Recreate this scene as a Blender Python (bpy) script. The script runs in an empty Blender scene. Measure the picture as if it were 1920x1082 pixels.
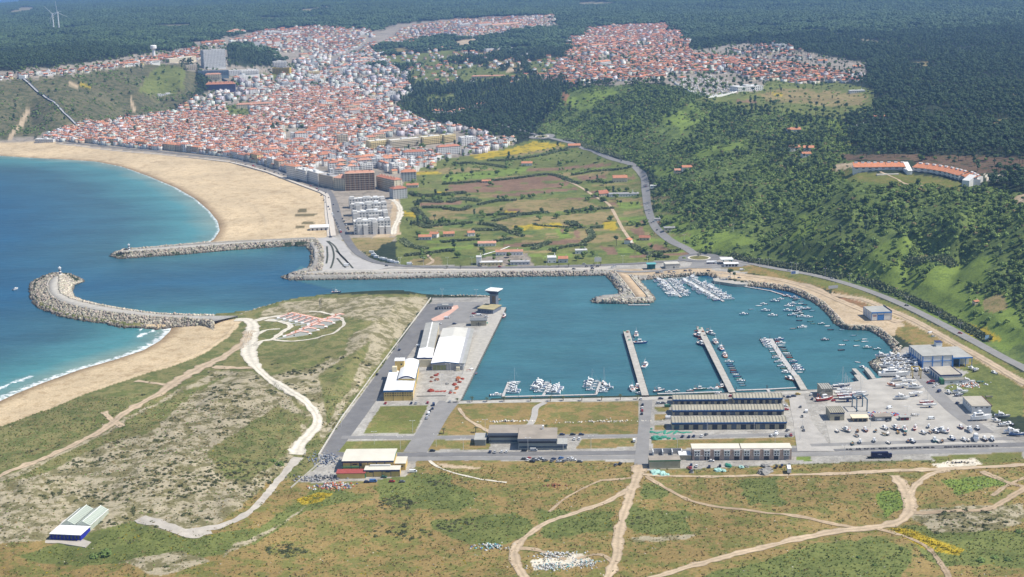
import bpy,bmesh,math,random
import numpy as np
from mathutils import Vector,Matrix

# ------------------------------------------------------------------ camera, sky, sun, exposure
SC = bpy.context.scene
COL = SC.collection
FPX,CAMH,HORIZ,ROLL = 2700.0,346.0,-80.0,0.02          # focal length in photo pixels, height, horizon row, roll
PITCH = math.atan((541 - HORIZ)/FPX)
cam_data = bpy.data.cameras.new('camera')
cam_data.sensor_width = 36.0
cam_data.lens = 36.0*FPX/1920.0
cam_data.clip_start,cam_data.clip_end = 5.0,60000.0
cam = bpy.data.objects.new('camera',cam_data)
COL.objects.link(cam)
_f = Vector((0,math.cos(PITCH),-math.sin(PITCH)))
_u0 = Vector((0,math.sin(PITCH),math.cos(PITCH)))
_r0 = Vector((1,0,0))
_a = math.atan(ROLL)
CR = _r0*math.cos(_a) - _u0*math.sin(_a)                  # horizon rises towards the right of the picture
CU = _u0*math.cos(_a) + _r0*math.sin(_a)
CF = _f
cam.matrix_world = Matrix(((CR.x,CU.x,-CF.x,0),(CR.y,CU.y,-CF.y,0),(CR.z,CU.z,-CF.z,CAMH),(0,0,0,1)))
SC.camera = cam

SUN_ELEV,SUN_AZ = math.radians(55),math.radians(97)        # azimuth measured clockwise from +Y (the way the camera looks)
world = bpy.data.worlds.new('World')
SC.world = world
world.use_nodes = True
wn = world.node_tree.nodes
wn.clear()
sky = wn.new('ShaderNodeTexSky')
sky.sky_type = 'NISHITA'
sky.sun_disc = False
sky.sun_elevation = SUN_ELEV
sky.sun_rotation = SUN_AZ
sky.air_density,sky.dust_density,sky.ozone_density = 1.0,0.6,1.5
bg = wn.new('ShaderNodeBackground')
bg.inputs['Strength'].default_value = 0.115
wo = wn.new('ShaderNodeOutputWorld')
world.node_tree.links.new(sky.outputs[0],bg.inputs['Color'])
world.node_tree.links.new(bg.outputs[0],wo.inputs['Surface'])
sun_d = bpy.data.lights.new('sun','SUN')
sun_d.energy = 5.0
sun_d.angle = math.radians(0.53)
sun_d.color = (1.0,0.95,0.87)
sun = bpy.data.objects.new('sun',sun_d)
COL.objects.link(sun)
_sd = Vector((math.sin(SUN_AZ)*math.cos(SUN_ELEV),math.cos(SUN_AZ)*math.cos(SUN_ELEV),math.sin(SUN_ELEV)))
sun.rotation_euler = _sd.to_track_quat('Z','Y').to_euler()
SC.view_settings.view_transform = 'Standard'
SC.view_settings.look = 'None'
SC.view_settings.exposure = 0.25
SC.view_settings.gamma = 1.0
SC.view_settings.use_curve_mapping = False
SC.cycles.use_denoising = True
SC.cycles.denoiser = 'OPENIMAGEDENOISE'
SC.cycles.denoising_input_passes = 'RGB_ALBEDO_NORMAL'
SC.cycles.denoising_prefilter = 'ACCURATE'
SC.cycles.max_bounces = 5
SC.cycles.diffuse_bounces = 2
SC.cycles.glossy_bounces = 2
SC.cycles.transmission_bounces = 2
SC.cycles.transparent_max_bounces = 6
SC.cycles.volume_bounces = 0
SC.cycles.caustics_reflective = False
SC.cycles.caustics_refractive = False
SC.cycles.sample_clamp_indirect = 4.0

rng = random.Random(7)
nrs = np.random.RandomState(11)
# ------------------------------------------------------------------ pixels <-> places
_cr,_cu,_cf = (np.array(v) for v in (CR,CU,CF))
CP = np.array((0,0,CAMH))

def rays(px,py):
    px = np.atleast_1d(np.asarray(px,float)); py = np.atleast_1d(np.asarray(py,float))
    return ((px - 960)/FPX)[:,None]*_cr + ((541 - py)/FPX)[:,None]*_cu + _cf

def at_h(px,py,h):
    """where the sight line of a photo pixel meets the level h"""
    d = rays(px,py)
    t = (h - CAMH)/d[:,2]
    return CP + d*t[:,None]

def PH(px,py,h=3.2):
    p = at_h(px,py,h)[0]
    return Vector((p[0],p[1],h))

def project(P):
    P = np.asarray(P,float) - CP
    z = P @ _cf
    return 960 + FPX*(P @ _cr)/z,541 - FPX*(P @ _cu)/z,z

def px_scale(P):
    return FPX/project(np.array(P)[None])[2][0]

# ------------------------------------------------------------------ numpy noise
def _hash(ix,iy,seed):
    h = (ix.astype(np.int64)*374761393 + iy.astype(np.int64)*668265263 + seed*974711) & 0x7fffffff
    h = ((h ^ (h >> 13))*1274126177) & 0x7fffffff
    return ((h ^ (h >> 16)) & 0xffff)/65535.0

def vnoise(x,y,seed=0):
    ix,iy = np.floor(x),np.floor(y)
    fx,fy = x - ix,y - iy
    fx = fx*fx*(3 - 2*fx); fy = fy*fy*(3 - 2*fy)
    a = _hash(ix,iy,seed); b = _hash(ix + 1,iy,seed); c = _hash(ix,iy + 1,seed); d = _hash(ix + 1,iy + 1,seed)
    return (a*(1 - fx) + b*fx)*(1 - fy) + (c*(1 - fx) + d*fx)*fy

def fbm(x,y,seed=0,octv=4):
    s = np.zeros_like(x); a = 0.5; t = 0
    for k in range(octv):
        s += a*vnoise(x*2 ** k + 17.3*k,y*2 ** k - 9.1*k,seed + k); t += a; a *= 0.5
    return s/t

def inside(px,py,poly):
    poly = np.asarray(poly,float)
    r = np.zeros(px.shape,bool)
    x0,y0 = poly.min(0); x1,y1 = poly.max(0)
    sel = np.nonzero((px >= x0) & (px <= x1) & (py >= y0) & (py <= y1))[0]
    if len(sel) == 0:
        return r
    X,Y = px[sel],py[sel]
    c = np.zeros(len(sel),bool)
    n = len(poly)
    for i in range(n):
        xa,ya = poly[i]; xb,yb = poly[(i + 1) % n]
        if ya == yb:
            continue
        k = ((ya > Y) != (yb > Y)) & (X < (xb - xa)*(Y - ya)/(yb - ya) + xa)
        c ^= k
    r[sel] = c
    return r

def seg_dist(px,py,line):
    d = np.full(px.shape,1e9)
    for (xa,ya),(xb,yb) in zip(line[:-1],line[1:]):
        dx,dy = xb - xa,yb - ya
        t = np.clip(((px - xa)*dx + (py - ya)*dy)/max(dx*dx + dy*dy,1e-9),0,1)
        d = np.minimum(d,np.hypot(px - xa - t*dx,py - ya - t*dy))
    return d

# ------------------------------------------------------------------ mesh helpers
def setp(o,label=None,cat=None,group=None,kind=None):
    if label: o['label'] = label
    if cat: o['category'] = cat
    if group: o['group'] = group
    if kind: o['kind'] = kind
    return o

def link(name,data,parent=None):
    o = bpy.data.objects.new(name,data)
    COL.objects.link(o)
    if parent is not None:
        o.parent = parent
    return o

def empty(name,loc=(0,0,0),rz=0.0,label=None,cat=None,group=None,scale=None):
    o = link(name,None)
    o.empty_display_size = 1.0
    o.location = loc
    o.rotation_euler = (0,0,rz)
    if scale is not None:
        o.scale = scale
    return setp(o,label,cat,group)

def np_mesh(name,V,F,mats,midx=None,smooth=False,attrs=None):
    """V (n,3), F list of faces, or an (m,k) array"""
    me = bpy.data.meshes.new(name)
    V = np.asarray(V,np.float32)
    if isinstance(F,np.ndarray):
        m,k = F.shape
        me.vertices.add(len(V)); me.vertices.foreach_set('co',V.ravel())
        me.loops.add(m*k); me.loops.foreach_set('vertex_index',F.astype(np.int32).ravel())
        me.polygons.add(m)
        me.polygons.foreach_set('loop_start',np.arange(0,m*k,k,dtype=np.int32))
        me.polygons.foreach_set('loop_total',np.full(m,k,np.int32))
    else:
        me.from_pydata(V.tolist(),[],F)
    for mt in (mats if isinstance(mats,(list,tuple)) else [mats]):
        me.materials.append(mt)
    if midx is not None:
        me.polygons.foreach_set('material_index',np.asarray(midx,np.int32))
    if smooth:
        me.polygons.foreach_set('use_smooth',np.ones(len(me.polygons),bool))
    if attrs:
        for an,arr in attrs.items():
            arr = np.asarray(arr,np.float32)
            if arr.ndim == 1:
                a = me.attributes.new(an,'FLOAT','POINT'); a.data.foreach_set('value',arr)
            else:
                a = me.attributes.new(an,'FLOAT_COLOR','POINT')
                if arr.shape[1] == 3:
                    arr = np.concatenate([arr,np.ones((len(arr),1),np.float32)],1)
                a.data.foreach_set('color',arr.ravel())
    me.update(calc_edges=True)
    me.validate()
    return me

class MB:
    """collects simple shapes into one mesh"""
    def __init__(self):
        self.v,self.f,self.m = [],[],[]
    def add(self,vs,fs,m=0):
        b = len(self.v)
        self.v += [tuple(p) for p in vs]
        self.f += [tuple(i + b for i in q) for q in fs]
        self.m += [m]*len(fs)
        return self
    def box(self,x0,x1,y0,y1,z0,z1,m=0):
        return self.add([(x0,y0,z0),(x1,y0,z0),(x1,y1,z0),(x0,y1,z0),(x0,y0,z1),(x1,y0,z1),(x1,y1,z1),(x0,y1,z1)],
                        [(3,2,1,0),(4,5,6,7),(0,1,5,4),(1,2,6,5),(2,3,7,6),(3,0,4,7)],m)
    def boxc(self,c,sx,sy,sz,rz=0.0,m=0):
        cs,sn = math.cos(rz),math.sin(rz)
        P = []
        for dz in (0,sz):
            for dx,dy in ((-sx/2,-sy/2),(sx/2,-sy/2),(sx/2,sy/2),(-sx/2,sy/2)):
                P.append((c[0] + dx*cs - dy*sn,c[1] + dx*sn + dy*cs,c[2] + dz))
        return self.add(P,[(3,2,1,0),(4,5,6,7),(0,1,5,4),(1,2,6,5),(2,3,7,6),(3,0,4,7)],m)
    def prism(self,pts,z0,z1,m=0,bottom=True):
        n = len(pts)
        P = [(p[0],p[1],z0) for p in pts] + [(p[0],p[1],z1) for p in pts]
        F = [tuple(range(n,2*n))]
        if bottom:
            F.append(tuple(reversed(range(n))))
        F += [(i,(i + 1) % n,n + (i + 1) % n,n + i) for i in range(n)]
        return self.add(P,F,m)
    def tube(self,a,b,r0,r1=None,n=6,m=0,cap=True):
        a,b = Vector(a),Vector(b)
        r1 = r0 if r1 is None else r1
        d = (b - a).normalized()
        u = d.orthogonal().normalized(); w = d.cross(u)
        P = []
        for c,r in ((a,r0),(b,r1)):
            for k in range(n):
                t = 2*math.pi*k/n
                P.append(c + u*(r*math.cos(t)) + w*(r*math.sin(t)))
        F = [(k,(k + 1) % n,n + (k + 1) % n,n + k) for k in range(n)]
        if cap:
            F += [tuple(reversed(range(n))),tuple(range(n,2*n))]
        return self.add(P,F,m)
    def lathe(self,c,prof,n=12,m=0):
        P = []; F = []
        for r,z in prof:
            for k in range(n):
                t = 2*math.pi*k/n
                P.append((c[0] + r*math.cos(t),c[1] + r*math.sin(t),c[2] + z))
        for j in range(len(prof) - 1):
            for k in range(n):
                F.append((j*n + k,j*n + (k + 1) % n,(j + 1)*n + (k + 1) % n,(j + 1)*n + k))
        F.append(tuple(range((len(prof) - 1)*n,len(prof)*n)))
        return self.add(P,F,m)
    def blob(self,c,rx,ry,rz,seed=0,n=6,rings=3,jit=.25,m=0):
        r = random.Random(seed)
        P = [(c[0],c[1],c[2] + rz)]; F = []
        for j in range(1,rings + 1):
            ph = math.pi*.5*j/rings*1.15
            for k in range(n):
                t = 2*math.pi*(k + .5*(j % 2))/n
                q = 1 + r.uniform(-jit,jit)
                P.append((c[0] + rx*q*math.sin(ph)*math.cos(t),c[1] + ry*q*math.sin(ph)*math.sin(t),c[2] + rz*q*math.cos(ph)))
        for k in range(n):
            F.append((0,1 + k,1 + (k + 1) % n))
        for j in range(rings - 1):
            for k in range(n):
                F.append((1 + j*n + k,1 + (j + 1)*n + k,1 + (j + 1)*n + (k + 1) % n,1 + j*n + (k + 1) % n))
        return self.add(P,F,m)
    def mesh(self,name,mats,smooth=False):
        me = bpy.data.meshes.new(name)
        me.from_pydata(self.v,[],self.f)
        for mt in (mats if isinstance(mats,(list,tuple)) else [mats]):
            me.materials.append(mt)
        if any(self.m):
            me.polygons.foreach_set('material_index',self.m)
        if smooth:
            me.polygons.foreach_set('use_smooth',[True]*len(self.f))
        me.update()
        return me
    def build(self,name,mats,parent=None,smooth=False):
        return link(name,self.mesh(name,mats,smooth),parent)

def copy_tree(o,parent=None):
    c = o.copy()
    COL.objects.link(c)
    c.parent = parent
    for ch in o.children:
        copy_tree(ch,c)
    return c

class Proto:
    """a thing built once; the first call of put() uses it, later calls copy it"""
    def __init__(self,root):
        self.root,self.used = root,False
        self.kids = [(c,list(c.children)) for c in root.children]
    def put(self,loc,rz=0.0,label=None,group=None,scale=None,cat=None):
        if not self.used:
            o,self.used = self.root,True
        else:
            o = self.root.copy(); COL.objects.link(o)
            for c,gs in self.kids:
                k = c.copy(); COL.objects.link(k); k.parent = o
                for g in gs:
                    d = g.copy(); COL.objects.link(d); d.parent = k
        o.location = loc; o.rotation_euler = (0,0,rz)
        if scale is not None:
            o.scale = scale
        if 'group' in o and group is None:
            pass
        setp(o,label,cat,group)
        return o

# ------------------------------------------------------------------ materials
MATS = {}
def mat(name,col,rough=0.8,var=0.18,scale=0.6,metal=0.0,bump=0.0,spec=0.3,col2=None,objvar=0.0,coord='Object',detail=6.0):
    if name in MATS:
        return MATS[name]
    m = bpy.data.materials.new(name)
    m.use_nodes = True
    nt = m.node_tree; N = nt.nodes; L = nt.links
    b = N['Principled BSDF']
    b.inputs['Roughness'].default_value = rough
    b.inputs['Metallic'].default_value = metal
    b.inputs['Specular IOR Level'].default_value = spec
    tc = N.new('ShaderNodeTexCoord')
    nz = N.new('ShaderNodeTexNoise'); nz.inputs['Scale'].default_value = scale; nz.inputs['Detail'].default_value = detail
    nz.inputs['Roughness'].default_value = 0.65
    L.new(tc.outputs[coord],nz.inputs['Vector'])
    mx = N.new('ShaderNodeMix'); mx.data_type = 'RGBA'
    c1 = tuple(max(0,c*(1 - var)) for c in col)
    c2 = tuple(min(1,c*(1 + var)) for c in (col2 or col))
    mx.inputs['A'].default_value = (*c1,1); mx.inputs['B'].default_value = (*c2,1)
    mr = N.new('ShaderNodeMapRange'); mr.inputs['From Min'].default_value = .3; mr.inputs['From Max'].default_value = .7
    L.new(nz.outputs['Fac'],mr.inputs['Value'])
    L.new(mr.outputs[0],mx.inputs['Factor'])
    out = mx.outputs['Result']
    if objvar:
        oi = N.new('ShaderNodeObjectInfo')
        hs = N.new('ShaderNodeHueSaturation')
        r2 = N.new('ShaderNodeMapRange'); r2.inputs['To Min'].default_value = 1 - objvar; r2.inputs['To Max'].default_value = 1 + objvar
        L.new(oi.outputs['Random'],r2.inputs['Value'])
        L.new(r2.outputs[0],hs.inputs['Value'])
        L.new(out,hs.inputs['Color'])
        out = hs.outputs['Color']
    L.new(out,b.inputs['Base Color'])
    if bump:
        bp = N.new('ShaderNodeBump'); bp.inputs['Strength'].default_value = bump; bp.inputs['Distance'].default_value = 0.2
        L.new(nz.outputs['Fac'],bp.inputs['Height']); L.new(bp.outputs[0],b.inputs['Normal'])
    MATS[name] = m
    return m

def vcol_mat(name,attr='col',rough=0.85,var=0.2,scale=0.8,spec=0.2,bump=0.0):
    m = bpy.data.materials.new(name); m.use_nodes = True
    nt = m.node_tree; N = nt.nodes; L = nt.links
    b = N['Principled BSDF']; b.inputs['Roughness'].default_value = rough; b.inputs['Specular IOR Level'].default_value = spec
    a = N.new('ShaderNodeAttribute'); a.attribute_name = attr
    tc = N.new('ShaderNodeTexCoord')
    nz = N.new('ShaderNodeTexNoise'); nz.inputs['Scale'].default_value = scale; nz.inputs['Detail'].default_value = 5
    L.new(tc.outputs['Object'],nz.inputs['Vector'])
    mr = N.new('ShaderNodeMapRange'); mr.inputs['From Min'].default_value = .3; mr.inputs['From Max'].default_value = .7
    mr.inputs['To Min'].default_value = 1 - var; mr.inputs['To Max'].default_value = 1 + var
    L.new(nz.outputs['Fac'],mr.inputs['Value'])
    mx = N.new('ShaderNodeVectorMath'); mx.operation = 'SCALE'
    L.new(a.outputs['Color'],mx.inputs[0]); L.new(mr.outputs[0],mx.inputs['Scale'])
    L.new(mx.outputs[0],b.inputs['Base Color'])
    if bump:
        bp = N.new('ShaderNodeBump'); bp.inputs['Strength'].default_value = bump; bp.inputs['Distance'].default_value = 0.3
        L.new(nz.outputs['Fac'],bp.inputs['Height']); L.new(bp.outputs[0],b.inputs['Normal'])
    MATS[name] = m
    return m
# ------------------------------------------------------------------ relief: heights at picture points (photo x, photo y, metres above the sea)
CTRL = [(-300,1150,8),(0,1082,8),(480,1082,7),(960,1082,6),(1400,1082,6),(1920,1082,7),(2300,1150,8),(960,1350,8),(2300,950,8),(-400,1000,8),
(960,950,5),(500,950,7),(1400,950,5),(1800,950,5),(1900,870,4),(1200,900,4),(700,930,5),
(0,900,9),(150,850,8),(300,920,12),(400,860,12),(330,780,10),(450,770,10),(540,760,7),(250,1000,10),(120,980,8),(540,860,5),(60,930,12),
(100,820,5.5),(300,720,6),(420,650,5),(470,620,5),
(560,620,6),(640,680,10),(700,640,12),(740,590,13),(680,580,11),(600,570,6),(775,566,10),(640,760,6),(690,700,9),(590,800,4.5),(620,790,4.5),
(620,380,5),(600,340,5),(430,297,6),(300,286,7),(150,270,8),(80,265,8),(0,268,6),(-200,262,6),(500,380,5),(300,304,4.5),(560,430,5),
(760,470,4),(900,490,4),(1100,490,4),(1000,400,5),(850,350,5),(1000,300,7),(1150,420,5),(1200,330,8),(1212,380,6),(1230,430,6),(1300,472,5),
(1400,490,5),(1480,505,5),(1600,535,5),(1700,580,5),(1800,630,5),(1920,690,5),(2150,800,6),(1100,277,10),(1040,258,11),(1000,250,12),(940,235,15),
(1600,570,4),(1700,620,4),(1850,720,4),(1900,780,4),
(1245,400,14),(1240,335,20),(1300,400,26),(1400,400,42),(1400,450,20),(1500,450,32),(1500,400,52),(1600,450,38),(1600,400,64),(1700,450,42),
(1700,400,72),(1700,520,16),(1800,560,18),(1800,480,38),(1900,600,21),(1900,500,46),(1800,400,80),(1920,400,84),(2200,500,80),(2200,640,30),
(1600,325,87),(1720,330,88),(1830,345,88),(1660,345,85),(1560,330,81),(1500,280,79),(1420,300,64),(1450,240,82),(1400,210,86),(1350,190,88),
(1300,180,88),(1250,165,86),(1180,155,85),(1100,163,77),(1060,180,66),(1040,203,42),(1150,230,52),(1200,280,40),(1120,240,32),(1080,225,30),
(1250,250,62),(1330,280,60),(1200,230,60),(1300,340,44),(1450,170,92),(1600,160,95),(1560,220,90),(1700,250,95),(1900,280,98),(1800,200,105),
(1900,150,112),(1600,100,106),(1900,60,118),(1300,110,92),(1200,90,92),(1250,60,95),(1110,70,84),(1070,100,82),(1030,140,70),(1400,50,106),
(1900,0,125),(1500,0,116),(1200,20,104),(960,10,106),(2300,100,120),(2300,300,105),
(800,300,6),(960,270,9),(880,250,8),(760,230,8),(700,200,12),(640,200,13),(560,210,12),(450,230,10),(350,250,9),(250,250,12),(150,246,14),
(600,160,26),(680,170,20),(740,150,28),(640,125,40),(700,110,46),(560,130,46),(500,150,38),(440,170,32),(400,190,26),
(400,132,76),(450,128,76),(470,108,88),(540,110,64),(600,95,64),(660,80,68),(500,70,94),(420,85,100),(340,100,102),(290,105,104),
(0,146,107),(60,143,107),(120,138,107),(200,128,106),(270,120,103),(330,120,96),(300,130,88),(-200,160,105),(-200,230,40),(-250,300,2),
(0,200,60),(0,255,12),(100,200,56),(60,235,22),(150,180,66),(200,200,42),(230,217,20),(250,170,64),(300,175,48),(300,197,22),(340,150,72),(362,170,44),(320,207,17),
(760,200,14),(800,182,28),(850,172,36),(900,195,20),(930,165,46),(1000,170,50),(960,212,18),(1000,228,15),
(820,140,42),(900,140,52),(920,110,64),(960,90,78),(1000,110,72),(860,90,66),(800,100,58),(740,70,72),(860,55,88),(960,50,95),(1030,45,98),
(0,100,108),(200,80,112),(110,57,116),(400,50,114),(700,30,112),(60,28,105),(300,15,112),(0,12,40),(-300,20,0),(-20,2,-8),(-200,40,60),(60,-14,-10),(300,-30,60),(960,-40,110),(1900,-70,120)]
def _uv(X,Y):
    return np.stack([np.arctan2(X,Y)*3.0,np.log(np.hypot(X,Y))],1)
_c = np.array(CTRL,float)
_cp = at_h(_c[:,0],_c[:,1],_c[:,2])
_cuv = _uv(_cp[:,0],_cp[:,1])
_D = np.linalg.norm(_cuv[:,None] - _cuv[None],axis=2)
_n = len(_c)
_A = np.zeros((_n + 1,_n + 1)); _A[:_n,:_n] = _D - 0.004*np.eye(_n); _A[:_n,_n] = 1; _A[_n,:_n] = 1
_wts = np.linalg.solve(_A,np.append(_cp[:,2],0))
def relief(X,Y):
    out = np.empty(len(X))
    q = _uv(X,Y)
    for i in range(0,len(X),20000):
        d = np.linalg.norm(q[i:i + 20000,None] - _cuv[None],axis=2)
        out[i:i + 20000] = d @ _wts[:_n] + _wts[_n]
    return out

# ------------------------------------------------------------------ shore lines (photo pixels on the sea level)
BEACH_N = [(-500,272),(-250,280),(0,292),(60,296),(120,299),(180,303),(230,313),(280,331),(330,352),(365,372),(392,395),(408,415),(412,432),(402,448),(390,456)]
BEACH_S = [(322,614),(318,622),(300,639),(270,656),(220,673),(150,693),(80,718),(30,738),(0,752),(-120,800),(-400,900)]
WATER = BEACH_N + [(300,463),(215,474),(206,482),(227,486),(333,479),(433,470),(550,462),(575,463),(582,473),(583,490),(578,505),(547,514),(527,522),(545,526),
 (700,524),(840,521),(1000,519),(1135,517),(1159,545),(1161,555),(1114,559),(1106,564),(1114,569),(1176,570),(1223,568),(1228,562),(1199,527),(1240,522),(1290,519),
 (1320,516),(1337,523),(1338,528),(1385,536),(1440,540),(1487,549),(1526,568),(1552,590),(1565,608),(1584,618),(1633,620),(1662,642),(1676,658),(1670,668),(1640,674),(1632,682),(1640,692),(1650,703),(1650,712),(1630,712),(1625,720),
 (1575,730),(1530,733),(1400,738),(1200,745),(1000,749),(862,753),(948,577),(930,574),(938,562),(920,556),(800,558),(700,558),(620,559),(560,564),(520,571),(470,586),
 (400,592),(330,591),(272,589),(230,581),(179,571),(153,564),(137,556),(135,545),(141,533),(159,528),(146,521),(130,514),(113,513),(95,514),(79,520),(60,530),
 (56,537),(57,555),(60,566),(69,577),(95,588),(120,596),(159,603),(198,608),(230,616),(248,615),(295,619)] + BEACH_S
_wp = at_h(*np.array(WATER,float).T,0.0)[:,:2]
WATER_W = np.vstack([_wp,[[-3000,700],[-6000,2500]]])
BN_W = at_h(*np.array(BEACH_N,float).T,0.0)[:,:2]
BS_W = at_h(*np.array(BEACH_S,float).T,0.0)[:,:2]

# ------------------------------------------------------------------ the grid the ground is built on (fan shaped, finer near the camera)
NU,NV = 900,640
AZ = math.radians(25.5)
_us = np.arctan(np.linspace(-math.tan(AZ),math.tan(AZ),NU))
_iv = np.linspace(1/560.0,1/26000.0,NV)
_rs = 1/_iv
gA,gR = np.meshgrid(_us,_rs)
gX = (gR*np.tan(gA)).ravel(); gY = gR.ravel()
_rel = relief(gX,gY)

SAND_N = [(-500,250),(0,266),(110,268),(200,280),(330,292),(430,303),(500,322),(560,345),(608,362),(614,400),(624,443),(590,447),(390,458),(300,470),(200,400),(-500,330)]
SAND_S = [(-500,960),(0,800),(90,768),(170,735),(260,705),(330,685),(390,660),(432,630),(452,604),(440,598),(300,600),(-100,700)]
HB_W = at_h(*np.array([(596,858),(808,560),(940,552),(975,575),(880,745),(1540,726),(1640,650),(1700,640),(1960,800),(1960,846),(1560,862),(1200,868),(770,872),(760,905),(545,917),(560,890)],float).T,3.0)[:,:2]
NROAD_W = at_h(*np.array([(585,440),(625,440),(700,492),(800,496),(1100,492),(1330,478),(1400,500),(1340,530),(1200,560),(1160,560),(1140,520),(600,524),(560,520),(600,500)],float).T,4.0)[:,:2]

EROAD_W = at_h(*np.array([(1400,486),(1460,499),(1530,511),(1590,525),(1650,545),(1710,570),(1770,600),(1830,632),(1890,664),(1960,700),(1960,716),(1880,676),(1820,644),(1760,612),(1700,582),(1640,557),(1580,537),(1520,522),(1450,510),(1400,498)],float).T,5.0)[:,:2]

def _build_heights():
    h = _rel.copy()
    px,py,_ = project(np.stack([gX,gY,h],1))
    near = gY < 5200
    h = np.where(near,np.maximum(h,3.0),h)
    # unevenness: dunes, hillsides
    n1 = fbm(gX/38,gY/38,3); n2 = fbm(gX/150,gY/150,9); n3 = fbm(gX/14,gY/14,21,3)
    dune = inside(px,py,[(0,870),(300,740),(420,690),(600,780),(560,860),(420,990),(250,1082),(-300,1120),(-300,900)]) | inside(px,py,[(480,690),(600,640),(600,562),(790,556),(700,700),(600,830),(560,760)])
    h += np.where(dune,(n1 - .5)*7 + (n3 - .5)*3.0,0)
    hill = np.clip((h - 14)/20,0,1)*near
    gul = np.abs(fbm(gX/120,gY/190,19,3) - .5)*2
    h += hill*((n2 - .5)*14 + (n1 - .5)*5 - 7*np.exp(-(gul/.13) ** 2)*np.clip((96 - h)/20,0,1)*(gX > 0))
    fore = (py > 870) & ~dune
    h += np.where(fore,(n1 - .5)*2.2 + (n3 - .5)*.7,0)
    far = np.clip((gY - 4500)/2000,0,1)
    h += far*((fbm(gX/900,gY/900,5) - .5)*46)
    # flat building ground
    for poly,lev in ((EROAD_W,5.0),(HB_W,3.0),(NROAD_W,4.0)):
        m = inside(gX,gY,poly)
        dd = seg_dist(gX[near],gY[near],np.vstack([poly,poly[:1]]))
        w = np.zeros(len(gX)); w[near] = np.clip(1 - dd/25,0,1)
        w[m] = 1
        h = h*(1 - w) + lev*w
    # shores
    d = np.full(len(gX),400.0); db = np.full(len(gX),900.0)
    sel = np.nonzero((gY < 3600))[0]
    dd = seg_dist(gX[sel],gY[sel],np.vstack([WATER_W,WATER_W[:1]]))
    inn = inside(gX[sel],gY[sel],WATER_W)
    d[sel] = np.where(inn,-dd,dd)
    db[sel] = np.minimum(seg_dist(gX[sel],gY[sel],BN_W),seg_dist(gX[sel],gY[sel],BS_W))
    beach = inside(px,py,SAND_N) | inside(px,py,SAND_S)
    soft = (db < np.abs(d) + 1.5)
    h = np.where(soft & (d > 0),np.minimum(h,0.055*d + np.maximum(0,d - 60)*.5),h)
    h = np.where(~soft & (d < 3.5),-4.0,h)
    h = np.where(d < 0,np.where(soft,np.maximum(-4,0.06*d),-4.0),h)
    return h,d,db
gH,gD,gDB = _build_heights()
HG = gH.reshape(NV,NU)

def ground(X,Y):
    """height of the ground at places"""
    X = np.asarray(X,float); Y = np.asarray(Y,float)
    u = (X/Y + math.tan(AZ))/(2*math.tan(AZ))*(NU - 1)
    v = (1/Y - _iv[0])/(_iv[-1] - _iv[0])*(NV - 1)
    u = np.clip(u,0,NU - 1.001); v = np.clip(v,0,NV - 1.001)
    iu = u.astype(int); iv = v.astype(int); fu = u - iu; fv = v - iv
    return (HG[iv,iu]*(1 - fu) + HG[iv,iu + 1]*fu)*(1 - fv) + (HG[iv + 1,iu]*(1 - fu) + HG[iv + 1,iu + 1]*fu)*fv

def G1(x,y):
    return float(ground(np.array([x]),np.array([y]))[0])

_tm = 620*1.0035 ** np.arange(1000)
def on_ground(px,py):
    """first place where the sight line of a photo pixel meets the ground"""
    d = rays(px,py)
    out = np.zeros((len(d),3))
    for i in range(0,len(d),500):
        q = d[i:i + 500]
        t = _tm[None,:]/q[:,1:2]
        X = q[:,0:1]*t; Y = q[:,1:2]*t; Z = CAMH + q[:,2:3]*t
        g = ground(X.ravel(),Y.ravel()).reshape(X.shape)
        g = np.maximum(g,0)
        below = Z <= g
        k = np.where(below.any(1),below.argmax(1),X.shape[1] - 1); k = np.maximum(k,1)
        r = np.arange(len(q))
        a = Z[r,k - 1] - g[r,k - 1]; b = g[r,k] - Z[r,k]
        w = np.clip(a/np.maximum(a + b,1e-6),0,1)
        tt = t[r,k - 1]*(1 - w) + t[r,k]*w
        P = CP + q*tt[:,None]
        P[:,2] = np.maximum(ground(P[:,0],P[:,1]),0)
        out[i:i + 500] = P
    return out

def W(px,py):
    return Vector(on_ground([px],[py])[0])

# ------------------------------------------------------------------ what covers the ground
COV = {  # colour A, colour B, share of B
 'sand': ((.545,.425,.265),(.435,.325,.19),.38),'dune': ((.365,.315,.212),(.165,.148,.07),.50),'dunegrass': ((.19,.175,.07),(.115,.13,.042),.5),
 'field': ((.255,.182,.070),(.158,.155,.046),.47),'green': ((.152,.168,.05),(.112,.132,.038),.5),'lime': ((.165,.22,.045),(.12,.165,.038),.42),
 'yellow': ((.40,.30,.03),(.13,.13,.03),.35),'hill': ((.125,.162,.045),(.082,.115,.036),.5),'forest': ((.048,.058,.03),(.03,.042,.02),.5),
 'pinefloor': ((.13,.085,.055),(.06,.06,.03),.4),'town': ((.30,.26,.21),(.20,.175,.14),.4),'concrete': ((.37,.35,.31),(.30,.28,.245),.5),
 'cliff': ((.135,.122,.066),(.072,.08,.036),.5),'plough': ((.215,.135,.085),(.175,.112,.07),.5),'straw': ((.25,.195,.09),(.15,.145,.05),.4),
 'dirt': ((.46,.36,.24),(.38,.29,.18),.4),'pale': ((.60,.54,.43),(.5,.44,.34),.4),'lawn': ((.14,.15,.04),(.20,.17,.06),.4),'rust': ((.26,.145,.075),(.2,.13,.06),.4),
 'farforest': ((.040,.052,.028),(.028,.04,.021),.5),'farfield': ((.25,.22,.14),(.2,.18,.1),.5)}
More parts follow.
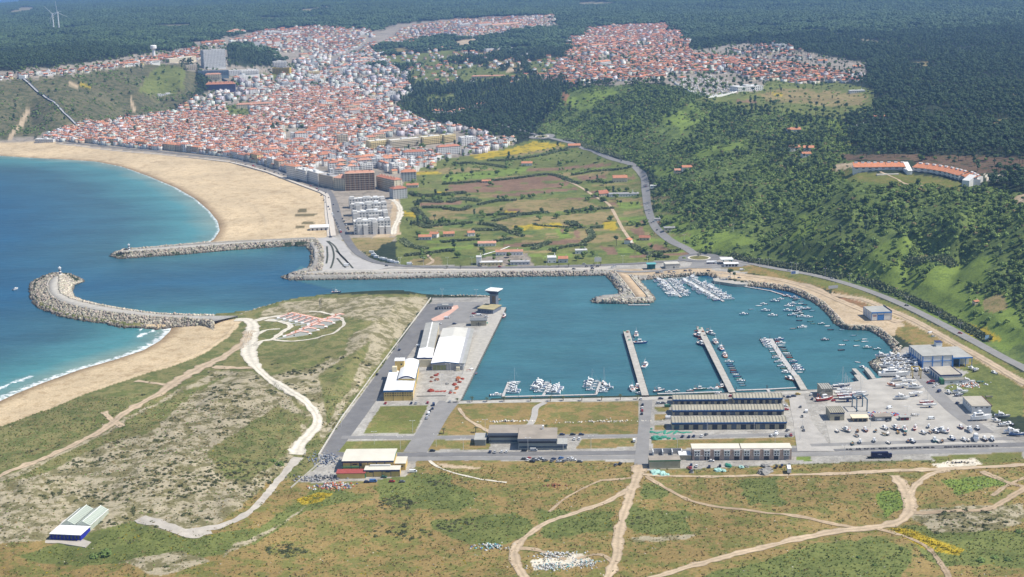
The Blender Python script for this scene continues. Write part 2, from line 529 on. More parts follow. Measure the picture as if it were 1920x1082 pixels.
PATCHES = [
 ('town',0,[(-200,258),(60,258),(330,270),(560,315),(640,350),(760,360),(760,450),(640,460),(570,440),(430,310),(300,300),(-200,280)]),
  ('dunegrass',0,[(-800,560),(300,560),(520,552),(800,552),(600,870),(2600,840),(2600,1400),(-800,1400)]),('concrete',0,[(586,446),(626,443),(640,440),(700,492),(800,497),(1100,494),(1300,474),(1440,500),(1340,532),(1240,570),(1100,570),(1140,512),(600,530),(530,530)]),# (cover, edge roughness in photo pixels, outline in photo pixels), later ones lie over earlier ones
 ('farfield',3,[(0,26),(40,12),(75,14),(70,20),(20,25)]),
 ('farfield',1,[(1640,66),(1800,38),(1940,24),(1940,27),(1800,41),(1640,70)]),('farfield',1,[(1400,46),(1560,60),(1740,96),(1740,100),(1560,64),(1400,49)]),('farfield',1,[(1700,150),(1830,170),(1940,178),(1940,183),(1830,175),(1700,155)]),('straw',3,[(1700,120),(1740,116),(1745,124),(1705,128)]),('farfield',1,[(420,36),(640,30),(900,16),(900,18),(640,33),(420,39)]),('farfield',1,[(0,72),(140,66),(300,72),(300,74),(140,69),(0,75)]),('straw',3,[(1845,228),(1890,222),(1895,234),(1850,238)]),
 ('farfield',2,[(250,52),(330,45),(380,46),(330,54)]),('farfield',2,[(545,20),(620,12),(625,16),(560,24)]),('farfield',2,[(1070,4),(1150,4),(1160,12),(1080,12)]),('farfield',2,[(40,57),(180,48),(180,52),(60,60)]),
 ('cliff',2,[(-500,150),(0,142),(110,135),(215,122),(300,108),(370,128),(370,170),(330,205),(230,225),(130,245),(0,262),(-500,260)]),
 ('green',6,[(270,150),(300,120),(350,130),(345,165),(300,185),(262,170)]),('dirt',2,[(12,262),(35,235),(50,205),(58,202),(52,222),(35,245),(20,265)]),
 ('yellow',3,[(140,155),(170,158),(168,166),(145,162)]),('dirt',1,[(125,148),(148,163),(145,166),(123,151)]),('dirt',1,[(243,178),(250,195),(255,206),(250,208),(243,190)]),
 ('town',4,[(-300,150),(0,142),(60,140),(100,137),(200,126),(300,108),(380,112),(360,80),(500,55),(600,50),(700,58),(740,45),(900,32),(1045,28),(1045,50),(960,62),(900,72),(840,70),(740,85),(710,82),(700,100),(760,140),(770,175),(745,205),(800,225),(960,262),(968,275),(900,292),(835,300),(790,330),(745,360),(748,400),(735,445),(660,440),(625,372),(560,335),(430,298),(330,288),(150,272),(60,266),(80,250),(140,235),(230,222),(330,205),(400,165),(370,120),(290,118),(100,142),(0,150)]),
 ('town',3,[(-300,164),(0,151),(110,143),(215,129),(300,112),(385,118),(380,84),(300,96),(200,112),(100,126),(0,133),(-300,140)]),('forest',3,[(425,88),(470,82),(505,100),(520,122),(470,126),(428,122)]),('town',3,[(1240,140),(1400,135),(1445,165),(1380,182),(1330,190),(1250,165)]),
 ('green',4,[(430,135),(560,140),(560,150),(430,146)]),('green',4,[(420,200),(470,190),(470,215),(425,218)]),
 ('town',4,[(1010,150),(1060,105),(1060,75),(1110,50),(1255,44),(1295,75),(1295,95),(1400,80),(1500,95),(1625,118),(1625,150),(1500,162),(1440,150),(1380,158),(1280,152),(1200,158),(1060,160)]),
 ('forest',4,[(750,205),(740,180),(790,155),(880,160),(930,150),(1000,150),(1060,150),(1070,180),(1040,205),(1010,225),(960,215),(900,205),(840,215),(780,215)]),
 ('forest',5,[(850,110),(900,80),(1000,65),(1060,60),(1070,95),(1020,130),(960,130),(880,122)]),('forest',5,[(670,105),(740,95),(800,100),(830,85),(840,120),(760,130),(690,125)]),
 ('green',6,[(765,132),(800,118),(880,120),(960,135),(1010,148),(940,156),(880,160),(800,160),(765,152)]),('straw',5,[(905,118),(960,112),(985,125),(930,130)]),('green',5,[(980,118),(1050,108),(1062,140),(1010,148)]),('dirt',3,[(955,128),(985,128),(980,134),(950,134)]),('straw',4,[(690,96),(760,88),(790,92),(740,100)]),('green',6,[(700,104),(780,100),(850,92),(890,100),(850,116),(760,128),(705,122)]),('straw',4,[(870,100),(930,92),(950,98),(890,108)]),('green',5,[(800,182),(860,176),(850,190),(800,196)]),('dirt',4,[(840,80),(900,72),(890,85),(850,86)]),('dirt',4,[(1050,75),(1110,78),(1105,82),(1060,80)]),('dirt',4,[(790,85),(820,88),(800,96),(785,94)]),
 ('hill',5,[(1000,250),(1040,205),(1060,165),(1200,158),(1300,165),(1340,190),(1450,180),(1560,185),(1600,280),(1600,330),(1840,350),(2300,420),(2300,800),(1920,690),(1700,575),(1560,525),(1400,488),(1300,465),(1240,440),(1225,400),(1225,330),(1180,300),(1080,265)]),
 ('green',5,[(1300,185),(1330,178),(1420,170),(1440,150),(1560,150),(1640,170),(1640,210),(1560,225),(1480,210),(1400,205)]),
 ('straw',6,[(1420,175),(1480,165),(1560,172),(1630,178),(1620,195),(1560,200),(1500,195),(1440,190)]),('plough',4,[(1380,185),(1420,190),(1415,195),(1385,192)]),('yellow',2,[(1445,172),(1470,176),(1466,180),(1447,177)]),
 ('lime',4,[(1555,222),(1595,232),(1590,240),(1550,238)]),('lawn',3,[(1570,318),(1600,318),(1640,326),(1700,326),(1760,332),(1810,345),(1800,355),(1740,345),(1660,345),(1590,338)]),
 ('pinefloor',5,[(1570,290),(1720,290),(1920,295),(2300,330),(2300,345),(1900,322),(1840,325),(1700,300),(1590,302)]),('dirt',3,[(1565,308),(1600,305),(1602,312),(1570,320)]),('pale',2,[(1845,325),(1880,330),(1870,338),(1850,338)]),
 ('dirt',4,[(1895,370),(1930,360),(1930,385),(1905,382)]),('rust',2,[(1055,172),(1067,178),(1060,192),(1052,190)]),
 ('lime',8,[(1240,395),(1280,400),(1300,420),(1260,440),(1240,435)]),('lime',8,[(1240,445),(1300,430),(1380,435),(1420,455),(1360,470),(1290,466)]),('lime',5,[(1220,310),(1290,315),(1300,325),(1230,330)]),('lime',6,[(1300,285),(1390,262),(1395,275),(1310,300)]),
 ('lime',10,[(1600,520),(1640,460),(1720,440),(1700,480),(1760,500),(1860,480),(1860,520),(1780,560),(1720,550),(1660,540)]),('lime',12,[(1700,560),(1760,540),(1900,560),(1930,640),(1880,660),(1800,620),(1740,590)]),('lime',10,[(1500,400),(1540,420),(1500,470),(1470,450)]),
 ('lime',10,[(1100,240),(1130,225),(1200,215),(1180,260),(1130,265)]),('lime',10,[(1240,220),(1300,190),(1330,215),(1280,250)]),('lime',8,[(1060,185),(1140,165),(1160,175),(1090,210)]),('straw',8,[(1840,560),(1890,550),(1890,580),(1850,585)]),
 ('yellow',3,[(1800,605),(1850,615),(1880,640),(1850,640),(1810,625)]),
 # the valley and its fields
 ('green',3,[(745,500),(740,440),(748,400),(750,350),(800,300),(900,290),(1000,262),(1060,268),(1130,292),(1190,312),(1208,345),(1210,400),(1222,425),(1260,455),(1300,475),(1290,486),(1200,492),(1000,499),(800,498)]),
 ('yellow',3,[(880,290),(960,278),(1000,266),(1060,270),(1055,276),(980,287),(900,300)]),('straw',2,[(950,292),(1050,275),(1060,277),(960,296)]),('straw',4,[(770,322),(850,314),(940,317),(850,325),(780,330)]),('yellow',4,[(780,322),(830,322),(825,328),(785,328)]),
 ('lime',3,[(830,330),(930,318),(990,312),(990,322),(900,336),(830,342)]),('plough',1,[(832,349),(900,341),(1000,332),(1045,328),(1060,332),(1050,338),(960,345),(870,354)]),('plough',1,[(845,357),(920,351),(1010,346),(1070,340),(1062,350),(960,358),(880,362)]),
 ('plough',1,[(1008,318),(1060,313),(1130,306),(1150,308),(1140,312),(1070,317),(1010,322)]),('lime',1,[(1070,322),(1150,312),(1155,318),(1080,327)]),('plough',1,[(1080,332),(1135,327),(1140,335),(1090,338)]),
 ('plough',1,[(920,366),(1000,358),(1080,352),(1085,356),(1010,363),(930,371)]),('straw',2,[(960,376),(1040,372),(1100,376),(1125,390),(1060,398),(980,398)]),('straw',3,[(800,395),(900,390),(960,393),(900,402),(810,402)]),('straw',3,[(930,417),(1000,408),(1100,400),(1150,395),(1160,410),(1080,425),(1000,432),(935,428)]),
 ('yellow',3,[(960,424),(1050,418),(1062,426),(980,432)]),('yellow',3,[(1130,415),(1155,415),(1155,432),(1135,430)]),('yellow',2,[(1060,395),(1080,393),(1075,398)]),('yellow',3,[(820,357),(845,360),(838,365),(818,363)]),('yellow',3,[(755,395),(775,400),(778,410),(758,405)]),('yellow',2,[(945,395),(970,396),(965,400),(945,400)]),
 ('lime',1,[(1040,430),(1060,430),(1075,447),(1050,447)]),('plough',1,[(1050,430),(1060,431),(1055,437)]),('plough',1,[(1075,432),(1085,432),(1090,446),(1080,446)]),('straw',1,[(1085,440),(1120,440),(1160,437),(1170,450),(1120,455),(1095,455)]),
 ('plough',1,[(1125,462),(1150,463),(1160,478),(1140,478)]),('lime',1,[(1155,466),(1185,464),(1190,474),(1160,476)]),('plough',1,[(1180,430),(1205,425),(1210,442),(1190,440)]),('plough',1,[(1210,455),(1240,460),(1260,470),(1230,472)]),('straw',1,[(1168,396),(1205,392),(1206,400),(1170,402)]),
 ('lime',1,[(1155,380),(1200,378),(1202,390),(1165,392)]),('lime',2,[(1175,408),(1200,406),(1200,420),(1180,420)]),
 ('straw',4,[(640,450),(700,445),(740,447),(700,470),(690,480),(670,468)]),('dirt',2,[(735,365),(745,372),(752,395),(748,425),(752,440),(720,446),(700,444),(730,425),(735,395)]),('straw',4,[(770,487),(830,480),(830,498),(775,498)]),
 ('town',2,[(905,483),(990,475),(1000,498),(900,498)]),
 # shore between harbour and hill
 ('field',3,[(1340,500),(1420,497),(1600,540),(1760,612),(1920,700),(2100,800),(1920,780),(1700,640),(1640,590),(1560,545),(1440,520)]),
 ('lawn',3,[(1420,500),(1500,512),(1600,538),(1700,582),(1850,660),(1920,700),(1920,712),(1800,650),(1690,592),(1590,550),(1480,522)]),
 ('dirt',2,[(1140,506),(1330,502),(1345,512),(1420,518),(1500,532),(1560,552),(1600,575),(1690,600),(1700,620),(1660,636),(1640,612),(1585,608),(1560,585),(1530,560),(1480,540),(1400,527),(1330,516),(1200,516),(1150,512)]),
 ('rust',3,[(1565,558),(1620,562),(1625,585),(1600,578)]),('dirt',2,[(1555,548),(1620,558),(1700,590),(1780,632),(1920,712),(1920,726),(1800,655),(1700,604),(1620,568)]),
 ('field',3,[(1680,612),(1720,615),(1760,640),(1700,640),(1680,625)]),
 ('green',3,[(1800,690),(1840,680),(1920,730),(1920,780),(1870,770),(1830,730)]),
 # harbour ground
 ('concrete',2,[(596,858),(645,780),(812,560),(940,556),(950,577),(862,752),(1200,745),(1560,728),(1700,650),(1820,700),(1830,760),(1890,800),(1960,840),(1960,868),(1700,862),(1560,868),(1210,882),(1190,870),(790,868),(765,905),(545,915),(600,870)]),
 ('lawn',1,[(714,761),(803,759),(778,813),(681,813)]),('lawn',1,[(643,827),(787,825),(769,847),(630,848)]),('field',1,[(812,825),(920,825),(918,842),(800,844)]),('field',1,[(850,755),(1198,752),(1198,814),(816,817)]),('field',1,[(1090,824),(1192,822),(1188,838),(1080,842)]),
 ('field',1,[(1222,826),(1512,818),(1517,835),(1225,843)]),('field',1,[(1227,776),(1250,776),(1248,788),(1228,788)]),('field',1,[(1227,797),(1250,797),(1248,807),(1227,807)]),('field',1,[(1468,748),(1500,748),(1502,764),(1480,764)]),('lime',1,[(1492,856),(1518,856),(1522,864),(1494,864)]),
 ('green',2,[(1770,728),(1830,690),(1880,720),(1910,780),(1880,782),(1860,770),(1800,740)]),('field',1,[(1225,762),(1255,762),(1255,770),(1232,772)]),
 ('dirt',2,[(1562,800),(1855,805),(1855,818),(1562,818)]),
 # foreground and dunes
 ('field',6,[(-500,1200),(-500,900),(0,905),(250,960),(500,900),(600,905),(760,905),(780,862),(920,862),(1190,866),(1200,884),(1560,870),(1900,862),(2400,860),(2400,1300),(-500,1300)]),
 ('lawn',4,[(1750,856),(1920,848),(1920,866),(1760,872)]),
 ('dune',8,[(-500,900),(0,895),(180,815),(280,762),(400,695),(470,695),(580,775),(575,820),(545,860),(480,930),(400,985),(250,1000),(100,1010),(-500,1060)]),
 ('dune',6,[(480,690),(530,640),(640,645),(700,600),(600,590),(500,600),(470,600),(520,570),(600,559),(800,556),(805,560),(700,690),(600,830),(585,770)]),
 ('dunegrass',8,[(485,680),(485,645),(520,640),(600,640),(660,625),(650,665),(580,690),(500,700)]),('dunegrass',6,[(600,700),(700,640),(660,720),(610,800),(605,770)]),
 ('dunegrass',7,[(0,905),(100,860),(220,800),(330,740),(430,700),(330,760),(300,800),(200,830),(100,880)]),('dunegrass',7,[(380,850),(520,760),(580,780),(540,850),(470,900),(430,900)]),
 ('dunegrass',5,[(0,812),(100,782),(200,740),(330,700),(420,655),(450,612),(462,615),(455,650),(400,680),(330,715),(250,765),(150,820),(0,885),(-400,1000),(-400,960)]),
 ('dunegrass',4,[(480,612),(520,602),(545,612),(500,628)]),('dunegrass',4,[(405,680),(440,658),(460,665),(455,680),(420,688)]),
 ('green',10,[(30,1040),(250,975),(350,1005),(480,990),(600,905),(700,930),(560,960),(480,1020),(360,1050),(100,1060)]),('green',14,[(700,905),(830,890),(900,925),(850,960),(740,950)]),('green',16,[(820,975),(960,960),(1000,1000),(900,1030),(830,1010)]),
 ('green',10,[(1200,903),(1240,905),(1250,930),(1205,935)]),('green',16,[(1380,900),(1460,895),(1480,945),(1400,950)]),('green',14,[(1170,950),(1290,960),(1290,1000),(1180,1000)]),('lime',10,[(1640,930),(1690,920),(1700,950),(1660,970)]),
 ('green',16,[(1330,1075),(1500,1030),(1640,1005),(1720,1030),(1700,1090),(1300,1100)]),('green',14,[(1000,960),(1150,960),(1150,1000),(1010,1005)]),('green',14,[(1700,990),(1850,985),(1940,1010),(1940,1060),(1760,1060)]),('lime',10,[(1760,900),(1860,890),(1880,910),(1790,930)]),
 ('yellow',5,[(550,935),(600,922),(625,925),(600,940),(560,945)]),('yellow',3,[(1670,990),(1700,990),(1760,1012),(1810,1030),(1800,1042),(1740,1030),(1690,1005)]),
 ('dirt',8,[(820,870),(900,875),(900,880),(830,880)]),('pale',8,[(1000,1050),(1090,1035),(1120,1055),(1010,1070)]),('pale',6,[(1745,868),(1835,860),(1840,872),(1760,876)]),('dune',12,[(1700,960),(1920,940),(1920,985),(1760,1000)]),('dune',10,[(1180,1008),(1300,1000),(1290,1012),(1190,1018)]),
 ('dune',8,[(540,975),(570,945),(500,1000),(420,1045),(440,1020)]),('dune',10,[(230,1050),(330,1030),(400,1050),(300,1080)]),
 ('sand',2,SAND_S),('sand',1,SAND_N),
]
_rs = random.Random(21)
STRIPS = []
for _y in range(318,484,7):
    _x = 800 + _rs.uniform(-20,20) + max(0,345 - _y)*1.2
    while _x < 1200:
        _w = _rs.uniform(28,120); _h = _rs.uniform(3.5,7)
        if _rs.random() < .8:
            _t = -.055*_w
            STRIPS.append((_rs.choice(['plough','straw','lime','hill','straw','dunegrass','green','hill']),1,[(_x,_y),(_x + _w,_y + _t),(_x + _w + _rs.uniform(-6,8),_y + _t + _h),(_x + _rs.uniform(-4,6),_y + _h)]))
        _x += _w + _rs.uniform(0,20)
_k = [i for i,p in enumerate(PATCHES) if p[0] == 'yellow' and p[2][0] == (880,290)][0]
PATCHES[_k:_k] = STRIPS
def _cover():
    px,py,_ = project(np.stack([gX,gY,gH],1))
    n = len(gX)
    A = np.empty((n,3)); B = np.empty((n,3)); S = np.empty(n)
    CL = np.zeros(n,np.int16)
    def put(m,name):
        a,b,s = COV[name]
        A[m] = a; B[m] = b; S[m] = s; CL[m] = CNAMES.index(name)
    put(slice(None),'farforest')
    na = vnoise(gX/22,gY/22,41) + .5*vnoise(gX/7,gY/7,42) - .75
    nb = vnoise(gX/22,gY/22,43) + .5*vnoise(gX/7,gY/7,44) - .75
    for name,rough,poly in PATCHES:
        put(inside(px + na*rough*2,py + nb*rough*.8,poly),name)
    # wet sand, weed on the beach
    wet = (gDB < 14 + na*8) & (gD > -6) & (np.abs(gD) >= gDB - 2)
    k = np.clip(1 - gDB/14,0,1)[:,None]*wet[:,None]
    A[:] = A*(1 - k) + np.array((.24,.165,.09))*k; B[:] = B*(1 - k) + np.array((.20,.14,.075))*k
    for cx,cy,rx,ry in ((567,395,13,5),(572,402,20,3),(560,404,8,2),(575,418,14,2),(562,426,10,3)):
        m = ((px - cx)/rx) ** 2 + ((py - cy)/ry) ** 2 < 1 + na
        A[m] = (.17,.14,.07); B[m] = (.13,.11,.05)
    # broad drift of tone
    t = (0.86 + 0.28*fbm(gX/60,gY/60,77))[:,None]
    A *= t; B *= t
    return A,B,S,CL
CNAMES = list(COV)
gA_,gB_,gS_,gC_ = _cover()
CG = gC_.reshape(NV,NU)
def cover_at(X,Y):
    u = np.clip(np.rint((X/Y + math.tan(AZ))/(2*math.tan(AZ))*(NU - 1)),0,NU - 1).astype(int)
    v = np.clip(np.rint((1/Y - _iv[0])/(_iv[-1] - _iv[0])*(NV - 1)),0,NV - 1).astype(int)
    return CG[v,u]

def ground_material():
    m = bpy.data.materials.new('ground'); m.use_nodes = True
    nt = m.node_tree; N = nt.nodes; L = nt.links
    b = N['Principled BSDF']; b.inputs['Roughness'].default_value = .95; b.inputs['Specular IOR Level'].default_value = .1
    def attr(n):
        a = N.new('ShaderNodeAttribute'); a.attribute_name = n; return a
    a,c,s = attr('colA'),attr('colB'),attr('share')
    tc = N.new('ShaderNodeTexCoord')
    def noise(scale,det,rough=.6):
        z = N.new('ShaderNodeTexNoise'); z.inputs['Scale'].default_value = scale; z.inputs['Detail'].default_value = det; z.inputs['Roughness'].default_value = rough
        L.new(tc.outputs['Object'],z.inputs['Vector']); return z
    n1 = noise(.085,8,.74); n2 = noise(.5,5,.7); n3 = noise(.012,3)
    def math_(op,x,y):
        q = N.new('ShaderNodeMath'); q.operation = op
        for i,v in enumerate((x,y)):
            if isinstance(v,(int,float)): q.inputs[i].default_value = v
            else: L.new(v,q.inputs[i])
        return q.outputs[0]
    th = math_('ADD',math_('MULTIPLY',math_('SUBTRACT',s.outputs['Fac'],.5),.34),n1.outputs['Fac'])
    mr = N.new('ShaderNodeMapRange'); mr.inputs['From Min'].default_value = .47; mr.inputs['From Max'].default_value = .54; L.new(th,mr.inputs['Value'])
    mx = N.new('ShaderNodeMix'); mx.data_type = 'RGBA'
    L.new(mr.outputs[0],mx.inputs['Factor']); L.new(a.outputs['Color'],mx.inputs['A']); L.new(c.outputs['Color'],mx.inputs['B'])
    v = N.new('ShaderNodeMapRange'); v.inputs['From Min'].default_value = .25; v.inputs['From Max'].default_value = .75
    v.inputs['To Min'].default_value = .68; v.inputs['To Max'].default_value = 1.3; L.new(n2.outputs['Fac'],v.inputs['Value'])
    v2 = N.new('ShaderNodeMapRange'); v2.inputs['From Min'].default_value = .3; v2.inputs['From Max'].default_value = .7
    v2.inputs['To Min'].default_value = .86; v2.inputs['To Max'].default_value = 1.14; L.new(n3.outputs['Fac'],v2.inputs['Value'])
    sc = N.new('ShaderNodeVectorMath'); sc.operation = 'SCALE'; L.new(mx.outputs['Result'],sc.inputs[0]); L.new(math_('MULTIPLY',v.outputs[0],v2.outputs[0]),sc.inputs['Scale'])
    L.new(sc.outputs[0],b.inputs['Base Color'])
    bp = N.new('ShaderNodeBump'); bp.inputs['Strength'].default_value = .5; bp.inputs['Distance'].default_value = .8
    L.new(n2.outputs['Fac'],bp.inputs['Height']); L.new(bp.outputs[0],b.inputs['Normal'])
    return m
_idx = np.arange(NU*NV).reshape(NV,NU)
_F = np.stack([_idx[:-1,:-1],_idx[:-1,1:],_idx[1:,1:],_idx[1:,:-1]],-1).reshape(-1,4)
_P = np.stack([gX,gY,gH],1)
_keep = (gH[_F] > -3.9).any(1)
def _sub(F):
    u,inv = np.unique(F,return_inverse=True)
    return u,inv.reshape(F.shape)
_u,_f2 = _sub(_F[_keep])
terrain = link('ground',np_mesh('ground',_P[_u],_f2,ground_material(),smooth=True,attrs={'colA': gA_[_u],'colB': gB_[_u],'share': gS_[_u]}))
setp(terrain,'rolling coastal land of dunes, fields, valley and wooded hills',kind='structure')

# ------------------------------------------------------------------ the sea and the harbour basin: one sheet at level 0
def water_material():
    m = bpy.data.materials.new('sea_water'); m.use_nodes = True
    nt = m.node_tree; N = nt.nodes; L = nt.links
    b = N['Principled BSDF']; b.inputs['Roughness'].default_value = .3; b.inputs['IOR'].default_value = 1.33; b.inputs['Specular IOR Level'].default_value = .3
    at = N.new('ShaderNodeAttribute'); at.attribute_name = 'shore'
    foam = N.new('ShaderNodeAttribute'); foam.attribute_name = 'foam'
    tc = N.new('ShaderNodeTexCoord')
    def noise(scale,det,sx=1.,sy=1.):
        mp = N.new('ShaderNodeMapping'); mp.inputs['Scale'].default_value = (sx,sy,1); L.new(tc.outputs['Object'],mp.inputs['Vector'])
        z = N.new('ShaderNodeTexNoise'); z.inputs['Scale'].default_value = scale; z.inputs['Detail'].default_value = det; z.inputs['Roughness'].default_value = .6
        L.new(mp.outputs[0],z.inputs['Vector']); return z
    big = noise(.006,4,1,2.2)
    ramp = N.new('ShaderNodeValToRGB'); e = ramp.color_ramp.elements
    e[0].position = 0; e[0].color = (.19,.26,.21,1); e[1].position = 1; e[1].color = (.006,.070,.138,1)
    k = ramp.color_ramp.elements.new(.14); k.color = (.06,.20,.205,1)
    k = ramp.color_ramp.elements.new(.45); k.color = (.030,.100,.126,1)
    ad = N.new('ShaderNodeMath'); ad.operation = 'MULTIPLY_ADD'; ad.inputs[1].default_value = .22; L.new(big.outputs['Fac'],ad.inputs[0])
    sb = N.new('ShaderNodeMath'); sb.operation = 'SUBTRACT'; sb.inputs[1].default_value = .11; L.new(at.outputs['Fac'],sb.inputs[0]); L.new(sb.outputs[0],ad.inputs[2])
    L.new(ad.outputs[0],ramp.inputs[0])
    fn = noise(.22,5)
    fa = N.new('ShaderNodeMath'); fa.operation = 'ADD'; L.new(foam.outputs['Fac'],fa.inputs[0]); L.new(fn.outputs['Fac'],fa.inputs[1])
    fr = N.new('ShaderNodeMapRange'); fr.inputs['From Min'].default_value = 1.0; fr.inputs['From Max'].default_value = 1.2; L.new(fa.outputs[0],fr.inputs['Value'])
    mx = N.new('ShaderNodeMix'); mx.data_type = 'RGBA'; mx.inputs['B'].default_value = (.80,.82,.80,1)
    L.new(fr.outputs[0],mx.inputs['Factor']); L.new(ramp.outputs[0],mx.inputs['A']); L.new(mx.outputs['Result'],b.inputs['Base Color'])
    wp = noise(.011,6,1,2.0); wr = N.new('ShaderNodeMapRange'); wr.inputs['From Min'].default_value = .36; wr.inputs['From Max'].default_value = .66; wr.inputs['To Min'].default_value = .83; wr.inputs['To Max'].default_value = 1.16; L.new(wp.outputs['Fac'],wr.inputs['Value'])
    ws = N.new('ShaderNodeVectorMath'); ws.operation = 'SCALE'; L.new(mx.outputs['Result'],ws.inputs[0]); wq = noise(.12,4,1,1.8); wm = N.new('ShaderNodeMapRange'); wm.inputs['From Min'].default_value = .3; wm.inputs['From Max'].default_value = .7; wm.inputs['To Min'].default_value = .90; wm.inputs['To Max'].default_value = 1.10; L.new(wq.outputs['Fac'],wm.inputs['Value']); wx = N.new('ShaderNodeMath'); wx.operation = 'MULTIPLY'; L.new(wr.outputs[0],wx.inputs[0]); L.new(wm.outputs[0],wx.inputs[1]); L.new(wx.outputs[0],ws.inputs['Scale']); L.new(ws.outputs[0],b.inputs['Base Color'])
    w1 = noise(.35,4,1,1.6); w2 = noise(.05,3,1,2)
    bp = N.new('ShaderNodeBump'); bp.inputs['Strength'].default_value = .42; bp.inputs['Distance'].default_value = .5; L.new(w1.outputs['Fac'],bp.inputs['Height'])
    b2 = N.new('ShaderNodeBump'); b2.inputs['Strength'].default_value = .3; b2.inputs['Distance'].default_value = 2.0; L.new(w2.outputs['Fac'],b2.inputs['Height']); L.new(bp.outputs[0],b2.inputs['Normal'])
    L.new(b2.outputs[0],b.inputs['Normal'])
    return m
def _water():
    keep = (gH[_F] < 1.5).any(1) & ((gY[_F].max(1) < 3700) | (gX[_F].max(1) < -1500))
    u,f2 = _sub(_F[keep])
    X,Y = gX[u],gY[u]
    dN,dS = seg_dist(X,Y,BN_W),seg_dist(X,Y,BS_W)
    basin = inside(X,Y,at_h(*np.array([(560,566),(630,545),(540,523),(560,500),(600,500),(1200,495),(1700,600),(1700,740),(850,765)],float).T,0)[:,:2])
    shore = np.clip(np.minimum(dN*.9,dS)/250,0,1)
    shore = np.where(basin,.36,shore)
    shore = np.where(Y > 4500,.9,shore)
    al = fbm(X/40,Y/40,61); al2 = fbm(X/90,Y/90,65)
    band = lambda d,c,w: np.exp(-((d - c)/w) ** 2)
    foam = .62*band(dN,1.0,4.0 + 4*al) + .30*band(dN,11,4)*(al > .5)
    foam += .64*band(dS,2,9 + 6*al) + .66*band(dS,24 + 10*(al2 - .5),6)*(al2 > .50)
    px,py,_ = project(np.stack([X,Y,0*X],1))
    wake = np.exp(-((py - 549.3 - .0*px)/1.3) ** 2)*np.clip((px - 545)/80,0,1)*(px < 626)
    foam += .62*wake*np.clip(.35 + (px - 560)/90,0,1)
    surfS = np.exp(-(seg_dist(px,py,np.array([(120,599),(160,605),(250,617),(290,620)]))/3) ** 2)*.38
    foam += surfS
    return u,f2,np.stack([X,Y,0*X],1),shore,foam
_wu,_wf,_wV,_ws,_wfo = _water()
sea = link('sea',np_mesh('sea',_wV,_wf,water_material(),smooth=True,attrs={'shore': _ws,'foam': _wfo}))
setp(sea,'blue-green sea and harbour water with small ripples',kind='structure')
# ------------------------------------------------------------------ roads, tracks, quays, piers, breakwaters
M_ASPH = mat('asphalt',(.165,.16,.155),.9,.16,.12)
M_ASPH2 = mat('worn_asphalt',(.235,.225,.21),.9,.14,.1)
M_CONC = mat('concrete_paving',(.38,.355,.315),.9,.16,.15)
M_CONC2 = mat('pier_concrete',(.40,.375,.325),.9,.2,.25)
M_PALE = mat('chalky_track',(.62,.565,.455),.95,.12,.12)
M_DIRT = mat('dirt_track',(.46,.355,.235),.95,.2,.1)
M_DIRT2 = mat('trodden_track',(.40,.30,.19),.95,.25,.1)
M_WALL = mat('pale_wall',(.58,.54,.47),.9,.14,.3)
M_WHITE = mat('white_paint',(.80,.79,.76),.7,.08,.4)
M_BLACK = mat('black_rubber',(.02,.02,.022),.8,.2,1)
M_STEEL = mat('grey_steel',(.35,.36,.37),.5,.1,1,metal=.4)
M_SANDY = mat('sandy_platform',(.44,.33,.21),.95,.25,.15)
M_KERB = mat('pale_kerb',(.60,.55,.45),.9,.1,.3)
M_SETT = mat('promenade_paving',(.52,.47,.40),.9,.12,.2)

def smooth_line(P,step):
    P = np.asarray(P,float)
    if len(P) < 3:
        n = max(2,int(np.linalg.norm(P[-1] - P[0])/step) + 1)
        t = np.linspace(0,1,n)[:,None]
        return P[0]*(1 - t) + P[-1]*t
    Q = np.vstack([2*P[0] - P[1],P,2*P[-1] - P[-2]])
    out = []
    for i in range(1,len(Q) - 2):
        n = max(2,int(np.linalg.norm(Q[i + 1] - Q[i])/step) + 1)
        t = np.linspace(0,1,n,endpoint=False)[:,None]
        out.append(.5*(2*Q[i] + (Q[i + 1] - Q[i - 1])*t + (2*Q[i - 1] - 5*Q[i] + 4*Q[i + 1] - Q[i + 2])*t ** 2 + (3*Q[i] - Q[i - 1] - 3*Q[i + 1] + Q[i + 2])*t ** 3))
    out.append(P[-1:])
    return np.vstack(out)

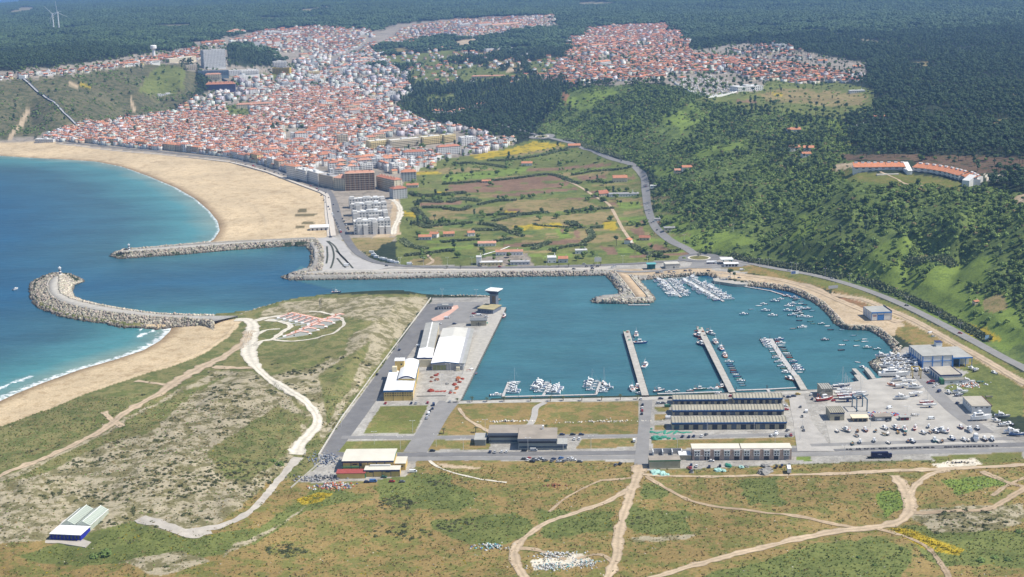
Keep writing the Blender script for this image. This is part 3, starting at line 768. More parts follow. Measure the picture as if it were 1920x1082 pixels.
def ribbon(name,pts,width,material,off=.12,h=None,label=None,step=6,across=4,rough=0.0):
    px = np.array(pts,float)
    P = at_h(px[:,0],px[:,1],h) if h is not None else on_ground(px[:,0],px[:,1])
    L = smooth_line(P[:,:2],step)
    T = np.gradient(L,axis=0); T /= np.linalg.norm(T,axis=1)[:,None] + 1e-9
    Nn = np.stack([-T[:,1],T[:,0]],1)
    n = len(L)
    wv = np.full(n,width) if np.isscalar(width) else np.interp(np.linspace(0,1,n),np.linspace(0,1,len(width)),width)
    if rough:
        wv = wv*(1 + rough*(vnoise(np.arange(n)*.37,np.zeros(n),5) - .5)*2)
    V = []
    e0,e1 = ((1 + rough*1.6*(vnoise(np.arange(n)*.55,np.zeros(n) + j,8 + j) - .5)) for j in (0,1))
    for k in range(across + 1):
        f_ = k/across - .5
        q = L + Nn*(wv*f_*(e0 if f_ < 0 else e1))[:,None]
        z = np.full(n,float(h)) if h is not None else np.maximum(ground(q[:,0],q[:,1]),.3)
        V.append(np.stack([q[:,0],q[:,1],z + off],1))
    V = np.stack(V,1).reshape(-1,3)
    i = np.arange(n*(across + 1)).reshape(n,across + 1)
    F = np.stack([i[:-1,1:],i[:-1,:-1],i[1:,:-1],i[1:,1:]],-1).reshape(-1,4)
    at = {'rut': np.tile(np.array([.62,.95,1.05,.95,.80,.95,1.05,.95,.62]) if across == 8 else np.ones(across + 1),n)}
    o = link(name,np_mesh(name,V,F,material,attrs=at))
    return setp(o,label,kind='structure')

def flat_poly(name,pts,h,material,thick=None,label=None,kind='structure',parent=None):
    P = at_h(*np.array(pts,float).T,h)
    mb = MB()
    a = sum(P[i][0]*P[(i + 1) % len(P)][1] - P[(i + 1) % len(P)][0]*P[i][1] for i in range(len(P)))
    if a < 0: P = P[::-1]
    if thick: mb.prism([tuple(p[:2]) for p in P],h - thick,h)
    else: mb.add([tuple(p) for p in P],[tuple(range(len(P)))])
    o = mb.build(name,material,parent)
    return setp(o,label,kind=kind) if parent is None else o

HB = 3.06
# harbour roads (ground there lies at 3.0)
ribbon('road',[(606,846),(640,852),(720,853),(900,851.5),(1200,848.5),(1400,845),(1560,842.5),(1750,838),(1960,832)],8.5,M_ASPH,0.02,HB,'upper carriageway of the harbour road south of the sheds')
ribbon('road',[(760,861),(900,859.5),(1200,857),(1400,853.5),(1560,851),(1750,847),(1960,842)],7.5,M_ASPH2,0.03,HB,'lower carriageway of the harbour road with a dirt verge')
ribbon('road',[(612,846),(632,820),(672,765),(735,680),(790,607),(822,570)],[18,20,20,20,22,22],M_ASPH,0.05,HB,'dark asphalt road between the dunes and the fish halls')
flat_poly('parking_area',[(795,575),(840,566),(905,566),(915,590),(895,604),(862,606),(840,612),(800,640),(780,640)],HB + .02,M_ASPH2,label='asphalt apron around the harbour tower')
ribbon('road',[(640,820),(800,820),(1000,818.5),(1198,817)],6.5,M_ASPH2,0.07,HB,'narrow service road between the grass plots')
ribbon('road',[(778,848),(800,814),(822,778),(843,752)],17,M_ASPH2,0.085,HB,'car park street between grass plot and brown field')
ribbon('road',[(1202,876),(1204,850),(1208,800),(1213,750)],[10,9,8.5,9],M_ASPH2,0.10,HB,'street running from the first pier to the dirt tracks')
ribbon('road',[(1493,742),(1505,790),(1530,846)],[12,14,26],M_CONC,0.11,HB,'wide concrete street beside the boatyard')
ribbon('road',[(1225,819),(1350,817.5),(1510,813)],6.5,M_ASPH2,0.04,HB,'service lane in front of the lowest shed')
flat_poly('boatyard_apron',[(1560,722),(1600,716),(1655,708),(1700,668),(1720,690),(1745,735),(1815,790),(1890,830),(1560,842),(1545,780)],HB + .04,mat('yard_concrete',(.385,.36,.315),.9,.2,.06),label='pale concrete hard standing of the boatyard')
ribbon('road',[(1715,690),(1735,715),(1790,770),(1850,812)],[10,11,12,12],M_ASPH2,.12,HB,'grey lane through the boatyard past the halls')
ribbon('road',[(1520,835),(1700,829),(1900,822)],6,M_ASPH2,.13,HB,'lane between the two rows of laid up boats')
# road along the valley, promenade, hill road
ribbon('road',[(120,268),(220,277),(330,288),(430,298),(500,314),(560,334),(604,353),(622,375),(634,410),(646,440),(668,472),(700,490),(740,497),(800,500.5),(900,502),(1000,501),(1100,498),(1200,494),(1270,489),(1300,484)],[6,6,6,7,9,11,13,16,18,17,14,13,11,10,9,9,9,9,9,9],M_ASPH,.3,None,'asphalt seafront road curving past the beach and the harbour',step=8)
ribbon('road',[(1338,482),(1400,492),(1450,503),(1520,515),(1580,530),(1640,550),(1700,575),(1760,605),(1820,637),(1880,670),(1940,702),(2050,770)],10,M_ASPH2,.3,None,'coast road curving below the wooded hillside',step=8)
ribbon('road',[(1305,478),(1290,468),(1255,450),(1228,425),(1216,395),(1211,360),(1206,330),(1190,313),(1165,303),(1130,291),(1090,276),(1062,266),(1030,258)],[10,10,10,10,11,12,10,9,9,9,9,9,9],M_ASPH2,.3,None,'valley road running along the foot of the hill',step=8)
ribbon('road',[(1008,254),(985,246),(960,240),(915,232),(870,222)],9,M_ASPH2,.4,None,'road leaving the upper roundabout for the town',step=8)
ribbon('road',[(760,152),(710,140),(665,150),(640,140),(618,122),(625,112),(660,97),(700,75)],14,M_ASPH2,.6,None,'wide avenue climbing through the upper town',step=10)
ribbon('road',[(665,206),(668,192),(690,183),(740,181),(760,186)],10,M_ASPH2,.6,None,'street bending behind the old town',step=10)
ribbon('road',[(1150,507),(1180,510),(1230,508),(1290,502),(1340,497),(1400,497)],8,M_ASPH2,.35,None,'service lane of the filling station',step=8)
flat_poly('filling_station_apron',[(1296,496),(1300,488),(1345,490),(1402,494),(1392,500),(1330,503),(1290,503)],4.25,M_ASPH2,label='grey forecourt of the filling station')
def ring(cx,cy,r0,r1,material,name,off,label,h=None):
    c = W(cx,cy) if h is None else PH(cx,cy,h)
    V = []; n = 40
    for k in range(n):
        for r in (r0,r1):
            x,y = c.x + r*math.cos(2*math.pi*k/n),c.y + r*math.sin(2*math.pi*k/n)
            V.append((x,y,(G1(x,y) if h is None else h) + off))
    F = np.array([(2*k,2*k + 1,2*((k + 1) % n) + 1,2*((k + 1) % n)) for k in range(n)])
    setp(link(name,np_mesh(name,np.array(V),F,material)),label,kind='structure')
ring(1311,484,13,24,M_ASPH,'roundabout_road',.4,'asphalt ring of the roundabout by the filling station')
ring(1311,484,11,13.2,M_KERB,'roundabout_kerb',.5,'pale kerb of the roundabout by the filling station')
ring(1311,484,0,11,mat('roundabout_grass',(.16,.15,.05),.95,.3,.3),'roundabout_lawn',.55,'grass centre of the roundabout by the filling station')
ring(1016,256.5,14,25,M_ASPH2,'roundabout_road',.5,'asphalt ring of the roundabout at the head of the valley')
ring(1016,256.5,11,14.2,M_KERB,'roundabout_kerb',.62,'pale kerb of the roundabout at the head of the valley')
ring(1016,256.5,0,11,MATS['roundabout_grass'],'roundabout_lawn',.66,'grass centre of the roundabout at the head of the valley')
flat_poly('plaza',[(594,447),(625,444),(642,452),(660,478),(690,492),(740,500),(700,507),(604,507),(607,472)],4.2,mat('plaza_paving',(.40,.38,.35),.9,.12,.1),label='grey paved plaza behind the harbour mole')
for k,ln in enumerate([[(613,452),(622,462),(626,478),(624,492),(620,503)],[(616,452),(628,462),(638,478),(652,492),(662,503)],[(630,470),(645,484),(655,496)],[(613,462),(614,480),(612,494)],[(632,484),(640,494),(648,502)]]):
    ribbon('planting_strip',ln,2.2,mat('dark_hedge_bed',(.06,.065,.045),.95,.3,.4),.12,4.25,'dark curved planting strip set in the paved plaza',3)
ribbon('promenade',[(112,270),(200,281),(330,293),(430,304),(500,322),(560,345),(600,360),(612,368),(616,400),(622,443)],[4,4,5,5,6,6,7,9,11,11],M_SETT,.5,None,'pale promenade pavement along the top of the beach',6)
ribbon('pavement',[(604,507.5),(700,507),(800,506),(1000,505),(1140,503)],6,M_SETT,.25,4.1,'pale pavement along the rock shore')
# tracks
for _m in (M_PALE,M_DIRT,M_DIRT2):        # wheel ruts: the middle and the edges of a track are less worn
    _N,_L = _m.node_tree.nodes,_m.node_tree.links; _b = _N['Principled BSDF']; _src = _b.inputs['Base Color'].links[0].from_socket
    _a = _N.new('ShaderNodeAttribute'); _a.attribute_name = 'rut'; _z = _N.new('ShaderNodeTexNoise'); _z.inputs['Scale'].default_value = .35; _tc = _N.new('ShaderNodeTexCoord'); _L.new(_tc.outputs['Object'],_z.inputs['Vector'])
    _q = _N.new('ShaderNodeMath'); _q.operation = 'MULTIPLY_ADD'; _q.inputs[1].default_value = .5; _L.new(_z.outputs['Fac'],_q.inputs[0]); _L.new(_a.outputs['Fac'],_q.inputs[2])
    _p = _N.new('ShaderNodeMath'); _p.operation = 'SUBTRACT'; _p.inputs[1].default_value = .25; _L.new(_q.outputs[0],_p.inputs[0])
    _v = _N.new('ShaderNodeVectorMath'); _v.operation = 'SCALE'; _L.new(_src,_v.inputs[0]); _L.new(_p.outputs[0],_v.inputs['Scale']); _L.new(_v.outputs[0],_b.inputs['Base Color'])
T = lambda pts,w,m,lab,r=.3: ribbon('dirt_track',pts,w,m,.22,None,lab,2.6,8,r)
T([(-40,915),(0,893),(60,868),(120,843),(190,808),(215,790),(250,765),(300,738),(335,712),(380,688),(420,668),(455,645),(468,620)],[6,6,6,6,7,8,9,11,13,12,10,10,12],M_DIRT,'sandy track running through the dunes beside the beach')
T([(230,800),(205,783),(195,772)],5,M_DIRT,'short sandy spur towards the beach'); T([(330,725),(300,720),(255,714)],5,M_DIRT,'faint sandy spur through the dune grass')
T([(400,688),(440,690),(475,690)],8,M_DIRT,'sandy link between the dune track and the white track')
T([(440,600),(462,600),(474,612),(468,640),(468,665),(482,690),(510,714),(545,735),(575,755),(592,775),(594,795),(580,815),(562,835),(556,853)],[11,12,15,15,14,13,8.5,7.5,7.5,8,8,8.5,9,13],M_PALE,'chalk white track winding through the dunes',.15)
T([(474,603),(500,596),(530,592),(548,590)],7,M_PALE,'white drive to the striped huts'); T([(475,650),(490,640),(512,636),(530,622),(545,612),(530,604),(500,600)],6,M_PALE,'white loop in front of the striped huts')
T([(512,637),(545,640),(590,635),(630,622),(645,608),(638,597),(612,588),(580,584)],3.5,M_PALE,'pale path round the back of the striped huts'); T([(480,628),(500,619),(525,617)],4,M_PALE,'short pale path across the grass island')
T([(560,858),(540,880),(515,910),(490,940),(455,968),(420,984),(385,992),(345,997),(300,984),(262,972)],[7,6,5,5,5,5,5,7,4,4],mat('grey_path',(.42,.38,.32),.95,.2,.15),'narrow grey path curving to the glasshouse',.2)
T([(262,972),(345,1000),(395,995)],9,MATS['grey_path'],'gravel widening at the glasshouse path',.2)
T([(1202,872),(1198,885),(1190,905),(1178,940),(1166,975),(1160,1005),(1158,1040),(1150,1060),(1135,1095)],[10,8,7,6.5,6,6,6,6,6],M_DIRT,'dirt track running down from the harbour street')
T([(1186,915),(1140,940),(1080,962),(1030,978),(995,1000),(968,1025),(966,1050),(985,1085),(1000,1110)],[5,5,5,4.5,4.5,5,5.5,6,6],M_DIRT,'dirt track looping past the rubble heap')
T([(1205,890),(1300,893.5),(1450,891),(1600,887),(1680,882),(1760,880),(1850,876),(1960,870)],[4,4,4,4,5,7,5,4],M_DIRT,'long dirt track parallel to the harbour road')
T([(1212,893),(1265,925),(1310,943),(1400,956),(1480,966),(1550,980),(1605,990)],3.5,M_DIRT2,'diagonal dirt track across the brown field')
T([(1190,1098),(1250,1076),(1330,1052),(1400,1034),(1500,1010),(1570,996),(1630,990),(1680,980),(1704,962),(1706,940),(1695,915),(1676,892)],[6,6,6,6,6,6,7,8,8,9,8,8],M_DIRT,'wide dirt track sweeping across the foreground')
T([(1706,955),(1706,930),(1722,905),(1748,888),(1780,882)],[8,6,5,5,5],M_DIRT,'dirt track closing the loop by the concrete pad'); T([(1712,962),(1790,958),(1850,955),(1885,938),(1940,905)],5,M_DIRT2,'rutted track leading to the right edge of the field')
T([(1840,884),(1890,905),(1940,918)],5,M_DIRT2,'rutted track crossing the right field'); T([(1860,930),(1900,905),(1940,890)],3,M_DIRT2,'second rut beside the crossing track'); T([(1640,990),(1690,1004),(1720,1016),(1745,1032),(1770,1065),(1785,1095)],[3,3,3,3,4,4],M_DIRT2,'thin track descending past the yellow bushes')
T([(965,1028),(1000,1030),(1060,1050)],4,M_DIRT2,'short track to the rubble heap'); T([(1150,1055),(1125,1040),(1080,1048)],3,M_DIRT2,'faint spur to the rubble heap'); T([(1030,960),(1060,935),(1110,908),(1130,900)],2,M_DIRT2,'faint footpath on the brown field'); T([(1125,901),(1190,896)],3,M_DIRT2,'short spur from the harbour street')
T([(860,765),(875,785),(900,800),(925,813)],[2.5,2.5,4,5],M_DIRT,'trodden footpath across the brown plot'); T([(1022,755),(1005,765),(1002,780),(995,795),(985,800)],5,M_CONC,'curved concrete path across the brown plot',0)
T([(805,864),(830,880),(870,892),(910,900),(950,905)],2.2,M_PALE,'thin chalky footpath below the road')
T([(1060,338),(1090,352),(1118,370),(1140,382),(1152,400),(1165,425),(1178,445),(1190,462)],4.5,M_DIRT,'cream farm track crossing the valley fields',.1)
T([(1330,510),(1400,516),(1470,526),(1530,543),(1580,566),(1640,590),(1690,604)],[8,9,9,9,9,10,12],M_DIRT,'broad sandy drive along the marina shore',.1); T([(1560,552),(1620,562),(1690,590),(1760,626),(1850,676),(1960,735)],7,M_DIRT,'sandy drive running on below the coast road',.1)
T([(800,497),(812,490),(806,483),(802,478)],4,M_DIRT,'curving sandy drive off the seafront road'); T([(1650,322),(1680,335),(1700,345),(1735,349)],2.5,M_DIRT,'light path below the crescent hotel')
T([(732,372),(748,385),(750,405),(740,425),(738,440)],8,M_PALE,'white building site road behind the grey blocks'); T([(905,478),(940,468),(955,462)],2,M_WHITE,'white walled lane between the farm houses')

# ---- rock shores
M_ROCK = vcol_mat('armour_rock','col',.9,.25,.9,bump=.3)
M_CORE = mat('rubble_core',(.20,.18,.145),.95,.35,.5)
_cube = np.array([(x,y,z) for x in (-1,1) for y in (-1,1) for z in (-1,1)],float)
_cubeF = np.array([(0,1,3,2),(4,6,7,5),(0,4,5,1),(2,3,7,6),(0,2,6,4),(1,5,7,3)])
def rock_mesh(C,size,seed,tone=(.34,.30,.235),flat=.8):
    r = np.random.RandomState(seed); n = len(C)
    V = _cube[None]*(1 + r.uniform(-.32,.32,(n,8,3)))*.5
    V = V*(size*r.uniform(.65,1.3,n))[:,None,None]*r.uniform(.65,1.15,(n,1,3))
    q = r.normal(size=(n,4)); q /= np.linalg.norm(q,axis=1)[:,None]
    w,x,y,z = q.T
    R = np.stack([1 - 2*(y*y + z*z),2*(x*y - z*w),2*(x*z + y*w),2*(x*y + z*w),1 - 2*(x*x + z*z),2*(y*z - x*w),2*(x*z - y*w),2*(y*z + x*w),1 - 2*(x*x + y*y)],1).reshape(n,3,3)
    V = np.einsum('nij,nkj->nki',R,V) + C[:,None]
    F = (_cubeF[None] + np.arange(n)[:,None,None]*8).reshape(-1,4)
    c = np.array(tone)[None]*r.uniform(.6,1.35,(n,1))*(1 + r.uniform(-.06,.06,(n,3)))
    wet = np.clip((1.3 - C[:,2])/1.3,0,1)[:,None]
    c = c*(1 - .72*wet) + wet*.2*np.array((.05,.04,.02))
    return V.reshape(-1,3),F,np.repeat(c,8,axis=0)

def resample(P,n):
    P = np.asarray(P,float); s = np.append(0,np.cumsum(np.linalg.norm(np.diff(P,axis=0),axis=1)))
    t = np.linspace(0,s[-1],n)
    return np.stack([np.interp(t,s,P[:,k]) for k in range(P.shape[1])],1)

def rock_slope(parent,toe,crest,hc,size,seed,dens=1.15,tone=(.34,.30,.235),rough=.35):
    a = at_h(*np.array(toe,float).T,-.3); b = at_h(*np.array(crest,float).T,hc)
    L = max(np.linalg.norm(np.diff(a,axis=0),axis=1).sum(),np.linalg.norm(np.diff(b,axis=0),axis=1).sum())
    n = max(8,int(L/4))
    A,B = resample(a,n),resample(b,n)
    V = np.stack([A - [0,0,2.5],A,B - [0,0,.35],B - [0,0,3]],1).reshape(-1,3)
    i = np.arange(n*4).reshape(n,4)
    F = np.stack([i[:-1,:-1],i[:-1,1:],i[1:,1:],i[1:,:-1]],-1).reshape(-1,4)
    core = link('core',np_mesh('core',V,F,M_CORE),parent)
    r = np.random.RandomState(seed)
    wid = np.linalg.norm(A - B,axis=1).mean()
    m = int(L*wid/(size*size)*dens)
    u = r.uniform(0,n - 1.001,m); v = r.uniform(-.03,1.0,m)
    k = u.astype(int); f = (u - k)[:,None]
    C = (A[k]*(1 - f) + A[k + 1]*f)*(1 - v[:,None]) + (B[k]*(1 - f) + B[k + 1]*f)*v[:,None]
    C[:,2] += r.normal(0,rough*size*.5,m)
    V,F,c = rock_mesh(C,size,seed + 1,tone)
    o = link('rock_armour',np_mesh('rock_armour',V,F,M_ROCK,attrs={'col': c}),parent)
    o['kind'] = 'stuff'
    return o

def deck(parent,left,right,h,name='roadway',material=None,thick=2.0):
    a = at_h(*np.array(left,float).T,h); b = at_h(*np.array(right,float).T,h)
    n = 60; A,B = resample(a,n),resample(b,n)
    D = np.array([0,0,thick])
    V = np.stack([A - D,A,B,B - D],1).reshape(-1,3)
    i = np.arange(n*4).reshape(n,4)
    F = np.stack([i[:-1,:-1],i[:-1,1:],i[1:,1:],i[1:,:-1]],-1).reshape(-1,4)
    return link(name,np_mesh(name,V,F,material or M_CONC2),parent)

def parapet(parent,line,h,wd=.8,ht=1.0,name='parapet',material=None):
    a = resample(at_h(*np.array(line,float).T,h),60)
    Tn = np.gradient(a[:,:2],axis=0); Tn /= np.linalg.norm(Tn,axis=1)[:,None] + 1e-9
    Nn = np.stack([-Tn[:,1],Tn[:,0],0*Tn[:,0]],1)*wd/2
    U = np.array([0,0,ht])
    V = np.stack([a - Nn,a - Nn + U,a + Nn + U,a + Nn],1).reshape(-1,3)
    i = np.arange(240).reshape(60,4)
    F = np.stack([i[:-1,:-1],i[:-1,1:],i[1:,1:],i[1:,:-1]],-1).reshape(-1,4)
    return link(name,np_mesh(name,V,F,material or M_CONC2),parent)

# south breakwater (hook shaped)
bw = empty('breakwater',PH(230,590,0),0,'hook shaped rock breakwater ending at a striped beacon','breakwater')
def at_parent(p):                       # children are authored in world places; keep the root at its own base
    inv = Matrix.Translation(-p.location)
    for c in p.children:
        c.matrix_parent_inverse = inv
OUT_TOE = [(113,513),(95,514),(79,520),(60,530),(56,537),(57,555),(60,566),(69,577),(95,588),(120,596),(159,603),(198,608),(230,616),(248,615),(295,619),(322,615),(388,614),(403,627)]
OUT_CR = [(110,517),(100,518),(93,524),(89,532),(89,538),(90,545),(92,550),(100,558),(110,564),(122,569),(159,579),(198,585),(230,589),(260,592),(300,595),(340,597),(385,600),(400,603)]
IN_CR = [(111,517),(112,522),(109,534),(110,542),(114,550),(133,560),(150,565),(172,570),(200,575),(230,580),(272,586),(303,589),(350,591),(400,592),(446,592)]
IN_TOE = [(113,513),(130,514),(146,521),(159,528),(141,533),(135,545),(137,556),(153,564),(179,571),(200,576),(230,581.5),(272,589),(303,591.5),(350,592.5),(400,593)]
rock_slope(bw,OUT_TOE,OUT_CR,6.2,2.2,1,1.2,(.34,.30,.235))
rock_slope(bw,IN_TOE,IN_CR[:-1],6.0,1.8,2,1.2,(.47,.42,.33))
deck(bw,OUT_CR,IN_CR,6.1); parapet(bw,OUT_CR[2:14],6.1,1.0,1.2)
at_parent(bw)
# north breakwater
bn = empty('breakwater',PH(400,465,0),0,'straight rock breakwater with a small beacon at its tip','breakwater')
NT = [(215,474),(206,482),(227,486),(333,479),(433,470),(550,462),(575,463)]
NC = [(228,470.5),(225,473.5),(236,473),(333,466),(433,458),(550,450.5),(590,449)]
rock_slope(bn,NT,NC,5.6,2.0,3,1.2,(.33,.295,.235))
rock_slope(bn,[(206,482),(215,474),(300,463.5),(392,456.5)],[(226,472),(232,468.5),(300,463),(392,455)],5.6,2.2,4,1.0,(.38,.34,.27))
deck(bn,[(226,472),(236,472.5),(333,465.5),(433,457.5),(590,448.5)],[(230,468.5),(240,467.5),(333,460),(433,453.5),(590,446)],5.6)
parapet(bn,[(240,467),(333,459.8),(433,453),(590,446)],5.6,1.0,1.0)
at_parent(bn)
# curved mole and long rock shore north of the basin
bm = empty('breakwater',PH(600,500,0),0,'curved rock mole round the corner of the paved plaza','breakwater')
rock_slope(bm,[(573,462),(582,473),(583,490),(578,505),(547,514),(528,521)],[(594,448),(606,468),(606,490),(603,505),(575,510),(550,513)],4.6,2.3,5,1.15,(.36,.32,.25))
rock_slope(bm,[(547,513.5),(527,522),(545,526.5),(620,525.5),(700,524.5)],[(552,511),(548,512.5),(552,513.5),(620,512.5),(700,511.5)],4.6,1.9,6,1.15,(.33,.295,.24))
deck(bm,[(548,512.5),(604,511.5),(700,511)],[(552,509.5),(604,507.5),(700,506.5)],4.45,'walkway')
at_parent(bm)
rs = empty('rock_revetment',PH(900,520,0),0,'long straight rock revetment below the seafront road','revetment')
rock_slope(rs,[(700,524.5),(840,521.5),(1000,519.5),(1136,517.5)],[(700,511.5),(840,510.5),(1000,509),(1150,507)],4.3,1.8,7,1.15,(.33,.295,.24))
deck(rs,[(700,511),(840,510.2),(1000,508.7),(1150,506.5)],[(700,506.5),(840,506),(1000,504.5),(1150,503)],4.2,'walkway')
at_parent(rs)
im = empty('breakwater',PH(1180,545,0),0,'short rock mole with a sandy platform beside the marina','breakwater')
rock_slope(im,[(1136,517.5),(1159,545),(1161,555),(1114,559),(1106,564),(1114,569),(1176,570.5),(1223,568.5),(1229,562),(1199,527)],[(1152,508),(1182,545),(1189,555),(1160,558),(1128,562),(1150,562),(1190,559),(1215,557.5),(1212,552),(1184,518)],4.0,2.1,8,1.2,(.39,.35,.28))
deck(im,[(1152,508),(1170,530),(1191,557)],[(1180,516),(1196,535),(1215,556.5)],4.05,'platform',M_SANDY)
parapet(im,[(1153,508.5),(1171,530),(1191,556.5)],4.05,.7,.8,'side_wall',M_KERB); parapet(im,[(1180,516),(1196,535),(1215,556)],4.05,.7,.8,'side_wall',M_KERB)
at_parent(im)
re = empty('rock_revetment',PH(1520,560,0),0,'curving rock revetment along the marina shore','revetment')
rock_slope(re,[(1199,527),(1240,522.5),(1290,519.5),(1330,517)],[(1184,518),(1240,515),(1290,512.5),(1330,511)],3.6,1.7,9,1.2)
rock_slope(re,[(1385,536),(1440,540.5),(1487,549.5),(1526,568.5),(1552,590),(1565,608.5),(1584,618.5),(1633,620.5),(1662,642),(1676,659)],[(1394,526),(1466,534),(1505,546),(1544,567),(1570,593),(1583,609),(1590,611.5),(1630,611.5),(1650,616),(1684,644)],3.6,1.9,10,1.2)
parapet(re,[(1470,533.5),(1506,545),(1545,566),(1571,592),(1586,610)],3.6,.5,.7,'kerb_wall',M_KERB); parapet(re,[(1586,610),(1630,610.5),(1650,615),(1686,645)],3.6,.5,.7,'kerb_wall',M_KERB)
at_parent(re)
rb = empty('rock_revetment',PH(1645,690,0),0,'rounded rock bank round the boat park spit','revetment')
rock_slope(rb,[(1676,657),(1668,668),(1640,673),(1630,682),(1638,694),(1652,706)],[(1690,648),(1684,664),(1652,676),(1645,683),(1652,692),(1664,702)],3.3,1.8,11,1.2,(.42,.38,.3))
at_parent(rb)
rp = empty('rock_revetment',PH(700,560,0),0,'low rock edge along the seaward side of the dune point','revetment')
rock_slope(rp,[(446,593.5),(480,582),(520,571.5),(560,564.5),(620,559.5),(700,558.5),(800,558.5),(900,557.5),(922,557),(938,562.5)],[(450,590.5),(485,578),(525,568),(565,561),(620,556),(700,555),(800,555),(895,554.5),(915,556),(928,563)],3.6,1.5,12,1.2,(.40,.37,.30))
at_parent(rp)

# ---- quays, piers
def quad_slab(name,parent,pts,h,thick,material):
    P = at_h(*np.array(pts,float).T,h)
    a = sum(P[i][0]*P[(i + 1) % len(P)][1] - P[(i + 1) % len(P)][0]*P[i][1] for i in range(len(P)))
    if a < 0: P = P[::-1]
    return MB().prism([tuple(p[:2]) for p in P],h - thick,h).build(name,material,parent)
def dots_along(a,b,h,step):
    A,B = PH(*a,h),PH(*b,h); n = max(2,int((B - A).length/step))
    return [A.lerp(B,(k + .5)/n) for k in range(n)],math.atan2((B - A).y,(B - A).x)
qw = empty('quay',PH(905,665,0),0,'long concrete fishing quay beside the white roofed fish hall','quay')
quad_slab('deck',qw,[(862,752),(949,576),(926,576),(905,604),(886,640),(868,700),(835,754)],3.2,6,M_CONC2)
pts,az = dots_along((863,751),(949,577),2.4,5.5)
fm = MB().box(-.35,.35,-.55,.35,-2.6,.6).mesh('fender',M_BLACK)
for p in pts:
    f = link('fender',fm,qw); f.location = p; f.rotation_euler = (0,0,az)
at_parent(qw)
qs = empty('quay',PH(1200,745,0),0,'concrete south quay edge behind the floating pontoons','quay')
quad_slab('deck',qs,[(845,752.5),(1000,748.5),(1200,744.5),(1400,737.5),(1530,732.5),(1575,729),(1575,735),(1400,743),(1200,750.5),(850,757)],3.13,6,M_CONC2)
at_parent(qs)
ql = empty('quay',PH(1370,530,0),0,'low concrete landing quay at the head of the marina','quay')
quad_slab('deck',ql,[(1337,522),(1362,519.5),(1412,527),(1398,533),(1382,533),(1338,526.5)],3.0,6,M_CONC2)
at_parent(ql)

def pier(label,pts,h,posts=8,step=9.0):
    c = PH(*pts[0],0)
    r = empty('pier',c,0,label,'pier','concrete fishing piers')
    quad_slab('deck',r,pts,h,.9,M_CONC2)
    for a,b in ((pts[0],pts[3]),(pts[1],pts[2])):
        pp,az = dots_along(a,b,h - .9,step)
        mb = MB().box(-.55,.55,-.55,.55,-5.5,0).mesh('pile',mat('dark_pile',(.09,.085,.075),.9,.3,.5))
        for q in pp:
            k = link('pile',mb,r); k.location = q; k.rotation_euler = (0,0,az)
    at_parent(r)
    return r
pier('straight concrete pier with three fishing boats off its right side',[(1168.5,620),(1180,619.5),(1219,749),(1206,750)],3.0)
pier('straight concrete pier with dinghies moored along its landward half',[(1306,614),(1317,613.5),(1381,739),(1369,740.5)],3.0)
pier('broad concrete ramp joining the boat filled pontoon to the quay',[(1487,704),(1497,702.5),(1515,732),(1503,733.5)],2.6,step=7)

M_PONT = mat('pontoon_deck',(.45,.43,.40),.85,.15,.5)
M_PONTS = mat('pontoon_float',(.25,.26,.27),.8,.15,.5)
def pontoon(label,lines,wd=2.6,group='floating pontoons'):
    A0 = PH(*lines[0][0],0)
    r = empty('pontoon',A0,0,label,'pontoon',group)
    for j,ln in enumerate(lines):
        P = [PH(*q,.7) for q in ln]
        for a,b in zip(P[:-1],P[1:]):
            d = (b - a); L = d.length; az = math.atan2(d.y,d.x)
            n = max(1,int(L/12)); w2 = wd*(1 if j == 0 else .85)
            sm = MB().box(0,L/n - .25,-w2/2,w2/2,-.12 + .01*j,.0 + .01*j).mesh('deck_section',M_PONT)
            fl = MB().box(.6,L/n - .9,-w2/2 + .15,w2/2 - .15,-.9,-.12).mesh('float',M_PONTS)
            for k in range(n):
                for nm,me in (('deck_section',sm),('float',fl)):
                    o = link(nm,me,r); o.location = a + d*(k/n); o.rotation_euler = (0,0,az)
            for k in range(0,n + 1,3):
                q = a + d*(k/n)
                o = link('guide_pile',PILE,r); o.location = (q.x,q.y,-3)
    at_parent(r)
    return r
PILE = MB().tube((0,1.6,0),(0,1.6,6.2),.22,n=6).mesh('guide_pile',mat('pile_steel',(.10,.11,.12),.6,.2,1))
pontoon('E shaped floating pontoon along the south quay with white motorboats',[[(941,743.5),(1035,741.5),(1118,739.5)],[(953,719),(943,743)],[(1032,719),(1018,742)],[(1126,716),(1117,740)]])
pontoon('floating pontoon with small fishing boats in front of the left shed',[[(1233,738),(1300,736),(1354,734)]])
pontoon('floating pontoon between the second pier and the ramp',[[(1381,731.5),(1440,729.5),(1493,726.5)],[(1438,729),(1444,736)]])
pontoon('floating pontoon crowded with dinghies on both sides',[[(1444,635),(1466,670),(1491,704)],[(1427,637.5),(1444,637)]],4.5)
pontoon('marina pontoon nearest the sandy mole with white yachts',[[(1245,524),(1262,542),(1277,557)]])
pontoon('longer marina pontoon crowded with yachts below the gangway',[[(1283,521),(1318,541),(1357,565)],[(1258,521.5),(1283,521)]])
pontoon('long crooked pontoon hugging the rocks of the marina shore',[[(1345,527),(1397,537),(1445,545),(1473,554),(1500,560)]],2.2)
pontoon('short lone pontoon at the tip of the sandy mole',[[(1178,571.5),(1219,571.5)]])
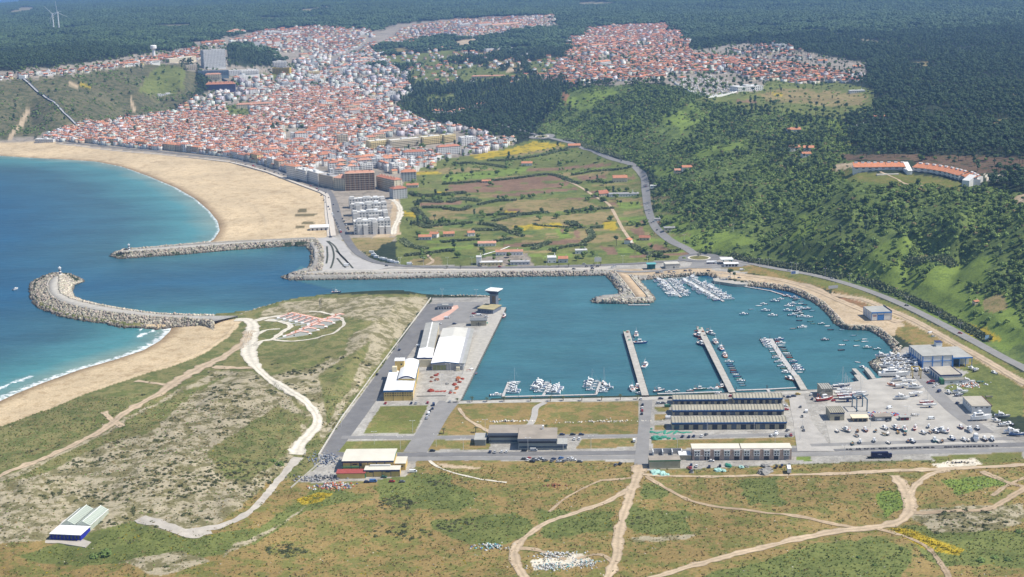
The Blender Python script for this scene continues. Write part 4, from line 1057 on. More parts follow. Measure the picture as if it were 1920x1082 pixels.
# ------------------------------------------------------------------ buildings of the harbour
M_GLASS = mat('dark_glass',(.025,.03,.04),.15,.3,.5,spec=.5)
M_GLASS2 = mat('blue_glass',(.05,.08,.12),.15,.3,.5,spec=.5)
M_YEL = mat('ochre_render',(.62,.44,.15),.85,.1,.2)
M_BLUE = mat('blue_trim',(.05,.14,.30),.6,.1,.5)
M_NAVY = mat('navy_trim',(.03,.045,.12),.6,.15,.5)
M_TEAL = mat('teal_trim',(.03,.16,.16),.6,.1,.5)
M_GREEN = mat('green_trim',(.05,.17,.08),.7,.1,.5)
M_ROOFW = mat('white_sheet_roof',(.82,.81,.78),.6,.05,.1)
M_ROOFC = mat('cream_roof',(.62,.58,.48),.8,.08,.12)
M_ROOFG = mat('grey_sheet_roof',(.36,.355,.32),.85,.14,.1)
M_ROOFB = mat('brown_flat_roof',(.30,.26,.21),.9,.18,.1)
M_RIB = mat('ribbed_cement_roof',(.37,.34,.26),.9,.18,.15)
M_RIBD = mat('roof_rib',(.24,.225,.18),.9,.18,.2)
M_BEIGE = mat('beige_block',(.40,.36,.26),.9,.12,.25)
M_GREY = mat('grey_render',(.36,.36,.36),.85,.12,.2)
M_LGREY = mat('light_render',(.66,.65,.62),.85,.08,.2)
M_CREAM = mat('cream_render',(.68,.60,.42),.85,.08,.2)
M_PINK = mat('rose_block',(.42,.32,.27),.9,.12,.2)
M_TILE = mat('orange_tile',(.52,.21,.105),.85,.2,.25)
M_TILE2 = mat('red_tile',(.44,.155,.085),.85,.2,.25)
M_CORAL = mat('coral_paint',(.74,.36,.24),.8,.12,.3)
M_DOOR = mat('dark_door',(.035,.04,.05),.6,.2,.5)
M_BRED = mat('dark_red_sheet',(.33,.07,.06),.7,.12,.3)

class Bld:
    """a building in its own frame: x along the front from its left corner, y away from the viewer, z up"""
    def __init__(self,name,label,a,b,h0=3.0,cat='building',group=None,ground_pts=False):
        A = PH(*a,h0) if not ground_pts else W(*a)
        B = PH(*b,A.z)
        d = B - A
        self.w = d.length
        self.r = empty(name,A,math.atan2(d.y,d.x),label,cat,group)
        self.cache = {}
    def box(self,nm,m,x0,x1,y0,y1,z0,z1):
        return MB().box(x0,x1,y0,y1,z0,z1).build(nm,m,self.r)
    def part(self,nm,mb,m,par=None):
        return mb.build(nm,m,par or self.r)
    def gable(self,nm,m,x0,x1,y0,y1,z,rise,axis='x',over=.4,th=.18,seg=1):
        mb = MB()
        if axis == 'x':
            ym = (y0 + y1)/2
            A = [(y0 - over,z - over*rise/((y1 - y0)/2)),(ym,z + rise),(y1 + over,z - over*rise/((y1 - y0)/2))]
            for (ya,za),(yb,zb) in zip(A[:-1],A[1:]):
                mb.add([(x0 - over,ya,za),(x1 + over,ya,za),(x1 + over,yb,zb),(x0 - over,yb,zb),(x0 - over,ya,za + th),(x1 + over,ya,za + th),(x1 + over,yb,zb + th),(x0 - over,yb,zb + th)],
                       [(3,2,1,0),(4,5,6,7),(0,1,5,4),(1,2,6,5),(2,3,7,6),(3,0,4,7)])
        else:
            xm = (x0 + x1)/2
            A = [(x0 - over,z - over*rise/((x1 - x0)/2)),(xm,z + rise),(x1 + over,z - over*rise/((x1 - x0)/2))]
            for (xa,za),(xb,zb) in zip(A[:-1],A[1:]):
                mb.add([(xa,y0 - over,za),(xb,y0 - over,zb),(xb,y1 + over,zb),(xa,y1 + over,za),(xa,y0 - over,za + th),(xb,y0 - over,zb + th),(xb,y1 + over,zb + th),(xa,y1 + over,za + th)],
                       [(3,2,1,0),(4,5,6,7),(0,1,5,4),(1,2,6,5),(2,3,7,6),(3,0,4,7)])
        return mb.build(nm,m,self.r)
    def gwall(self,nm,m,x0,x1,y0,y1,z1,rise,axis='x'):
        mb = MB()
        if axis == 'x':
            ym = (y0 + y1)/2
            P = [(y0,0),(y1,0),(y1,z1),(ym,z1 + rise),(y0,z1)]
            V = [(x0,y,z) for y,z in P] + [(x1,y,z) for y,z in P]
        else:
            xm = (x0 + x1)/2
            P = [(x0,0),(x1,0),(x1,z1),(xm,z1 + rise),(x0,z1)]
            V = [(x,y0,z) for x,z in P] + [(x,y1,z) for x,z in P]
        mb.add(V,[(4,3,2,1,0),(5,6,7,8,9)] + [(i,(i + 1) % 5,5 + (i + 1) % 5,5 + i) for i in range(5)])
        return mb.build(nm,m,self.r)
    def item(self,nm,m,face,u,z,w,h,y=0.0,proud=.06,par=None):
        """a window, door or panel lying on a wall; face F front, R right, L left (y = where that wall stands)"""
        k = (nm,m.name,round(w,2),round(h,2),proud)
        if k not in self.cache:
            mb = MB().box(-w/2,w/2,-proud,.25,0,h)
            self.cache[k] = mb.mesh(nm,m)
        o = link(nm,self.cache[k],par or self.r)
        if face == 'F': o.location = (u,y,z)
        elif face == 'R': o.location = (y,u,z); o.rotation_euler = (0,0,math.pi/2)
        else: o.location = (y,u,z); o.rotation_euler = (0,0,-math.pi/2)
        return o
    def row(self,nm,m,face,u0,u1,n,z,w,h,y=0.0,proud=.06):
        for k in range(n):
            self.item(nm,m,face,u0 + (u1 - u0)*(k + .5)/n,z,w,h,y,proud)
    def ribroof(self,nm,x0,x1,y0,y1,z,rise,step=2.1,mats=None,over=.5):
        o = self.gable(nm,(mats or (M_RIB,M_RIBD))[0],x0,x1,y0,y1,z,rise,'x',over)
        mb = MB(); ym = (y0 + y1)/2; s = rise/((y1 - y0)/2)
        n = int((x1 - x0)/step)
        for k in range(n + 1):
            x = x0 + (x1 - x0)*k/n
            for ya,yb,za,zb in ((y0 - over,ym,z - over*s + .18,z + rise + .18),(ym,y1 + over,z + rise + .18,z - over*s + .18)):
                mb.add([(x - .3,ya,za),(x + .3,ya,za),(x + .3,yb,zb),(x - .3,yb,zb),(x - .3,ya,za + .22),(x + .3,ya,za + .22),(x + .3,yb,zb + .22),(x - .3,yb,zb + .22)],
                       [(4,5,6,7),(0,1,5,4),(1,2,6,5),(3,0,4,7)])
        q = mb.build('roof_rib',(mats or (M_RIB,M_RIBD))[1],o); q['kind'] = 'stuff'
        return o

# 1 yellow works building by the road end
b = Bld('works_building','long ochre works building with cream roof and blue eaves beside the scrap yard',(643,886),(738,885))
w = b.w
b.box('wall',M_YEL,0,w,0,24,0,8.0)
b.gable('roof',M_ROOFC,0,w,0,24,8.3,1.0,'x',.5)
b.box('eaves_band',M_NAVY,-.3,w + .3,-.35,-.02,7.1,8.2); b.box('eaves_band',M_GREEN,w + .02,w + .4,0,24,7.2,8.1)
for k in range(7): b.box('pilaster',M_NAVY,k*w/6 - .2,k*w/6 + .2,-.18,-.01,0,7.1)
b.box('canopy',M_GREEN,0,w*.33,-1.2,0,3.8,4.3); b.row('window',M_GLASS,'F',w*.17,w*.32,1,5.4,3.4,.9); b.item('door',M_DOOR,'F',w*.36,4.4,1.4,2.2)
b.row('window',M_YEL,'R',2,22,4,1,2.2,5.8,w,.12)
b.box('annexe',M_YEL,w*.46,w*.46 + 24,-9,-.5,0,4.6); b.box('annexe_roof',M_ROOFC,w*.46 - .3,w*.46 + 24.3,-9.3,-.5,4.7,5.0); b.box('annexe_band',M_NAVY,w*.46 - .3,w*.46 + 24.3,-9.6,-9.32,3.9,5.0)
for k in range(5): b.box('pilaster',M_NAVY,w*.46 + k*6 - .15,w*.46 + k*6 + .15,-9.15,-9.01,0,4)
for k in (.3,2.3): b.item('window',M_GLASS,'F',w*.46 + 3 + k*5.6,3.0,3,.7,-9)
b.box('roof_duct',M_LGREY,w*.55,w*.95,-2.5,-1.2,5.0,6.2)
b.box('lean_to',M_YEL,-2.5,16.5,-12,-4,0,3.6); b.box('lean_to_roof',M_BRED,-3,17,-12.4,-4,3.6,4.0); b.box('lean_to_end',M_GREEN,16.52,17.0,-11.8,-4,0,3.55)
b.box('side_wing',M_YEL,w + .02,w + 8,3,17,0,4.8); b.box('side_wing_roof',M_ROOFC,w + .5,w + 8.3,2.7,17,4.82,5.2); b.row('window',M_GLASS,'F',w + 1,w + 7,2,2.6,1.6,.9,3)

# 2 yellow market hall on the quay
b = Bld('market_hall','yellow fish market hall with arched white roof, square stair tower and blue cornice',(720,752),(774,751))
w = b.w
b.box('wall',M_YEL,0,w,0,27,0,8.2); b.gable('front_roof',mat('pale_grey_roof',(.66,.66,.65),.7,.06,.1),0,w,0,27,8.25,.7,'y',.35)
b.box('cornice',M_BLUE,-.4,w + .4,-.42,-.03,7.3,8.7); b.box('cornice',M_BLUE,w + .03,w + .42,-.03,80,7.4,8.2)
for k in range(4): b.box('pilaster',mat('olive_pilaster',(.2,.18,.08),.8,.1,.4),k*w/3 - .2 + .02,k*w/3 + .2,-.16,-.01,0,7.3)
for z in (3.9,5.8): b.row('window',M_GLASS,'F',.8,w - .8,16,z,.55,1.0)
for z in (2.5,5.4): b.row('window',M_WHITE,'R',1,26,8,z,1.3,1.2,w)
b.box('hall_wall',M_YEL,w*.42,w,27,80,0,10.4); b.box('low_wing',M_YEL,0,w*.42,27,60,0,7.8); b.box('low_wing_roof',M_ROOFW,-.3,w*.42,27,60,7.82,8.2)
mb = MB(); n = 10; x0,x1 = w*.42 - .4,w + .4
arc = [(x0 + (x1 - x0)*k/n,10.4 + 2.4*math.sin(math.pi*k/n)) for k in range(n + 1)]
V = [(x,26.5,z) for x,z in arc] + [(x,80,z) for x,z in arc]
mb.add(V,[(k,k + 1,n + 2 + k,n + 1 + k) for k in range(n)] + [tuple(reversed(range(n + 1))),tuple(range(n + 1,2*n + 2))])
b.part('arched_roof',mb,M_ROOFW)
mb = MB(); V = [(x,26.2,z + .05) for x,z in arc] + [(x,26.2,max(10.3,z - 1.1)) for x,z in arc]
mb.add(V,[(k,n + 1 + k,n + 2 + k,k + 1) for k in range(n)]); b.part('arch_fascia',mb,M_NAVY)
b.item('big_door',M_GREEN,'R',48,0.2,5,8.0,w); b.row('window',M_GLASS,'R',30,44,4,7.6,1.2,.8,w)
b.box('stair_tower',M_YEL,4.6,12.2,58,66,0,16.5); b.box('tower_cap',M_WHITE,4.2,12.6,57.6,66.4,16.5,17.1); b.item('tower_window',M_GLASS,'F',10,13,1.4,1.3,58)
b.box('tower_shaft',M_CREAM,2.6,6.4,53.5,58.0 - .02,0,12.5)
mb = MB().tube((8,62,17),(8,62,23),.12,n=5); b.part('antenna',mb,M_STEEL)

# 3 auction halls
b = Bld('auction_hall','broad white roofed auction hall with blue gable edge facing the net yard',(809.5,694.5),(869,694))
w = b.w; D = 118
b.gwall('wall',M_GREY,0,w,0,D,6.0,1.3,'y')
b.gable('white_roof',M_ROOFW,0,w*.84,0,84,6.4,1.3,'y',.5); b.gable('grey_roof',mat('pale_old_roof',(.55,.53,.47),.85,.1,.1),0,w*.84,84.6,D,6.3,1.25,'y',.4)
b.box('side_canopy',M_ROOFG,w*.84,w + 2,0,D,5.7,6.1)
mb = MB()
for xa,za,xb,zb in ((-.5,6.2,w*.42,7.6),(w*.42,7.6,w*.84 + .5,6.2)):
    mb.add([(xa,-.75,za - .5),(xb,-.75,zb - .5),(xb,-.75,zb + .25),(xa,-.75,za + .25),(xa,-.5,za - .5),(xb,-.5,zb - .5),(xb,-.5,zb + .25),(xa,-.5,za + .25)],[(0,1,2,3),(7,6,5,4),(0,4,5,1),(3,2,6,7)])
b.part('gable_trim',mb,M_BLUE)
for k in range(9): b.box('mullion',M_STEEL,1 + k*(w - 2)/8 - .12,1 + k*(w - 2)/8 + .12,-.15,-.01,0,5.6)
b.box('glazed_panel',mat('yellow_green_glazing',(.25,.27,.12),.4,.3,.4),1,w*.45,-.08,-.01,.4,4.6)
b.box('kiosk',M_CREAM,w*.78,w*.78 + 3,-3.4,-1,0,3.4)
b = Bld('auction_hall','narrow auction hall, half white half grey roofed, west of the broad white roof',(781,697),(808,696.5))
w = b.w; D = 140
b.box('wall',M_CREAM,0,w,14,D,0,6.6); b.gable('grey_roof',M_ROOFG,0,w,48.5,D,7.0,.8,'y',.3); b.gable('white_roof',M_ROOFW,0,w,16,48,7.3,.8,'y',.5)
b.box('ridge_cap',M_WHITE,w/2 - .5,w/2 + .5,48.6,D,7.9,8.15); b.box('fascia',M_NAVY,-.5,w + .5,15.0,15.35,6.2,8.0)
for z in (2.4,5.2): b.row('window',M_GLASS,'R',50,135,22,z,2.4,1.0,w)
b.row('loading_door',M_GLASS2,'L',40,135,16,0.2,3,3.2,0)

# 4 tower group at the quay end
b = Bld('quay_store','small beige flat roofed store at the far end of the fish quay',(883,611.5),(912,611))
b.box('wall',M_BEIGE,0,b.w,0,9,0,5.2); b.box('roof',mat('slate_roof',(.17,.18,.18),.85,.1,.2),-.9,b.w + .9,-.9,9.6,5.2,5.7); b.item('gate',M_DOOR,'F',b.w*.5,1.6,5.5,.7); b.item('gate_post',M_DOOR,'F',b.w*.5,.2,.5,3.6)
b = Bld('harbour_tower','slate blue harbour control tower with flared cab and white roof',(895.5,586.5),(924.5,589))
w = b.w
b.box('base_wall',mat('slate_wall',(.16,.18,.22),.7,.12,.3),0,w,0,20,0,4.3); b.box('base_roof',mat('mossy_roof',(.36,.31,.17),.95,.2,.15),-.6,w + .6,-.6,20.4,4.3,4.8); b.row('window',M_GLASS2,'F',1,w - 1,5,1.6,1.7,1.4)
b.box('shaft',MATS['slate_wall'],4.0,10.6,21,27.6,0,15.0); b.box('shaft_panel',mat('brown_panel',(.17,.13,.10),.6,.2,.4),6.6,10.2,20.85,21.0,6,13)
mb = MB();
for z0,z1,e0,e1 in ((15.0,18.4,.0,3.4),):
    P0 = [(4 - e0,21 - e0),(10.6 + e0,21 - e0),(10.6 + e0,27.6 + e0),(4 - e0,27.6 + e0)]; P1 = [(4 - e1,21 - e1),(10.6 + e1,21 - e1),(10.6 + e1,27.6 + e1),(4 - e1,27.6 + e1)]
    mb.add([(x,y,z0) for x,y in P0] + [(x,y,z1) for x,y in P1],[(i,(i + 1) % 4,4 + (i + 1) % 4,4 + i) for i in range(4)] + [(3,2,1,0),(4,5,6,7)])
b.part('cab',mb,M_NAVY)
mb = MB().box(.4,14.2,17.4,31.2,18.4,19.2); b.part('cab_roof',mb,M_ROOFW)
mb = MB().tube((2,29,19),(2,29,25),.1,n=5); b.part('antenna',mb,M_STEEL)
b = Bld('cafe','low cafe with dark hipped roof on the tarmac behind the tower',(821,581),(848,580.5))
b.box('wall',M_WHITE,0,b.w,0,10,0,3.2); b.box('roof',mat('dark_grey_roof',(.13,.14,.15),.85,.1,.2),-.8,b.w + .8,-.8,10.8,3.2,3.8); b.box('skylight',M_ROOFG,4,b.w - 4,2.5,7.5,3.8,4.3); b.row('window',M_GLASS,'F',.5,b.w - .5,5,.8,1.9,1.7)
flat_poly('terrace',[(846,580),(850,573),(858,572),(860,577),(830,600),(812,602),(808,598)],HB + .16,mat('pink_paving',(.58,.36,.28),.9,.15,.3),label='pink and cream paved cafe terrace with planters')

# 5 administration building
b = Bld('administration_building','flat roofed slate and grey harbour office with two stepped blocks',(972,843.3),(1063,843))
w = b.w
M_SL = mat('blue_grey_panel',(.17,.19,.23),.6,.1,.3); M_GC = mat('grey_green_concrete',(.27,.29,.27),.85,.1,.2)
b.box('ground_floor',M_GC,0,w,0,12,0,3.9); b.box('upper_floor',M_GC,0,w*.79,.02,24,3.9,8.0)
b.box('roof',M_ROOFB,-.4,w*.8,-.8,24.5,8.0,8.4); b.box('low_roof',M_ROOFG,w*.8,w + .4,-.8,12,3.95,4.4)
b.box('fascia',M_SL,-.5,w*.8 + .1,-1.1,-.82,6.6,8.5); b.box('window_band',M_GLASS,.3,w*.79 - .3,-.1,0,4.9,6.5); b.box('window_band',M_GLASS2,.6,w - .6,-.1,0,1.4,2.6); b.box('low_fascia',M_SL,w*.8,w + .4,-1.1,-.82,3.2,4.5)
b.box('rear_block',M_GC,-22,w*.5,14,32,0,7.6); b.box('rear_roof',M_ROOFB,-22.5,w*.5 + .5,13.4,32.5,7.6,8.05); b.box('rear_fascia',M_SL,-22.6,0,13.1,13.38,6.2,8.1); b.box('rear_window_band',M_GLASS,-22,-.5,13.85,14,4.4,6); b.box('rear_window_band',M_GLASS2,-22,-.5,13.85,14,1.1,2.4)
b.box('side_wing',M_GC,-32,-24,9,24,0,4.2); b.box('side_wing_roof',M_ROOFG,-32.4,-23.6,8.6,24,4.2,4.7); b.box('vent',M_WHITE,w*.48,w*.48 + 1.2,20,22,8.4,11)

# 6 net sheds
def net_shed(label,a,bb,depth,h,rise,bays,hd):
    b = Bld('net_shed',label,a,bb,cat='shed',group='ribbed roof net sheds')
    w = b.w
    b.gwall('wall',M_BEIGE,0,w,0,depth,h,rise,'x')
    b.ribroof('roof',0,w,0,depth,h + .15,rise,2.4)
    b.box('fascia',M_BLUE,-.3,w + .3,-1.0,-.55,h - .55,h + .1)
    b.box('soffit',M_NAVY,0,w,-.5,-.05,h - 1.6,h - .6)
    for k in range(bays):
        c = w*(k + .5)/bays
        b.item('door',M_DOOR if k % 3 else M_GLASS2,'F',c,.05,w/bays*.55,hd)
        b.item('pier',M_BEIGE,'F',w*k/bays + .35,0,.7,h - .7,0,.35)
net_shed('net shed standing at the quay behind the left end of the sheds',(1262,759),(1364,758.5),11,4.3,1.6,9,2.4)
net_shed('net shed at the quay nearest the boatyard with open bays',(1375,757),(1467,756.5),12,4.6,1.6,8,2.9)
net_shed('long net shed between the quay sheds and the lowest shed',(1261,779),(1469.5,778),13,4.2,1.9,12,2.6)
net_shed('long net shed with twelve doors facing the service lane',(1260,806),(1474.5,804.5),13,5.6,1.9,12,3.6)

# 7 terrace of workshops
b = Bld('workshop_terrace','two storey rose block workshop terrace with ten white window bays',(1298,863),(1484,862))
w = b.w
b.box('wall',M_PINK,0,w,0,11,0,7.6)
b.box('roof',M_ROOFC,-.3,w*.485,.6,11.3,7.6,8.3); b.box('roof',M_ROOFC,w*.495,w + .3,.6,11.3,7.6,8.3)
for k in range(10):
    c = w*(k + .48)/10
    bay = MB().box(c - 2.1,c + 2.1,-.9,0,3.1,7.3).build('bay',M_LGREY,b.r)
    b.item('bay_cap',M_ROOFW,'F',c,7.3,4.5,.35,-.9,.3)
    for dx in (-.95,.95):
        for z in (3.7,5.5): b.item('window',M_GLASS,'F',c + dx,z,.95,1.0,-.9,.05,bay)
    b.item('door',M_DOOR if k % 3 else mat('grey_shutter',(.2,.2,.21),.6,.15,.6),'F',c,.05,3.4,2.9)
b.box('side_shed',M_BEIGE,-9,-.6,1,9,0,3.2); b.box('side_shed_roof',M_LGREY,-9.3,-.5,.6,9.3,3.2,3.6)
b = Bld('block_shed','windowless olive block shed beside the dirt track entrance',(1217.5,879),(1275.5,878))
b.box('wall',M_BEIGE,0,b.w,0,9,0,5.8); b.box('roof',M_ROOFB,-.2,b.w + .2,-.2,9.2,5.8,6.2); b.box('coping',M_GREEN,-.3,b.w + .3,-.3,-.2,5.3,6.0); b.item('door',M_DOOR,'L',4.5,.05,2.4,2.8,0)
b = Bld('storage_bays','three open concrete storage bays with tall grey walls',(1225,857),(1279,856.5),cat='bays')
for k in range(4): b.box('divider',M_LGREY,b.w*k/3 - .3,b.w*k/3 + .3,0,7.0,0,3.6)
b.box('back_wall',M_GREY,-.3,b.w + .3,7.02,7.5,0,3.8)

# 8 boatyard buildings
b = Bld('pump_house','beige block store with ribbed roof at the corner of the boatyard quay',(1540,746),(1561.5,745.5))
b.box('wall',M_BEIGE,0,b.w,0,15,0,7.0); b.ribroof('roof',0,b.w,0,15,7.2,.35,1.6,(M_ROOFG,M_RIBD),.2); b.row('window',M_GLASS,'F',1,b.w - 1,6,5.0,.7,.7); b.box('coping',M_NAVY,b.w,b.w + .3,0,15,6.6,7.9)
b = Bld('workshop','grey block workshop with striped cement roof behind the laid up boats',(1556,789),(1583,788.5))
b.box('wall',M_BEIGE,0,b.w,0,15,0,6.2); b.ribroof('roof',0,b.w,0,15,6.3,.5,1.4,(M_RIB,M_RIBD),.3); b.box('band',M_NAVY,0,b.w,-.12,-.01,5.2,6.1); b.item('door',M_DOOR,'F',b.w/2,.05,4,3.2)
b = Bld('lean_shed','low brown shed with sand coloured roof in the boatyard',(1599,791),(1627,790.5),cat='shed')
b.box('wall',mat('brown_block',(.25,.19,.12),.9,.15,.3),0,b.w,0,7,0,3.0); b.box('roof',M_CREAM,-.8,b.w + .8,-1.2,7.5,3.0,3.4); b.row('door',M_DOOR,'F',.5,b.w - .5,3,.05,2.4,2.3)
b = Bld('yard_office','grey yard office with two open fronts beside the brown shed',(1641,790),(1672,789),cat='shed')
b.box('wall',M_GREY,0,b.w,0,8,0,3.4); b.box('roof',M_ROOFB,-.4,b.w + .4,-.8,8.4,3.4,3.8); b.item('opening',M_DOOR,'F',b.w*.78,.05,4.6,2.6); b.item('window',M_WHITE,'F',b.w*.25,.8,3.4,1.3)
b = Bld('fire_shelter','small grey shelter with two red bins inside the boatyard',(1688,789),(1707,788.5),cat='shed')
b.box('wall',M_GREY,0,b.w,3,5,0,2.6); b.box('roof',M_ROOFG,-.3,b.w + .3,-.4,5.3,2.6,2.9); b.box('post',M_STEEL,0,.3,0,.3,0,2.6); b.box('post',M_STEEL,b.w - .3,b.w,0,.3,0,2.6)
for k in (.25,.75): b.box('bin',M_BRED,b.w*k - 1.1,b.w*k + 1.1,.8,2.6,0,1.3)
b = Bld('boat_hall','large white boat hall framed in bright blue with open workshop end',(1729.5,690.5),(1822,687))
w = b.w; M_BB = mat('bright_blue_frame',(.06,.20,.50),.6,.08,.4)
b.box('wall',M_LGREY,0,w*.6,0,34,0,10.2); b.box('low_wall',M_LGREY,w*.6,w,7,34,0,7.6); b.box('roof',M_ROOFG,-.3,w*.6,-.3,34.3,10.2,10.7); b.box('low_roof',M_ROOFG,w*.6 + .02,w + .4,-.3,34.3,7.6,8.2); b.box('fascia',M_BB,w*.6,w + .4,-.6,-.32,7.2,8.4)
for k in range(4): b.box('frame',M_BB,w*.6*k/3 - .45,w*.6*k/3 + .45,-.25,-.01,0,10.3)
b.box('frame',M_BB,0,w*.6,-.2,-.01,5.6,6.1)
for k in range(4): b.box('post',M_BB,w*(.62 + .38*k/3) - .3,w*(.62 + .38*k/3) + .1,-.2,.3,0,7.6)
b.box('open_bay',M_DOOR,w*.61,w*.8,6.8,7,0,7); b.row('window',M_GLASS2,'F',w*.62,w*.79,3,.3,3,5,6.8)
for k in range(7): b.box('frame',M_BB,-.25,-.01,34*k/6 - .4,34*k/6 + .4,0,10.3)
b.row('shutter',M_BB,'L',1,33,6,.1,3.6,5.2,0); b.box('roof_hut',M_WHITE,w*.5,w*.62,27,33,10.7,14.2); b.box('roof_hut_cap',M_NAVY,w*.5 - .3,w*.62 + .3,26.7,33.3,14.2,14.5)
b = Bld('paint_shop','white paint shop with dark roof edge next to the blue framed hall',(1763,717),(1803,715.5))
b.box('wall',M_LGREY,0,b.w,0,26,0,5.6); b.box('roof',mat('tan_flat_roof',(.40,.36,.29),.9,.15,.1),.3,b.w - .3,.3,25.7,5.6,5.9); b.box('parapet',M_NAVY,-.3,b.w + .3,-.3,0,5.2,6.3); b.box('parapet',M_NAVY,b.w,b.w + .3,0,26,5.2,6.3); b.box('parapet',M_NAVY,-.3,0,0,26,5.2,6.3)
b.item('door',M_DOOR,'F',b.w*.8,2.2,5,1.8); b.row('door',M_BLUE,'L',2,24,4,.05,3.2,3.6,0)
b.box('front_annexe',M_LGREY,1,b.w + 2,-7,-.4,0,3.6); b.box('front_annexe_roof',M_RIBD,.8,b.w + 2.2,-7.3,-.4,3.6,3.95); b.row('window',M_GLASS,'F',3,b.w,2,1.6,2.2,.7,-7); b.box('tank',M_GREEN,-1.8,.8,-6.5,-1,0,4.4)
b = Bld('sail_loft','white gabled sail loft with tan roof standing apart in the boatyard',(1822,776),(1858,775.5))
b.box('wall',M_LGREY,0,b.w,0,24,0,6.0); b.box('roof',MATS['tan_flat_roof'],-.4,b.w + .3,-.5,24.4,6.0,6.4); b.box('parapet',mat('rust_edge',(.16,.07,.05),.8,.2,.5),b.w + .02,b.w + .5,-.5,24.4,5.6,6.7); b.row('window',M_GLASS,'F',1,b.w - 1,3,4.4,1.8,.7); b.row('window',M_GLASS,'L',2,22,4,3.6,1.2,.8,0); b.item('door',M_WHITE,'F',2.4,.05,2.2,2.2)
b = Bld('shore_store','white and blue panelled store with blue roller door on the sandy drive',(1634,601),(1671,599.5),3.4)
w = b.w
b.box('wall',M_LGREY,0,w,0,24,0,7.6); b.box('roof',M_ROOFG,-.2,w + .2,-.2,24.2,7.6,8.0); b.box('fascia',M_BB,-.35,w + .35,-.4,-.22,6.8,8.2); b.item('roller_door',M_BB,'F',w*.46,.05,5.6,5.4); b.item('sign',M_BRED,'F',w*.16,3.8,3.2,1.0); b.box('parapet',M_NAVY,w + .22,w + .5,0,24,7.0,9.0)
for k in range(6): b.box('frame',M_BB,-.2,-.01,24*k/5 - .2,24*k/5 + .2,0,7.6)
for k in (0,.3,.62,1): b.box('frame',M_BB,w*k - .2,w*k + .2,-.15,-.01,0,7)

# 9 glasshouse
g0 = G1(*W(120,1012).xy)
b = Bld('glasshouse','twin gabled glasshouse with a bright blue fronted packing room',(96,1011),(152,1013.5),g0 + .1,'greenhouse')
w = b.w; M_ROYAL = mat('royal_blue',(.02,.03,.33),.6,.1,.5); M_GH = mat('milky_glass',(.42,.46,.38),.25,.15,.3,spec=.5)
flat_poly('yard',[(64,1018),(110,1018),(160,1026),(185,1005),(250,966),(228,966),(140,960),(105,985)],g0 + .12,MATS['grey_path'],thick=1.5,label='gravel yard round the glasshouse')
b.r.location.z += .1
b.box('front_wall',M_ROYAL,0,w,0,13,0,3.6); b.box('front_roof',M_WHITE,-.5,w + .5,-1.2,13,3.6,3.9); b.row('window',M_GLASS2,'F',.5,w - .5,8,.6,1.2,2.2)
for k in range(9): b.box('post',M_ROYAL,w*k/8 - .12,w*k/8 + .12,-1.1,-.9,0,3.6)
for s in (0,1):
    x0,x1 = w*s/2,w*(s + 1)/2; y0,y1 = 13.3,40; xm = (x0 + x1)/2
    b.gwall('glass_wall',M_GH,x0 + .05,x1 - .05,y0,y1,4.0,2.4,'y')
    for xa,za,xb,zb in ((x0,4.0,xm,6.4),(xm,6.4,x1,4.0)):
        mp = MB().add([(xa,0,za + .05),(xb,0,zb + .05),(xb,(y1 - y0)/14 - .22,zb + .05),(xa,(y1 - y0)/14 - .22,za + .05),(xa,0,za + .15),(xb,0,zb + .15),(xb,(y1 - y0)/14 - .22,zb + .15),(xa,(y1 - y0)/14 - .22,za + .15)],[(4,5,6,7),(0,1,5,4),(2,3,7,6),(1,2,6,5),(3,0,4,7)]).mesh('glass_pane',M_GH)
        for k in range(14):
            o = link('glass_pane',mp,b.r); o.location = (0,y0 + (y1 - y0)*k/14,0)
    mb = MB()
    for x,z in ((x0,4.15),(xm,6.55),(x1,4.15)): mb.box(x - .16,x + .16,y0,y1,z - .1,z + .12)
    b.part('gutter',mb,M_WHITE)

# 10 striped fishermen's huts
M_HUT = mat('hut_render',(.74,.72,.68),.85,.06,.3)
ux = (PH(560,636,6) - PH(515,636,6)).normalized()
hut_i = 0
def hut(px,py,L,lab):
    o = W(px,py)
    r = empty('fisher_hut',o,math.radians(17),lab,'hut','striped fisher huts on the dune point')
    wd = 4.2
    P = [(0,0),(L,0),(L,2.0),(L - 3.2,2.0),(L - 3.2,3.2),(L*.60,5.0),(L*.12,1.9),(0,1.6)]
    V = [(x,0,z) for x,z in P] + [(x,wd,z) for x,z in P]; n = len(P)
    MB().add(V,[tuple(range(n)),tuple(reversed(range(n,2*n)))] + [((i + 1) % n,i,n + i,n + (i + 1) % n) for i in range(n)]).build('wall',M_HUT,r)
    mb = MB()
    for (xa,za),(xb,zb) in (((L*.12,1.9),(L*.60,5.0)),((L*.60,5.0),(L - 3.2,3.2))):
        for y0,y1 in ((-.12,.5),(wd - .5,wd + .12)):
            mb.add([(xa,y0,za - .05),(xb,y0,zb - .05),(xb,y1,zb - .05),(xa,y1,za - .05),(xa,y0,za + .4),(xb,y0,zb + .4),(xb,y1,zb + .4),(xa,y1,za + .4)],[(4,5,6,7),(0,1,5,4),(1,2,6,5),(2,3,7,6),(3,0,4,7)])
    mb.box(L - 3.5,L - 2.9,-.1,wd + .1,3.2,3.6)
    mb.build('coral_coping',M_CORAL,r)
    MB().box(L - 3.18,L - 1.2,-.06,0,.1,2.0).build('coral_panel',M_CORAL,r)
    MB().box(L*.42,L*.42 + 1.2,.8,2.0,3.6,5.6).build('chimney',M_CORAL,r)
    MB().box(L*.36,L*.36 + 1.1,-.05,.1,1.3,2.5).build('window',M_GLASS,r)
    MB().box(L - 3.0,L - 2.2,-.09,.1,0,1.9).build('door',M_DOOR,r)
    mb = MB().box(-6,0,0,.25,0,.9).box(L,L + 5,0,.25,0,.9); mb.build('garden_wall',M_WHITE,r)
